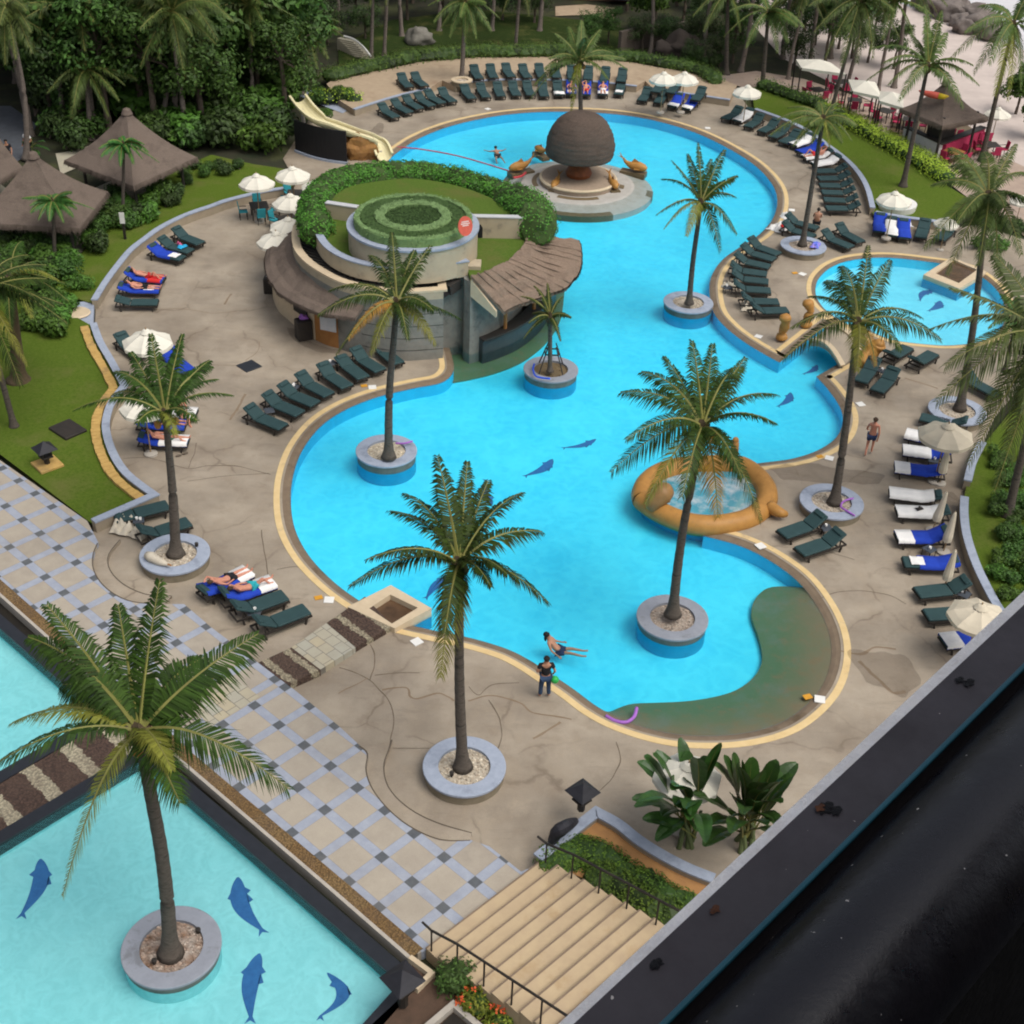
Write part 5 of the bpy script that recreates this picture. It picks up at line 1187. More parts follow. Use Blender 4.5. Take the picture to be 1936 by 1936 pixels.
# tree belt along the top and right top
belt = [(600, 30, 2, .8), (640, 10, 1, .8), (675, 40, 2, .7), (780, 5, 2, .8), (830, -10, 1, .8), (900, -25, 2, .9), (960, -5, 2, .8), (1030, -20, 1, .8), (620, 85, 2, .55), (1235, 60, 0, .75), (1290, 45, 0, .75), (1335, 70, 2, .8), (1260, 95, 2, .5),
        (1400, 75, 2, .8), (1480, 90, 2, .75), (1520, 60, 2, .75), (1560, 120, 1, .7), (1500, 130, 2, .6), (1610, 110, 1, .6), (1650, 70, 2, .6), (1185, 20, 2, .7), (1115, 92, 1, .4), (1150, 85, 1, .42), (1340, 20, 2, .8), (1430, 30, 2, .8), (1920, 215, 0, .55), (1940, 260, 0, .5), (1310, 130, 2, .4), (1360, 125, 2, .45),
        (740, -5, 2, .9), (770, 40, 1, .7), (835, 30, 2, .8), (905, 15, 2, .8), (950, 40, 2, .6), (1010, 45, 2, .6), (1060, -10, 2, .8), (860, -30, 2, 1.0), (930, -40, 1, 1.0), (1000, 10, 1, .8), (690, 75, 2, .5), (1215, 95, 2, .5), (1320, 100, 2, .6), (1385, 118, 1, .55), (1410, 20, 2, .9), (1490, 40, 1, .8), (1540, 85, 2, .7), (1585, 92, 2, .6), (1640, 118, 2, .55), (1690, 130, 1, .5), (1600, 60, 1, .7), (1545, 20, 2, .8), (1355, -10, 2, 1.0), (1280, 10, 2, .9)]
for u, v, k, s_ in belt:
    w_ = 'above the slide' if u < 690 else 'behind the hedge left of the dome palm' if u < 900 else 'behind the hedge near the dome palm' if u < 1080 else 'by the brown pavilion' if u < 1240 else 'behind the boulders' if u < 1400 else 'among the palms above the far umbrella' if u < 1530 else 'over the beach awnings' if u < 1700 else 'beside the beach bar'
    place(tp_[k], USED, at(u, v), U(0, 6.28), s_, ('big ' if s_ > .75 else 'medium ' if s_ > .55 else 'small ')+('bright leafy' if k == 0 else 'mid green' if k == 1 else 'dark')+' tree '+w_+(' at the top edge' if v < 20 else ''), 'belt of trees along the top')
# shrubs round the huts and along the left wall
def shrubs(lst, lab, group, kinds=(0, 1, 2, 3), smin=.7, smax=1.2, z=.2):
    for (u, v) in lst:
        k = random.choice(kinds); s_ = U(smin, smax); kind_ = ('bright', 'mid green', 'dark', 'big-leaved')[k]; l_ = lab
        if 'huts and the curved' in lab: l_ = ('large ' if s_ > .95 else 'small ')+kind_+' shrub '+('by the left edge' if u < 60 else 'under the leftmost hut' if u < 150 else 'between the two small palms' if u < 210 else 'below the front hut')+(', nearer the lawn wall' if v > 490 else ', close to the roofs' if v < 440 else '')
        place(sh_[k], USED, at(u, v, z), U(0, 6.28), s_, l_, group)
L1 = [(U(5, 225), U(425, 560)) for _ in range(46)] + [(U(150, 330), U(360, 430)) for _ in range(24)] + [(U(215, 300), U(415, 450)) for _ in range(6)]
random.seed(31)
L1 = [q for q in L1 if not (q[0] > 160 and q[1] > 490 - (q[0]-160)*.6) ]
shrubs(L1, 'leafy shrub in the planting between the huts and the curved wall', 'shrubs around the thatched huts')
shrubs([(340, 310), (370, 318), (400, 322), (430, 330), (455, 322), (385, 335), (420, 318), (350, 335), (300, 250), (270, 300), (350, 350), (330, 372), (308, 365)], 'low leafy shrub along the path right of the front hut', 'shrubs right of the front hut', (1, 2), .6, .9)
shrubs([(60, 592), (95, 600), (120, 610), (80, 622), (110, 632), (60, 618), (130, 585), (100, 575)], 'clipped yellow-green bush beside the round stepping stone', 'bushes at the gap in the left wall', (0, 3), .8, 1.1, .28)
shrubs([(q*19+1210, 128-abs(q-5)*1.5) for q in range(9)], 'dark shrub behind the two far umbrellas', 'shrubs behind the far umbrellas', (1, 2), .7, .9)
shrubs([(1880+U(0, 90), 850+U(0, 330)) for _ in range(60)], 'glossy ground-cover shrub behind the right-hand curved wall', 'ground-cover shrubs at the right edge', (0, 1), .45, .7, .22)
shrubs([(600, 195), (640, 190), (588, 228), (612, 222), (655, 180), (660, 195), (640, 175), (600, 178)], 'round green shrub on the bank above the water slide', 'shrubs above the water slide', (0, 1), .6, .9)
shrubs([(1835+U(0, 90), 430+U(-15, 40)) for _ in range(8)], 'shrub behind the loungers above the small pool', 'shrubs above the small pool', (0, 2), .6, .9, .05)
# clipped hedges
def hedge(P, wd, h, z0, m, lab, step=.55, seg=True, lsz=.13, dens=150):
    RS = catmull(P, 6); L = sum((b-a).length for a, b in zip(RS, RS[1:])); RS = resample(RS, max(3, int(L/step)))
    t = thing('clipped_hedge', lab, 'hedge'); g = MB(); c_ = MB()
    for i, p in enumerate(RS):
        hh = h*(1+.18*noise.noise(V(i*.45, 3, 1))); c_.blob(V(p.x, p.y, z0+hh*.42), (wd*.46, wd*.46, hh*.5), i, .15, 2)
        for j in range(int(dens*wd*h)):
            x, y = U(-1, 1), U(-1, 1); top = R() < .5; zz = hh if top else U(.05, 1)*hh
            if not top:
                if R() < .5: x = random.choice((-1, 1))
                else: y = random.choice((-1, 1))
            n_ = V(x*.5, y*.5, 1 if top else .25).normalized(); g.leaf(V(p.x+x*wd*.5, p.y+y*wd*.5, z0+zz+U(-.05, .05)), (n_+V(U(-.5, .5), U(-.5, .5), U(-.2, .5))).normalized(), lsz*U(.8, 1.3), lsz*.6)
    c_.obj('inner_growth', m_lf[2], t); g.obj('foliage', m, t)
def mounds(P, m, lab, h=.34, w_=.62, lsz=.085):
    RS = catmull(P, 4); L = sum((b-a).length for a, b in zip(RS, RS[1:])); RS = resample(RS, max(4, int(L/.3)))
    t = thing('planting', lab, 'plants'); c_ = MB(); g = MB()
    for i, p in enumerate(RS):
        k = 1+.3*noise.noise(V(i*.7, 2, 1)); c_.blob(V(p.x, p.y, p.z), (w_*k*.85, w_*k*.85, h*k*.85), i, .25, 2)
        for j in range(420):
            d = V(U(-1, 1), U(-1, 1), U(0, 1)).normalized(); q = p+V(d.x*w_*k, d.y*w_*k, d.z*h*k)*U(.85, 1.1)
            g.leaf(q, (d+V(U(-.6, .6), U(-.6, .6), U(0, 1))).normalized(), lsz*U(.7, 1.4), lsz*.55)
    c_.obj('inner_growth', m_lf[2], t); g.obj('foliage', m, t)
m_cov = mat('ground_cover_leaves', (.09, .15, .015), .7, (.05, .10, .012), sc=1.2, isl=.5, trans=.1)
m_hy = mat('yellow_green_hedge', (.36, .44, .04), .65, (.20, .28, .025), sc=.9, isl=.4, trans=.12, world=True)
m_hg = mat('green_hedge', (.10, .17, .025), .65, (.055, .11, .016), sc=.9, isl=.4, trans=.12, world=True)
hedge(pts(None, [(628, 152), (680, 140), (720, 131), (792, 116), (850, 112), (891, 108), (974, 107), (1040, 106), (1090, 108)], .3), 1.5, .9, .3, m_hg, 'long clipped hedge behind the upper terrace of loungers', dens=90)
hedge(pts(None, [(1110, 112), (1156, 114), (1200, 118), (1247, 127), (1318, 140), (1350, 158)], .3), 1.3, .8, .3, m_hg, 'clipped hedge behind the far umbrellas', dens=90)
hedge(pts(None, [(1445, 170), (1500, 190), (1545, 205)], .1), 1.3, .8, .1, m_hg, 'dark green clipped hedge behind the umbrella with the towel stand', dens=100)
hedge(pts(None, [(1565, 218), (1606, 240), (1669, 275), (1732, 310), (1785, 345)], .1), 1.4, .85, .1, m_hy, 'bright yellow-green clipped hedge between the right lawn and promenade', dens=260)
hedge(pts(None, [(598, 195), (640, 192), (668, 196)], .1), 1.3, .8, .1, m_hy, 'short clipped hedge above the bend of the slide', dens=100)
mounds(pts(None, [(1052, 1628), (1090, 1610), (1130, 1622), (1170, 1650), (1215, 1676), (1260, 1705), (1300, 1725)], .3), m_cov, 'low green planting inside the blue-edged planter by the steps')
mounds(pts(None, [(1140, 1668), (1180, 1692), (1220, 1716), (1262, 1740)], .3), m_cov, 'bushy green planting beside the handrail of the steps', .5)

# banana-like big-leaved clump near the balcony
def paddle(g, c, tip, wd, mi=0, lift=.25):
    d = tip-c; L = d.length; p1 = c+d*.5+V(0, 0, L*lift); s_ = d.cross(V(0, 0, 1)); s_ = s_.normalized() if s_.length > .05 else V(1, 0, 0); rows = []
    for k in range(15):
        t = k/14; p = c*(1-t)**2+p1*2*t*(1-t)+tip*t*t; w_ = wd*(0.06 if t < .3 else math.sin(PI*min(1, (t-.3)/.7*.94+.04))**.6); up_ = V(0, 0, 1)
        rows.append([p-s_*w_+up_*w_*.30+V(0, 0, U(-.02, .02)), p-s_*w_*.5+up_*w_*.2, p, p+s_*w_*.5+up_*w_*.2, p+s_*w_+up_*w_*.30+V(0, 0, U(-.02, .02))])
    for a, b in zip(rows, rows[1:]): g.ribbon(a, b, mi)
    g.tube([r[2]-V(0, 0, .02) for r in rows], [.03*(1-k/16) for k in range(15)], 4, 1)
m_ban = mat('big_paddle_leaves', (.035, .085, .014), .4, (.022, .06, .01), sc=3, isl=.2, trans=.15, spec=.5, stretch=(1, 6, 1))
def banana(base_px, tips, lab, bz=0, w_=.3, top=1.2, name='banana_clump'):
    b = at(*base_px, bz); t = thing(name, lab, 'plant', loc=b); g = MB(); st_ = MB()
    for k, (tp, z) in enumerate(tips):
        q = at(*tp, z)-b; q.z = z-bz; c_ = V(U(-.2, .2), U(-.2, .2), top*U(.3, .8)); paddle(g, c_, q, w_*U(.85, 1.15))
    for k in range(7): st_.tube([V(U(-.3, .3), U(-.3, .3), 0), V(U(-.25, .25), U(-.25, .25), top)], [.08, .05], 8)
    st_.obj('stem', mat('green_stalk', (.10, .13, .05), .6), t); g.obj('foliage', [m_ban, m_rachis], t)
banana((1405, 1600), [((random.uniform(1350, 1530), random.uniform(1440, 1600)), random.uniform(2.2, 4.2)) for _ in range(16)] + [((1368, 1430), 3.3), ((1385, 1425), 3.2), ((1420, 1432), 3.3), ((1470, 1438), 3.0), ((1500, 1465), 2.8), ((1350, 1445), 3.1), ((1310, 1500), 2.4), ((1330, 1600), 1.6), ((1450, 1560), 2.2), ((1405, 1440), 3.4), ((1480, 1500), 2.5), ((1340, 1560), 2.0)], 'dark big-leaved banana clump under the balcony edge', w_=.25)
banana((1300, 1590), [((random.uniform(1200, 1370), random.uniform(1400, 1600)), random.uniform(2.4, 4.6)) for _ in range(20)] + [((1205, 1440), 2.2), ((1240, 1420), 2.6), ((1285, 1395), 3.0), ((1300, 1420), 2.8), ((1195, 1510), 1.8), ((1215, 1550), 1.5), ((1270, 1470), 2.6), ((1320, 1470), 2.5), ((1240, 1590), 1.2), ((1330, 1440), 2.8)], 'ragged big-leaved clump over the cream umbrella by the planter wall', w_=.24)
banana((60, 300), [((40, 268), 1.1), ((65, 262), 1.3), ((85, 268), 1.1), ((95, 285), .8), ((75, 295), .6)], 'spiky yellow-green plant between the two hut roofs', w_=.12, name='spiky_plant')
# ================================================================== PLANTER RINGS
m_pebble = mat('pale_pebbles', (.50, .45, .37), .85, (.34, .27, .20), sc=9, isl=.4)
m_pebbler = mat('brown_white_pebbles', (.50, .45, .38), .85, (.24, .14, .07), sc=3, isl=.4)
m_rwall = mat('ring_side_wall', (.24, .20, .14), .85, (.17, .145, .10), sc=3, world=True)
m_rwallw = mat('wet_ring_side_wall', (.13, .145, .13), .6, (.09, .10, .09), sc=3, world=True)
m_cope_d = mat('weathered_blue_coping', (.22, .235, .27), .7, (.27, .29, .33), sc=3, world=True, bump=.1, col3=(.17, .18, .20), sc3=1.5, amt3=.55)
def ringplanter(px, ztop, zbot, lab, water=False, r=1.24, ri=.78, pm=None, cm=None, stones=260):
    c = at(*px, ztop); t = thing('ring_planter', lab, 'planter', loc=(c.x, c.y, 0), group='round planters with palms')
    zw = (.2 if ztop > .45 else WZ-.05) if water else zbot
    g = MB(); g.lathe([(r-.05, zw), (r-.05, ztop-.08)], n=48); g.obj('side_wall', m_rwallw if water else m_rwall, t, smooth=True)
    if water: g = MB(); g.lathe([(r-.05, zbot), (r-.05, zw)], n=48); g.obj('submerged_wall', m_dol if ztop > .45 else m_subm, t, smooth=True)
    g = MB(); g.lathe([(r, ztop-.08), (r, ztop-.01), (r-.02, ztop), (ri, ztop), (ri, ztop-.2)], n=56); g.lathe([(r, ztop-.08), (r-.06, ztop-.08)], n=56); g.obj('coping_ring', cm or m_cope, t)
    g = MB(); g.lathe([(ri, ztop-.10), (0, ztop-.07)], n=40)
    for i in range(stones):
        a = U(0, 2*PI); q = ri*.97*math.sqrt(R()); s_ = U(.025, .055); g.blob(V(q*math.cos(a), q*math.sin(a), ztop-.09+U(0, .02)), (s_, s_*U(.6, 1), s_*.6), i, .3, 1)
    g.obj('pebbles', pm or m_pebble, t); return t
ringplanter((324, 1788), .5, -.45, 'grey-coped ring planter standing in the near aqua pool', True, r=1.26, ri=.80, pm=m_pebbler, cm=m_cope_d, stones=420)
ringplanter((878, 1447), .42, 0, 'blue-coped ring planter on the near deck by the curved step')
ringplanter((1271.5, 1166), .22, -1, 'ring planter island in the near end of the large pool', True, cm=m_cope_d)
ringplanter((1572.5, 947), .4, 0, 'blue-coped ring planter with a purple pool noodle on its pebbles')
ringplanter((330.5, 1046), .42, 0, 'blue-coped ring planter with a folded umbrella lying on it')
ringplanter((730.5, 851), .30, -1, 'ring planter island at the left of the pool with a purple noodle', True)
ringplanter((1301.5, 570.5), .26, -1, 'ring planter island beside the green lounger peninsula', True)
ringplanter((1519, 463), .4, 0, 'pale ring planter with a blue inflatable, above the small pool')
ringplanter((1041.5, 697), .26, -1, 'ring planter island with the staked young palm by the bar', True, pm=m_mud, cm=m_cope_d, stones=40)
ringplanter((1810, 775), .4, 0, 'blue-coped ring planter at the right, above the beige umbrella')
ringplanter((873, 150), .75, .4, 'small pale round planter at the end of the upper lounger row', r=.75, ri=.45, cm=m_cream2, stones=40)
# stakes of the young palm
st_ = thing('tree_stakes', 'wooden stakes propping the young palm by the bar', 'stakes', loc=at(1041.5, 697, .3))
for k in range(4):
    a = PI/4+k*PI/2; g = MB(); g.tube([V(.75*math.cos(a), .75*math.sin(a), 0), V(.25*math.cos(a), .25*math.sin(a), 1.2)], .03, 6); g.obj('stake', m_slat, st_)
g = MB(); P = [V(.42*math.cos(PI/4+k*PI/2), .42*math.sin(PI/4+k*PI/2), .85) for k in range(5)]
for a, b in zip(P, P[1:]): g.beam(a, b, .05)
g.obj('brace', m_slat, st_)

# ================================================================== LOUNGERS
m_cush = mat('dark_green_cushion', (.026, .060, .062), .75, (.02, .048, .05), sc=3, bump=.1)
m_lfr = mat('dark_lounger_frame', (.022, .019, .017), .6, (.035, .028, .022), sc=4)
m_blue = mat('royal_blue_towel', (.015, .055, .42), .9, (.012, .04, .34), sc=3, bump=.3)
m_wht = mat('white_towel', (.78, .77, .74), .9, (.68, .67, .65), sc=3, bump=.3)
m_redt = mat('red_towel', (.62, .03, .03), .9, (.5, .02, .02), sc=3, bump=.3)
def bevel_box(g, c, d, b=.03, rz=0, ry=0, mi=0):
    Mx = Matrix.Translation(c) @ Matrix.Rotation(rz, 4, 'Z') @ Matrix.Rotation(ry, 4, 'Y'); x, y, z = d[0]/2, d[1]/2, d[2]/2
    rings = []
    for (zz, ins) in ((-z, b), (-z+b, 0), (z-b, 0), (z, b)):
        xx, yy = x-ins, y-ins; rings.append([V(-xx+b, -yy, zz), V(xx-b, -yy, zz), V(xx, -yy+b, zz), V(xx, yy-b, zz), V(xx-b, yy, zz), V(-xx+b, yy, zz), V(-xx, yy-b, zz), V(-xx, -yy+b, zz)])
    vs = [Mx @ p for r in rings for p in r]; fs = [tuple(range(8))[::-1], tuple(range(24, 32))]
    fs += [(i*8+k, i*8+(k+1) % 8, (i+1)*8+(k+1) % 8, (i+1)*8+k) for i in range(3) for k in range(8)]
    g.add(vs, fs, mi)
BH = -.28      # hinge position, seat runs from here to +1.0
def make_lounger(ang):
    t = thing('sun_lounger', 'x', 'sun lounger')
    g = MB()
    for s_ in (-.33, .33): g.beam(V(-1.0, s_, .26), V(1.0, s_, .26), .05, .07)
    for x in (-.98, -.6, -.28, .1, .5, .98): g.beam(V(x, -.33, .26), V(x, .33, .26), .05, .05)
    g.obj('frame', m_lfr, t)
    for x in (-.78, .8):
        for s_ in (-.33, .33): g = MB(); g.beam(V(x, s_, .25), V(x+(.06 if x < 0 else -.06), s_, 0), .06, .06, upd=V(0, 1, 0)); g.obj('leg', m_lfr, t)
    g = MB(); bevel_box(g, V((1.0+BH)/2, 0, .35), (1.0-BH-.01, .66, .10)); g.obj('seat_cushion', m_cush, t)
    L = .74; ca, sa = math.cos(ang), math.sin(ang); c = V(BH-.02-ca*L/2, 0, .35+sa*L/2)
    g = MB(); bevel_box(g, c, (L, .66, .10), ry=ang); g.obj('back_cushion', m_cush, t)
    g = MB(); bevel_box(g, V(BH-ca*(L-.14), 0, .42+sa*(L-.14)), (.22, .50, .08), ry=ang); g.obj('head_pillow', m_cush, t)
    g = MB()
    for s_ in (-.28, .28): g.beam(V(BH-ca*.5, s_, .30+sa*.5), V(BH-.45, s_, .26), .04)
    g.beam(V(BH-ca*L, -.3, .30+sa*L), V(BH-ca*L, .3, .30+sa*L), .05); g.obj('back_support', m_lfr, t)
    return t
PL = [make_lounger(math.radians(a)) for a in (32, 18, 2)]
def prof_pt(s_, ang):      # point on the lounger top at arc position s_ (0 = foot end), slightly above the cushion
    L1 = 1.0-BH
    if s_ < L1: return V(1.0-s_, 0, .41)
    k = s_-L1; return V(BH-.02-math.cos(ang)*k, 0, .41+math.sin(ang)*k)
def towel_mesh(ang, s0, s1, m, wd=.72, drape=.12, mi=0):
    g = MB(); rows = []
    for k in range(15):
        s_ = s0+(s1-s0)*k/14; p = prof_pt(s_, ang) + V(0, 0, .012); jig = U(-.012, .012)
        rows.append([p+V(0, -wd/2-.005, -drape+jig), p+V(0, -wd/2, 0), p+V(0, -wd/6, .008+jig), p+V(0, wd/6, .006-jig), p+V(0, wd/2, 0), p+V(0, wd/2+.005, -drape-jig)])
    for a, b in zip(rows, rows[1:]): g.ribbon(a, b)
    return g.mesh('towel', m, True)
AN = [math.radians(a) for a in (32, 18, 2)]
TW = {}
def towel(kind, ai):
    if (kind, ai) not in TW:
        a = AN[ai]
        TW[(kind, ai)] = {'blue': lambda: towel_mesh(a, .0, 1.95, m_blue), 'bluetop': lambda: towel_mesh(a, .55, 1.98, m_blue), 'white': lambda: towel_mesh(a, -.0, 1.7, m_wht),
            'whitefoot': lambda: towel_mesh(a, -.0, .62, m_wht, .735), 'whitemid': lambda: towel_mesh(a, .25, .75, m_wht, .5, .0), 'red': lambda: towel_mesh(a, .1, .75, m_redt, .74), 'whitelong': lambda: towel_mesh(a, 0, 1.15, m_wht, .735)}[kind]()
    return TW[(kind, ai)]
LU = {}
NLOUNGE = [0]; LOC = []
def lounger(head, foot, lab, group, tw=(), ai=0, z=0.0):
    a = at(*head, z+.5); b = at(*foot, z+.36); a.z = b.z = 0; c = (a+b)/2; d = b-a
    rz = math.atan2(d.y, d.x); pr = PL[ai]
    t = place(pr, LU, V(c.x, c.y, z), rz, 1, lab, group)
    LOC.append((c, rz))
    for k in tw:
        o = link('towel', towel(k, ai), None, V(c.x, c.y, z + (.022 if (k.startswith('white') or k == 'red') and len(tw) > 1 else 0)), rz)
        col = {'b': 'royal blue', 'w': 'white', 'r': 'red'}[k[0]]
        nmk = lab.replace('lounger', 'seat')
        tag(o, ' '.join((f'{col} towel on the '+lab).split()[:16]), 'towel', 'towels spread on the loungers')
    return c, rz
def row(lst, fmt, group, **kw):
    out = []
    for i, e in enumerate(lst):
        h, f_ = e[0], e[1]; tw = e[2] if len(e) > 2 else (); ai = e[3] if len(e) > 3 else 0
        out.append(lounger(h, f_, fmt.format(ORD[i]), group, tw, ai, **kw))
    return out
def zp(f, L): return [tuple([f(*e[0]), f(*e[1])] + list(e[2:])) for e in L]
rA = row([((470, 775), (533, 806)), ((499, 748), (570, 783)), ((527, 730), (600, 765)), ((563, 710), (624, 747)), ((604, 691), (660, 733)), ((640, 673), (690, 716), (), 1), ((665, 661), (724, 703)), ((708, 645), (757, 690))],
    'green lounger, {} from the near end of the row along the left bay', 'green loungers along the left bay of the pool')
rB = [lounger((384, 1117), (466, 1082), 'lounger with blue towel where the man in black shorts lies', 'loungers beside the striped path', ('blue', 'whitefoot'), 1),
      lounger((425, 1126), (507, 1103), 'lounger with blue towel where the person in turquoise shorts lies', 'loungers beside the striped path', ('blue', 'whitefoot'), 0),
      lounger((444, 1153), (534, 1126), 'bare green lounger next to the person in turquoise shorts', 'loungers beside the striped path', (), 0),
      lounger((487, 1181), (574, 1153), 'bare green lounger nearest the striped gravel path', 'loungers beside the striped path', (), 0)]
rC = [lounger((226, 972), (310, 956), 'green lounger tucked against the wall corner behind the palm', 'loungers by the wall corner', (), 2),
      lounger((268, 1008), (350, 988), 'green lounger between wall corner and ring planter, white towel at its head', 'loungers by the wall corner', (), 0)]
rD = [lounger((265, 795), (345, 803), 'lounger with blue towel where the sitting person leans', 'loungers with bathers by the left wall', ('blue',), 1), lounger((264, 826), (354, 834), 'lounger with blue towel where the man in green shorts lies', 'loungers with bathers by the left wall', ('blue', 'whitelong'), 1),
      lounger((292, 772), (361, 780), 'lounger with white towel behind the sitting person', 'loungers with bathers by the left wall', ('white',), 1)]
rE = [lounger((230, 640), (262, 668), 'dark lounger left of the umbrella by the left wall', 'loungers by the left umbrella', (), 0), lounger((318, 668), (352, 700), 'lounger with blue towel right of the umbrella by the left wall', 'loungers by the left umbrella', ('blue',), 0)]
rF = [lounger((240, 518), (306, 528), 'lounger with blue and red towels under the sunbather, far left', 'loungers with bathers at the far left', ('blue', 'red'), 0), lounger((226, 541), (300, 547), 'lounger with blue towel under the tanned sunbather, far left', 'loungers with bathers at the far left', ('blue', 'whitemid'), 1),
      lounger((222, 566), (295, 571), 'bare green lounger beside the tanned sunbather, far left', 'loungers with bathers at the far left', (), 1)]
rG = [lounger((330, 436), (380, 460), 'green lounger farthest along the wall below the front hut', 'loungers below the front hut', (), 0), lounger((303, 455), (360, 475), 'green lounger with bright clothes on it below the front hut', 'loungers below the front hut', (), 0),
      lounger((286, 470), (343, 488), 'lounger with blue and white towels below the front hut', 'loungers below the front hut', ('bluetop', 'whitemid'), 0)]
rH = row([((755, 142), (776, 166)), ((782, 142), (803, 162))], 'green lounger, {} of the pair alone on the upper terrace', 'pair on the upper terrace', z=.42)
rI = row([((716, 199), (752, 223)), ((742, 192), (776, 213)), ((765, 185), (794, 205)), ((787, 180), (817, 200)), ((806, 175), (837, 195)), ((830, 169), (860, 194))], 'green lounger, {} from the left in the far left row below the upper terrace', 'far left row of loungers')
rJ = row([((893, 126), (908, 150)), ((924, 123), (936, 150)), ((953, 123), (969, 147)), ((986, 126), (999, 147)), ((1017, 124), (1026, 147)), ((1048, 125), (1054, 148)), ((1080, 127), (1082, 150)), ((1113, 128), (1111, 152)), ((1146, 130), (1142, 153)), ((1178, 133), (1173, 155))],
    'green lounger, {} from the left in the raised back row beyond the dome', 'raised back row of loungers', z=.42)
rK = row([((873, 162), (896, 189)), ((904, 159), (923, 187)), ((937, 156), (950, 186)), ((966, 156), (979, 183)), ((994, 157), (1005, 181)), ((1024, 159), (1030, 183)), ((1052, 157), (1059, 181), ('whitefoot',)), ((1080, 155), (1080, 181), ('blue', 'whitemid')), ((1108, 156), (1107, 183), ('blue',)), ((1140, 156), (1140, 182), ('blue', 'whitefoot')), ((1176, 155), (1168, 181), ('whitemid',))],
    'lounger, {} from the left in the front row beyond the dome', 'front row of loungers beyond the dome')
rL = row([((1227, 168), (1211, 192)), ((1256, 172), (1243, 196)), ((1288, 180), (1268, 204), ('bluetop', 'whitefoot')), ((1316, 185), (1293, 208), ('bluetop', 'whitefoot'))], 'lounger, {} from the left in the four before the far umbrellas', 'loungers before the far umbrellas')
rL2 = row([((1250, 156), (1240, 172)), ((1279, 157), (1268, 174)), ((1326, 172), (1316, 186))], 'green lounger, {} from the left on the raised strip under the far umbrellas', 'raised loungers under the far umbrellas', z=.42)
rM = row([((1401, 206), (1368, 225)), ((1424, 208), (1388, 231), ('white',)), ((1443, 218), (1409, 242)), ((1471, 229), (1436, 250)), ((1490, 240), (1458, 260)), ((1512, 250), (1476, 270)), ((1540, 257), (1494, 276), ('blue', 'white')), ((1553, 273), (1510, 288), ('blue',)), ((1572, 288), (1520, 297), ('white',)), ((1592, 298), (1533, 311), ('white',))],
    'lounger, {} from the far end of the slanting row by the right wall', 'slanting row by the right wall')
rN = row([((1598, 318), (1546, 323)), ((1604, 332), (1550, 337)), ((1608, 347), (1554, 350)), ((1613, 361), (1558, 363)), ((1618, 376), (1562, 377)), ((1622, 390), (1566, 393))], 'green lounger, {} from the far end of the tight stack beside the right wall', 'tight row beside the right wall')
rO = [lounger((1496, 413), (1534, 428), 'green lounger behind the ring planter with the inflatable', 'loungers near the inflatable planter'), lounger((1488, 427), (1530, 444), 'green lounger right behind the ring planter beside scattered white towels', 'loungers near the inflatable planter'),
      lounger((1557, 441), (1607, 466), 'green lounger right of the ring planter with the inflatable', 'loungers near the inflatable planter'), lounger((1583, 428), (1628, 457), 'green lounger farther right of the ring planter with the inflatable', 'loungers near the inflatable planter')]
rP = [lounger((1664, 408), (1663, 440), 'lounger with blue towel at the left end below the lawn wall', 'loungers above the small pool', ('blue',)), lounger((1686, 416), (1686, 446), 'lounger with white towel below the lawn wall', 'loungers above the small pool', ('white',)),
      lounger((1707, 418), (1711, 453), 'lounger with blue towel at its foot below the lawn wall', 'loungers above the small pool', ('blue',)), lounger((1749, 420), (1740, 449), 'bare green lounger below the lawn wall', 'loungers above the small pool'), lounger((1797, 430), (1778, 450), 'green lounger beside the small cream umbrella', 'loungers above the small pool')]
rQ = row([((1419, 456), (1468, 479)), ((1402, 468), (1462, 490)), ((1389, 485), (1453, 504)), ((1379, 504), (1449, 518)), ((1384, 520), (1449, 532)), ((1389, 540), (1452, 549)), ((1405, 564), (1466, 570)), ((1423, 583), (1484, 586))], 'green lounger, {} from the far end of the fan on the pool peninsula', 'fan of loungers on the peninsula')
rR = [lounger((1655, 682), (1626, 722), 'green lounger at the right foot of the bridge, nearer the water', 'loungers at the foot of the bridge'), lounger((1692, 700), (1656, 741), 'green lounger at the right foot of the bridge, farther from the water', 'loungers at the foot of the bridge'),
      lounger((1676, 676), (1717, 655), 'green lounger beside the orange sculpture facing the small pool', 'loungers facing the small pool'), lounger((1722, 688), (1766, 666), 'green lounger right of the one by the sculpture, facing the small pool', 'loungers facing the small pool')]
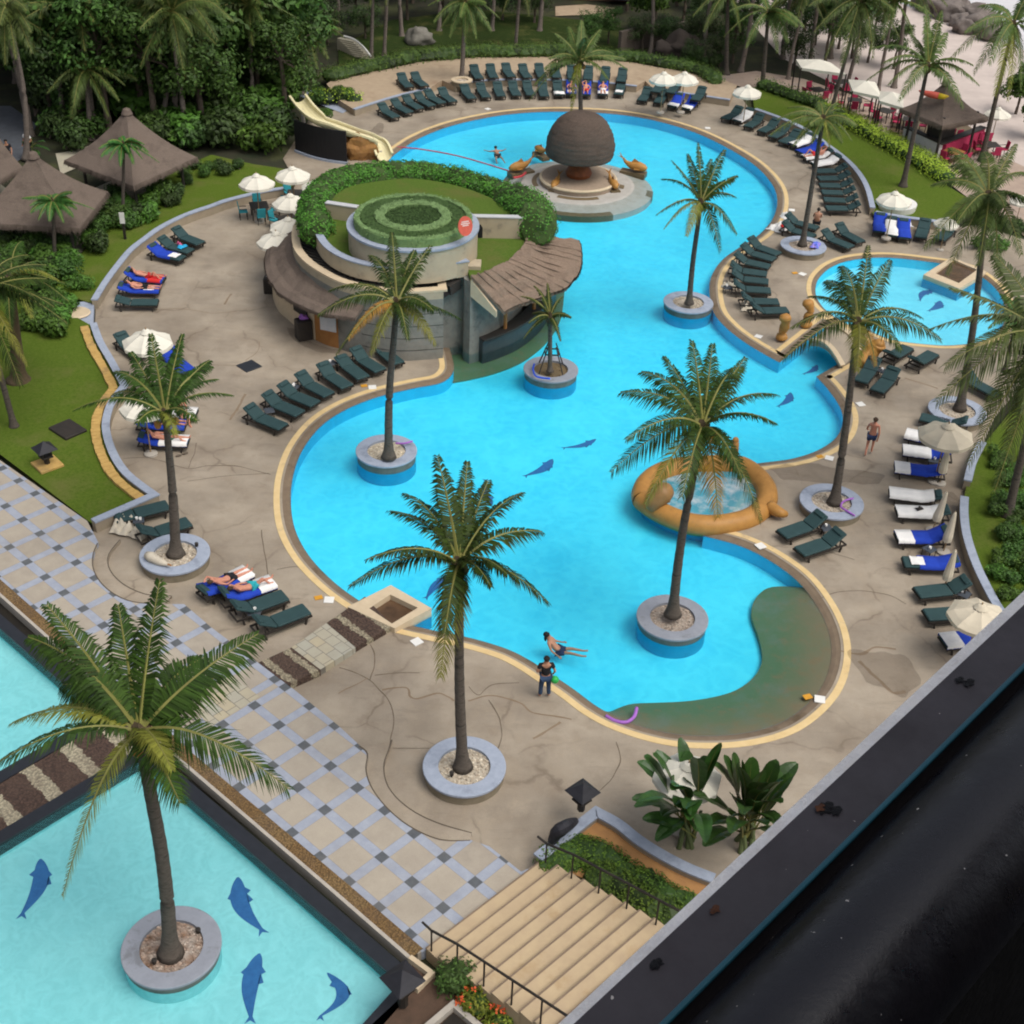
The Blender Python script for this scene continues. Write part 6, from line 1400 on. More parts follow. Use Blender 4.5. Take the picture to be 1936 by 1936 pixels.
rS = [lounger((1818, 800), (1752, 790), 'green lounger partly under the beige umbrella at the right', 'towelled row at the right'), lounger((1792, 832), (1724, 822), 'lounger with pinkish white towel beside the beige umbrella', 'towelled row at the right', ('blue', 'whitefoot'), 1),
      lounger((1797, 857), (1711, 851), 'lounger with white and blue towels just below the beige umbrella', 'towelled row at the right', ('blue', 'whitelong'), 0), lounger((1777, 888), (1702, 884), 'lounger with blue towel and small white towel, above the two all-white ones', 'towelled row at the right', ('blue', 'whitefoot'), 1),
      lounger((1777, 937), (1685, 931), 'upper one of two loungers fully covered in white', 'towelled row at the right', ('white',), 1), lounger((1792, 965), (1697, 966), 'lower one of two loungers fully covered in white, bag on it', 'towelled row at the right', ('white',), 1),
      lounger((1790, 1010), (1699, 1015), 'lounger with blue and white towels below the all-white pair', 'towelled row at the right', ('blue', 'whitefoot'), 0), lounger((1806, 1061), (1714, 1062), 'lounger with blue towel above the two bare green ones at the right', 'towelled row at the right', ('bluetop', 'whitemid'), 1),
      lounger((1830, 1104), (1735, 1120), 'upper bare green lounger at the end of the towelled row', 'towelled row at the right', (), 0), lounger((1850, 1150), (1754, 1162), 'lower bare green lounger beside the cream umbrella at the balcony edge', 'towelled row at the right', (), 1),
      lounger((1880, 1196), (1788, 1212), 'lounger with blue and white towels half hidden by the balcony edge', 'towelled row at the right', ('blue', 'whitefoot'), 1)]
rT = [lounger((1556, 978), (1478, 1010), 'green lounger nearest the ring planter with the noodle', 'pair below the noodle planter'), lounger((1594, 1010), (1508, 1044), 'green lounger below the one touching the noodle planter', 'pair below the noodle planter')]
rU = [lounger((1838, 715), (1870, 738), 'dark lounger half hidden by the big palm above the right planter', 'loungers behind the big palm')]
# side tables with cups
m_tab = mat('dark_side_table', (.06, .07, .085), .5)
def side_table(px, lab, z=0.0, cups=1):
    c = at(*px, z+.25); t = thing('side_table', lab, 'side table', loc=(c.x, c.y, z), rz=U(0, 1.5), group='side tables among the loungers')
    g = MB(); bevel_box(g, V(0, 0, .3), (.42, .42, .04), .012); g.obj('table_top', m_tab, t)
    for x in (-.17, .17):
        for y in (-.17, .17): g = MB(); g.tube([V(x, y, 0), V(x, y, .29)], .018, 6); g.obj('leg', m_lfr, t)
    for k in range(cups):
        g = MB(); g.lathe([(0, 0), (.045, 0), (.055, .12), (.05, .12), (.04, .02)], n=10)
        o = g.obj('cup', m_wht, None, smooth=True); o.location = (c.x+U(-.1, .1), c.y+U(-.1, .1), z+.321); tag(o, 'white cup on the '+lab, 'cup', 'cups on side tables')
for i, (px, lb, n_) in enumerate([((509, 778), 'side table at the near end of the left bay row', 0), ((556, 733), 'side table at the third lounger of the left bay row', 2), ((628, 688), 'side table at the fifth lounger of the left bay row', 1), ((690, 660), 'side table near the palm in the left bay row', 1),
    ((482, 1160), 'side table between the bare loungers by the path', 1), ((262, 985), 'side table between the wall corner loungers', 3), ((1562, 1000), 'side table between the pair below the noodle planter', 1), ((1668, 703), 'side table between the loungers at the bridge foot', 1),
    ((1765, 872), 'side table beside the beige umbrella row', 1), ((1757, 1040), 'side table below the blue and white lounger', 1), ((1822, 1125), 'side table between the bare green loungers', 1), ((1376, 545), 'side table at the heads of the peninsula loungers', 2)]):
    side_table(px, lb, cups=n_)
# crumpled towels, clothes
def cloth(px, z, size, m, lab, name='crumpled_towel', seed=0, hang=0):
    c = at(*px, z); g = MB(); n_ = 14; P = []
    for i in range(n_):
        for j in range(n_):
            x, y = (i/(n_-1)-.5)*size[0], (j/(n_-1)-.5)*size[1]
            h = .5+noise.noise(V(x*5+seed, y*5, 0))+.6*noise.noise(V(x*12, y*12+seed, 3)); e = max(abs(i/(n_-1)-.5), abs(j/(n_-1)-.5))*2
            P.append(V(x*(1+.25*noise.noise(V(y*4, seed, 1))), y*(1+.25*noise.noise(V(x*4, seed, 2))), max(.01, h*size[2]*(1-e**4))))
    g.add(P, [(i*n_+j, (i+1)*n_+j, (i+1)*n_+j+1, i*n_+j+1) for i in range(n_-1) for j in range(n_-1)])
    o = g.obj(name, m, None, smooth=True); o.location = c; o.rotation_euler.z = seed*1.3; return tag(o, lab, 'towel' if 'towel' in name else name.split('_')[-1])
m_beige = mat('beige_cloth', (.55, .50, .40), .9, (.45, .40, .32), sc=4)
cloth((235, 996), .1, (1.0, .7, .45), m_beige, 'heap of cream towels at the heads of the wall corner loungers', seed=1)
cloth((262, 1012), .1, (.7, .5, .35), m_beige, 'second cream towel heap touching the ring planter', seed=2)
cloth((1478, 430), .02, (1.6, .9, .35), m_wht, 'scattered white towels on the deck beside the pool neck', seed=3)
cloth((1490, 412), .02, (.9, .7, .3), m_wht, 'white towel heap farther up the pool neck', seed=4)
cloth((1482, 428), .2, (.35, .3, .3), m_redt, 'red cloth on the scattered white towels', seed=5)
cloth((1412, 582), .05, (.9, .6, .35), m_beige, 'cream towel heap at the near end of the peninsula loungers', seed=6)
cloth((1378, 542), .05, (.7, .5, .3), m_beige, 'small cream heap behind the middle peninsula loungers', seed=7)
cloth((345, 467), .45, (.5, .3, .15), mat('cyan_cloth', (.02, .35, .62), .8), 'bright cyan cloth on the green lounger below the hut', seed=8)
cloth((340, 462), .46, (.3, .2, .15), mat('pink_cloth', (.6, .12, .25), .8), 'pink cloth next to the cyan one below the hut', seed=9)
cloth((1738, 962), .45, (.3, .2, .2), m_lfr, 'small black bag on the lower all-white lounger', 'black_bag', seed=10)
cloth((1768, 945), .0, (.8, .4, .5), m_beige, 'beige towel hanging at the heads of the white loungers', seed=11)
cloth((1700, 422), .42, (1.4, .7, .2), m_wht, 'large white towel across the loungers below the lawn wall', seed=12)
# inflatables and noodles
m_purp = mat('purple_foam', (.36, .14, .52), .6)
def noodle(L, z, lab, f=None, m=None, r=.04):
    P = catmull([at(*(f(*p) if f else p), z) for p in L], 6); b = P[0].copy(); g = MB(); g.tube([p-b for p in P], r, 8); o = g.obj('pool_noodle', m or m_purp, None, smooth=True); o.location = b; return tag(o, lab, 'pool noodle')
noodle([(1480, 1035), (1530, 1062), (1590, 1070), (1635, 1040), (1650, 990)], .0, 'purple pool noodle curled in the shallow near end of the pool', ZI, r=.06)
noodle([(1613, 942), (1595, 948), (1590, 958), (1600, 965), (1616, 975)], .46, 'purple pool noodle bent on the planter ring by the towelled row')
noodle([(748, 838), (765, 838), (780, 834)], .48, 'short purple noodle on the left pool planter ring')
noodle([(1010, 688), (1008, 700), (1015, 712), (1040, 716)], .44, 'blue hose curled on the young palm planter', None, mat('blue_plastic', (.02, .08, .6), .4), .04)
cloth((1542, 464), .42, (.75, .45, .2), mat('inflatable_plastic', (.03, .15, .75), .35, (.35, .25, .6), sc=5), 'blue and lilac inflatable toy on the pale ring planter', 'inflatable_toy', seed=13)
noodle([ZB(520, 835), ZB(700, 850), ZB(900, 885), ZB(1050, 925), ZB(1180, 965), ZB(1290, 1000)], WZ+.03, 'long thin red floating rope from the slide to the island', None, mat('red_rope', (.45, .08, .12), .6), .045)
noodle([ZB(1240, 1015), ZB(1285, 1005), ZB(1310, 985)], .25, 'red slide toy curved in front of the left fish sculpture', None, mat('red_plastic', (.5, .05, .06), .4), .07)

# ================================================================== UMBRELLAS
m_can = mat('cream_canopy', (.70, .67, .57), .85, (.62, .59, .50), sc=1.5, bump=.1)
m_can2 = mat('beige_canopy', (.62, .55, .42), .85, (.52, .46, .35), sc=1.5, bump=.1)
def make_umbrella(mc, r=1.0):
    t = thing('pool_umbrella', 'x', 'umbrella'); g = MB(); K = 8; ns = 5; rows = []
    prof = [(.16, 2.62), (.45, 2.52), (.8, 2.36), (1.0, 2.22), (1.0, 2.08)]
    for rr, z in prof:
        rr *= r; row_ = []
        for k in range(K*ns):
            a = 2*PI*k/(K*ns); f_ = (k % ns)/ns; s_ = math.cos(PI/K)/math.cos((f_-.5)*2*PI/K)
            row_.append(V(rr*s_*math.cos(a), rr*s_*math.sin(a), z - .05*math.sin(PI*f_)*(rr/r)))
        rows.append(row_)
    for a, b in zip(rows, rows[1:]): g.ribbon(a, b, 0, True)
    g.obj('canopy', mc, t)
    g = MB(); g.lathe([(.24*r, 2.62), (.12*r, 2.74), (0, 2.78)], n=16); g.obj('vent_cap', mc, t)
    g = MB(); g.tube([V(0, 0, 0), V(0, 0, 2.85)], .028, 8); g.obj('pole', m_wood2, t)
    g = MB(); g.lathe([(0, 0), (.27, 0), (.27, .08), (.08, .14), (0, .14)], n=16); g.obj('base', m_edge, t)
    for k in range(K):
        a = 2*PI*k/K; g = MB(); g.beam(V(.05*math.cos(a), .05*math.sin(a), 2.58), V(.98*r*math.cos(a), .98*r*math.sin(a), 2.17), .025); g.obj('rib', m_wood2, t)
    return t
m_wood2 = mat('pale_wood_pole', (.32, .22, .12), .6, (.25, .17, .09), sc=5)
UM = make_umbrella(m_can, .98); UB = make_umbrella(m_can2, 1.12); UU = {}
def umb(px, lab, pr=None, z=0.0, s_=1.0, tilt=None):
    pr = pr or UM; c = at(*px, z+2.35*s_); t = place(pr, UU, V(c.x, c.y, z), U(0, .7), s_, lab, 'umbrellas around the pools')
    if tilt: t.rotation_euler.x = tilt
    return t
for px, lb in [((485, 342), 'white umbrella left of the hedge near the end of the curved wall'), ((553, 328), 'white umbrella farthest up, between curved wall and hedge'), ((549, 380), 'white umbrella beside the left thatch of the bar'), ((603, 350), 'white umbrella mostly hidden behind the bar hedge'),
    ((545, 425), 'white umbrella partly hidden by the bar roof edge'), ((522, 452), 'white umbrella whose edge peeps over the left thatch')]: umb(px, lb)
umb((278, 641), 'cream umbrella over the loungers by the left wall', s_=1.1); umb((272, 764), 'cream umbrella behind the palm by the left wall', s_=1.0)
umb((1255, 147), 'left one of two cream umbrellas touching each other', z=.3); umb((1294, 147), 'right one of two cream umbrellas touching each other', z=.3); umb((1413, 172), 'single cream umbrella by the dark hedge beyond the pool')
umb((1691, 375), 'white umbrella over the round table base on the lawn', z=.22, s_=1.0); umb((1790, 420), 'small cream umbrella above the small round pool', s_=.7); umb((1852, 1160), 'cream umbrella cut by the balcony edge', UB, s_=.92)
umb((1790, 818), 'large beige umbrella beside the palm planter at the right', UB, s_=1.0); umb((1300, 1462), 'cream umbrella behind the ragged big leaves', s_=1.0); umb((1887, 213), 'small white umbrella beside the beach bar', s_=.9)
umb((1932, 378), 'white umbrella at the right edge above the palm crowns', s_=.7)
# round table base on the lawn
c = at(1697, 385, .5); t = thing('round_bench', 'round white bench under the umbrella on the right lawn', 'bench', loc=(c.x, c.y, .22))
g = MB(); g.lathe([(1.05, 0), (1.1, .3), (1.1, .36), (.7, .36), (.7, .2)], n=32); g.obj('seat_ring', m_white, t); g = MB(); g.lathe([(.7, 0), (.7, .2), (0, .2)], n=24); g.obj('inner_floor', m_edge, t)
# closed umbrellas
def closed_umb(base, top, lab):
    b = at(*base); tp = above(b, top); t = thing('closed_umbrella', lab, 'umbrella', loc=b, group='closed umbrellas'); r_ = tp-b; r_.z = max(1.9, min(2.4, r_.z))
    g = MB(); g.tube([V(0, 0, 0), r_], .025, 6); g.obj('pole', m_wood2, t); g = MB(); P = [r_*k for k in (.30, .4, .6, .8, .95, 1.0)]; g.tube(P, [.17, .18, .14, .10, .06, .02], 9); g.obj('furled_canopy', m_can2, t)
    g = MB(); g.lathe([(0, 0), (.25, 0), (.25, .08), (0, .1)], n=14); g.obj('base', m_edge, t)
closed_umb((1776, 915), (1786, 872), 'furled beige umbrella above the upper all-white lounger'); closed_umb((1762, 1005), (1782, 962), 'furled beige umbrella beside the lower all-white lounger'); closed_umb((1783, 1045), (1797, 1003), 'furled beige umbrella below the all-white pair'); closed_umb((1783, 1118), (1795, 1082), 'furled beige umbrella near the bare green loungers')
b = at(287, 1058, .45); t = thing('folded_umbrella', 'folded cream umbrella lying on the pebbles of the left planter', 'umbrella', loc=b)
e = at(318, 1072, .45)-b; e.z = .12; g = MB(); g.tube([V(-.2, .1, .12), V(0, 0, .12), e*.5, e], [.14, .2, .15, .06], 8); g.obj('furled_canopy', m_beige, t, smooth=True); g = MB(); g.tube([e, e*1.2], .03, 6); g.obj('pole', m_wood, t)
# dining sets near the white umbrellas
m_teal = mat('teal_seat', (.03, .28, .33), .7)
def dining(px, lab, rz=0.3, mc=m_teal, mtop=m_slat, z=0, nch=4, s_=1.0, group='cafe tables by the curved wall'):
    c = at(*px, z+.5); t = thing('cafe_table', lab, 'table', loc=(c.x, c.y, z), rz=rz, group=group)
    g = MB(); bevel_box(g, V(0, 0, .72), (1.0*s_, 1.0*s_, .05), .015); g.obj('table_top', mtop, t)
    for x in (-.4, .4):
        for y in (-.4, .4): g = MB(); g.tube([V(x*s_, y*s_, 0), V(x*s_, y*s_, .7)], .03, 6); g.obj('leg', m_lfr, t)
    for k in range(nch):
        a = rz+k*2*PI/nch; q = V(c.x+math.cos(a)*.88*s_, c.y+math.sin(a)*.88*s_, z); chair(q, a, mc, ORD[k]+' chair around the '+lab)
CH = {}
def chair(q, a, mc, lab):
    if mc.name not in CH:
        t = thing('garden_chair', 'x', 'chair'); g = MB(); bevel_box(g, V(0, 0, .44), (.46, .46, .06), .015); g.obj('seat', mc, t)
        g = MB(); bevel_box(g, V(.24, 0, .72), (.05, .46, .5), .015, ry=.15); g.obj('backrest', mc, t)
        for x in (-.2, .2):
            for y in (-.2, .2): g = MB(); g.tube([V(x, y, 0), V(x, y, .42)], .022, 6); g.obj('leg', m_lfr, t)
        for y in (-.24, .24): g = MB(); g.beam(V(-.2, y, .62), V(.24, y, .64), .03); g.obj('armrest', m_lfr, t)
        CH[mc.name] = t; t.location = q; t.rotation_euler.z = a; tag(t, ' '.join(lab.split()[:16]), None, 'garden chairs'); return
    copy_tree(CH[mc.name], q, a, ' '.join(lab.split()[:16]), group='garden chairs')
dining((490, 395), 'dark table with teal chairs below the leftmost white umbrella'); dining((545, 420), 'dark table under the umbrella by the bar roof', .6, nch=3); dining((560, 372), 'dark table behind the umbrella near the hedge', .1, nch=3)
m_redc = mat('magenta_red_seat', (.42, .03, .09), .7)
for i, (px, lb) in enumerate([((1545, 175), 'beach table nearest the slender palm'), ((1615, 195), 'beach table below the first cream awning'), ((1673, 215), 'beach table below the second cream awning'), ((1590, 160), 'beach table behind the hedge in the shade'), ((1720, 232), 'beach table just left of the bar'), ((1803, 292), 'table with an orange top before the beach bar'), ((1873, 280), 'table right of the beach bar')]):
    dining(px, lb, .4+i, m_redc, m_wood if i == 5 else m_slat, z=.03, nch=4, group='tables on the beach promenade')
for i in range(6): chair(at(1795+i*14, 258+i*1.5, .4)+V(0, 0, -.37), -1.2, m_redc, ORD[i]+' red stool chair from the left along the bar counter')
# beach bar
hb, cb, eb = hut((1782, 152), [(1702, 205), (1782, 238), (1868, 222), (1800, 185)], 2.6, 'beach bar pavilion with thatched roof and white counter', 'beach_bar')
A_, B_, C_ = at(1706, 272, 0)-cb, at(1773, 303, 0)-cb, at(1852, 272, 0)-cb
for v_ in (A_, B_, C_): v_.z = 0
g = MB(); g.wall([A_, B_], .3, 0, 1.1); g.obj('white_counter', m_white, hb); g = MB(); g.wall([B_+V(.2, 0), C_], .3, 0, 1.05); g.obj('red_counter', m_redc, hb); g = MB(); g.wall([A_, B_, C_], .5, 1.12, 1.18); g.obj('counter_top', m_slat, hb)
g = MB(); g.prism([(e-cb)*.32 for e in eb], .12, 2.0); g.obj('back_store', m_slat, hb)
g = MB(); g.prism(offset([A_, B_, C_, V(C_.x-1, C_.y+4), V(A_.x+1, A_.y+4)] if area([A_, B_, C_, V(C_.x-1, C_.y+4), V(A_.x+1, A_.y+4)]) > 0 else [A_, B_, C_, V(C_.x-1, C_.y+4), V(A_.x+1, A_.y+4)][::-1], .9), 0, .1); g.obj('plinth', m_mud, hb)
ky = above(V(cb.x, cb.y-1.2, 0), ZC(1525, 432)); kt = thing('toy_kayak', 'red and yellow kayak lying on the thatched beach bar roof', 'kayak', loc=ky+V(0, 0, .1), rz=-.5)
g = MB(); g.tube([V(-.95, 0, .1), V(-.7, 0, .02), V(0, 0, 0), V(.35, 0, 0)], [.03, .16, .22, .2], 8); g.obj('bow_half', m_red, kt, smooth=True)
g = MB(); g.tube([V(.35, 0, 0), V(.7, 0, .02), V(.95, 0, .1)], [.2, .15, .03], 8); g.obj('stern_half', mat('yellow_plastic', (.7, .5, .03), .5), kt, smooth=True)
def awning(pxs, z, lab):
    P = pts(None, pxs, z); t = thing('awning', lab, 'awning'); c_ = sum(P, V(0, 0, 0))/4; g = MB()
    T_ = c_+V(0, 0, .45); g.add([T_]+P+[p-V(0, 0, .18) for p in P], [(0, 1, 2), (0, 2, 3), (0, 3, 4), (0, 4, 1), (1, 5, 6, 2), (2, 6, 7, 3), (3, 7, 8, 4), (4, 8, 5, 1)]); g.obj('canvas', m_can, t)
    for p in P: g = MB(); g.tube([V(p.x, p.y, 0), V(p.x, p.y, z)], .05, 6); g.obj('post', m_lfr, t)
awning([(1604, 150), (1612, 172), (1668, 184), (1655, 155)], 2.5, 'cream awning over the beach tables behind the palms'); awning([(1660, 172), (1662, 190), (1708, 204), (1708, 180)], 2.5, 'cream awning over the beach tables just left of the bar'); awning([(1505, 112), (1515, 128), (1600, 140), (1570, 118)], 2.5, 'long pale awning half hidden behind the trees')
# boulders and beach rocks
m_rock = mat('brown_boulder', (.07, .055, .045), .9, (.045, .036, .03), sc=1.5, bump=.6)
def boulder(px, r, lab, z=0, group=None, m=None):
    c = at(*px, z); o = MB().blob(V(0, 0, r*.5), (r, r*.85, r*.75), int(px[0]), .3, 3).obj('boulder', m or m_rock, None, smooth=True); o.location = c; return tag(o, lab, 'boulder', group)
boulder((1290, 112), 1.5, 'large rounded boulder behind the far umbrellas'); boulder((1263, 112), 1.1, 'smaller boulder left of the large rounded one'); boulder((793, 84), 1.0, 'flat grey rock on the shaded lawn', m=mat('grey_rock', (.2, .19, .16), .9, (.14, .13, .11), bump=.4))
for i, (u, v) in enumerate([(1790, 35), (1812, 48), (1838, 40), (1765, 22), (1855, 60), (1825, 62), (1745, 12), (1872, 75), (1800, 20)]): boulder((u, v), U(.8, 1.5), 'grey rock in the pile between sand and sea', 0, 'rocks between sand and sea', mat('shore_rock%d' % i, (.20, .17, .15), .9, (.13, .11, .10), bump=.4) if i == 0 else bpy.data.materials['shore_rock0'])
# white garden steps at the top left
t = thing('garden_steps', 'pale curving garden steps with a white rail at the top left', 'stairs'); 
for k in range(9):
    a = at(*ZB(290+k*14, 225+k*14), .9-.1*k); g = MB(); g.box(V(a.x, a.y, .45-.05*k), (1.5, .45, .9-.1*k), -.5); g.obj('step', m_slab, t)
P = [at(*ZB(*p), z) for p, z in (((270, 205), 1.5), ((330, 225), 1.3), ((385, 270), 1.0), ((425, 320), .7))]; g = MB(); g.tube(catmull(P, 4), .07, 6); g.obj('handrail', m_white, t)
# top buildings
t = thing('far_pavilion', 'shaded brown pavilion at the top edge behind the dome palm', 'building'); c = at(1085, 14, 0)
g = MB(); g.box(V(c.x, c.y+6, 2.0), (9, 7, 4)); g.obj('wall', mat('brown_wall', (.16, .09, .06), .85), t); g = MB(); g.box(V(c.x+5.5, c.y+4, 2.1), (5, 5, 3.4)); g.obj('grey_wing', mat('blue_grey_wall', (.14, .16, .2), .8), t); g = MB(); g.box(V(c.x, c.y+6, 4.1), (10, 8, .3)); g.obj('roof', m_slat, t)
strip([(1050, 30), (1110, 28), (1160, 40)], [(1050, 12), (1110, 8), (1165, 15)], .02, 'path', m_gravelwalk, 'sandy path before the pavilion at the top', 'path')
t = thing('garden_wall', 'brown-grey wall between the trees at the top centre', 'wall'); g = MB(); g.wall(pts(None, [(1170, 100), (1200, 92), (1290, 80)], 0), .3, 0, 1.6); g.obj('wall_face', mat('brown_grey_wall', (.13, .105, .085), .9), t)
strip([(560, 178), (600, 196), (648, 214)], [(590, 170), (622, 183), (668, 202)], .02, 'path', m_cope, 'blue-grey stepping path above the slide', 'path')
m_darkpave = mat('dark_grey_paving', (.10, .11, .125), .8, (.075, .08, .09), sc=2, world=True)  # one darker grey for the paved spot, set in the base colour
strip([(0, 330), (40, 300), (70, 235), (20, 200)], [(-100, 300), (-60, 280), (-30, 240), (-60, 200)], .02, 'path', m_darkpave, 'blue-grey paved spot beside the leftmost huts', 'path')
strip([(115, 330), (150, 315), (180, 300)], [(105, 290), (140, 285), (170, 275)], .02, 'path', m_slab, 'pale path between the two huts', 'path')
c = at(147, 597, .1); o = MB().lathe([(0, .06), (.55, .06), (.62, .0)], n=24).obj('stepping_stone', m_cream2); o.location = (c.x, c.y, .25); tag(o, 'round cream stepping stone at the gap in the left wall', 'stepping stone')
quadsheet('path', [(140, 572), (178, 568), (176, 612), (130, 612)], .2, m_cope, 'grey threshold slab at the gap in the left wall', 'path')
# drain covers and hatch
def hatch(px, z, size, lab, m, rz=.75):
    c = at(*px, z); o = MB(); bevel_box(o, V(0, 0, 0), size, .02); o = o.obj('access_cover', m); o.location = c; o.rotation_euler.z = rz; tag(o, lab, 'cover')
hatch((128, 812), .33, (1.25, 1.0, .12), 'dark square access cover on the left lawn', m_lfr, -.7); hatch((471, 692), .012, (.85, .85, .02), 'dark square drain cover set in the deck', m_granite, .78)
# lanterns
def lantern(px, lab, z=0, s_=1.0, base=True, tall=0.0):
    c = at(*px, z); t = thing('stone_lantern', lab, 'lantern', loc=(c.x, c.y, z), group='black pagoda lanterns'); t.scale = (s_,)*3
    if base: g = MB(); bevel_box(g, V(0, 0, .05), (.95, .95, .12), .02, rz=.75); g.obj('base_slab', m_gold, t)
    g = MB(); g.tube([V(0, 0, .1), V(0, 0, .45+tall)], .12, 6); g.obj('post', m_lfr, t)
    for k in range(4): a = PI/4+.75+k*PI/2; g = MB(); g.beam(V(.24*math.cos(a), .24*math.sin(a), .42+tall), V(.24*math.cos(a), .24*math.sin(a), .8+tall), .06); g.obj('corner_post', m_lfr, t)
    g = MB(); bevel_box(g, V(0, 0, .43+tall), (.44, .44, .06), .01, rz=.75); g.obj('tray', m_lfr, t)
    g = MB(); g.lathe([(.55, .78+tall), (.3, .92+tall), (0, 1.12+tall)], n=4, a0=.75+PI/4, a1=.75+PI/4+2*PI); g.lathe([(.55, .78+tall), (0, .8+tall)], n=4, a0=.75+PI/4, a1=.75+PI/4+2*PI); g.obj('lantern_roof', m_roofd, t)
m_roofd = mat('charcoal_roof', (.014, .014, .018), .6, (.022, .022, .028), sc=4)
lantern((90, 880), 'black pagoda lantern on a gold slab on the left lawn', .28); lantern((762, 1905), 'black pagoda lantern at the bottom beside the aqua pool corner', .3, 1.05, False, .3)
lantern((1098, 1535), 'black lantern on the corner of the blue-coped planter by the steps', .5, .95, False, .1)
t = thing('covered_sign', 'dark folded canvas cover leaning beside the black lantern', 'cover', loc=at(1060, 1580, .3)); b0 = t.location.copy()
P = [at(1040, 1600, .3)-b0, at(1052, 1575, 1.0)-b0, at(1070, 1562, 1.2)-b0, at(1088, 1552, .8)-b0]; g = MB(); g.tube(catmull(P, 4), [.05, .09, .14, .17, .19, .20, .20, .19, .18, .17, .15, .13, .10], 8); g.obj('canvas', m_roofd, t)
# blue-coped planter by the stairs
PC = catmull(pts(None, [(1017, 1620), (1128, 1534), (1168, 1556), (1206, 1586), (1250, 1614), (1300, 1640), (1350, 1660)], .55), 5, False, {1})
t = thing('wall_planter', 'planter with blue-grey coping at the top of the stone steps', 'planter')
g = MB(); g.wall(PC, .26, 0, .49); g.obj('side_wall', m_wallface, t); g = MB(); g.wall(PC, .34, .49, .55); g.obj('coping', m_cope, t)
g = MB(); g.sheet([PC + pts(None, [(1360, 1740), (1240, 1735), (1030, 1630)], .2)], .3); g.obj('orange_soil', m_orange, t)
# handrails of the stairs
def handrail(base, n_, lab, h=.95):
    t = thing('handrail', lab, 'handrail'); L = perp*depth; P = []
    for k in range(0, 13, 2):
        b = base + L*k + perp*.15; z = TZ+.13*k+.13*(k > 0); P.append(V(b.x, b.y, z+h)); g = MB(); g.tube([V(b.x, b.y, z-.1), V(b.x, b.y, z+h)], .025, 8); g.obj('post', m_lfr, t)
    P = [P[0]-perp*.35] + P; g = MB(); g.tube(P, .035, 8); g.obj('rail', m_lfr, t)
handrail(s1 - sx_*.12, 5, 'black handrail on the far side of the stone steps'); handrail(s0 - sx_*.1, 5, 'black handrail beside the flowering bush')
# planting bed bottom left of the stairs
t = thing('planting_bed', 'soil bed with cream kerb at the foot of the stairs', 'planter')
g = MB(); g.prism(pts(None, [(780, 1820), (820, 1850), (990, 1975), (720, 2010), (700, 1940), (765, 1880)], .3), -.02, .32); g.obj('soil', mat('brown_soil', (.10, .06, .04), .95, (.07, .045, .03), sc=4, world=True, bump=.4), t)
g = MB(); g.wall(pts(None, [(775, 1808), (816, 1838), (786, 1868)], .5), .13, 0, .5); g.obj('kerb', m_cream2, t)
g = MB(); g.wall(pts(None, [(790, 1955), (857, 1898), (930, 1960)], .5), .16, 0, .52); g.obj('kerb', m_edge, t)
g = MB(); g.sheet([pts(None, [(800, 1965), (857, 1910), (920, 1965)], .5)], .4); g.obj('pit', m_dark, t)
def bush(px, rad, m, lab, z=.3, flowers=None, n=900, ls=.11):
    c = at(*px, z); t = thing('flowering_bush' if flowers else 'leafy_bush', lab, 'bush', loc=(c.x, c.y, z)); g = MB()
    for j in range(n):
        d = V(U(-1, 1), U(-1, 1), U(-.2, 1)).normalized(); q = V(d.x*rad[0], d.y*rad[1], d.z*rad[2])*U(.55, 1.05)*(1+.3*noise.noise(d*3)); g.leaf(q, (d+V(U(-.6, .6), U(-.6, .6), U(0, .8))).normalized(), ls*U(.7, 1.4), ls*.5)
    g.obj('foliage', m, t); g = MB(); g.blob(V(0, 0, rad[2]*.3), (rad[0]*.6, rad[1]*.6, rad[2]*.55), 2, .2, 2); g.obj('inner_growth', m_lf[2], t)
    if flowers:
        g = MB()
        for j in range(flowers):
            d = V(U(-1, 1), U(-1, 1), U(.1, 1)).normalized(); q = V(d.x*rad[0], d.y*rad[1], d.z*rad[2])*1.02
            for k in range(7): g.leaf(q+V(U(-.07, .07), U(-.07, .07), U(-.02, .07)), V(U(-.5, .5), U(-.5, .5), 1).normalized(), .08, .06)
        g.obj('flower_clusters', m_flower, t)
m_flower = mat('red_flowers', (.62, .06, .02), .6, (.55, .12, .03), sc=3)
m_crot = mat('yellow_green_leaves', (.20, .22, .02), .6, (.10, .15, .015), sc=3, isl=.4, trans=.15)
bush((862, 1862), (.62, .6, .85), m_lf[1], 'dark green bush at the top end of the flowering bed'); bush((905, 1905), (.55, .5, .6), m_crot, 'yellow-green bush with scattered red flowers', flowers=12); bush((960, 1940), (.65, .5, .6), m_crot, 'yellow-green bush thick with red flower clusters', flowers=22); bush((1010, 1975), (.6, .5, .5), m_crot, 'red-flowered bush at the bottom edge beside the handrail', flowers=10)
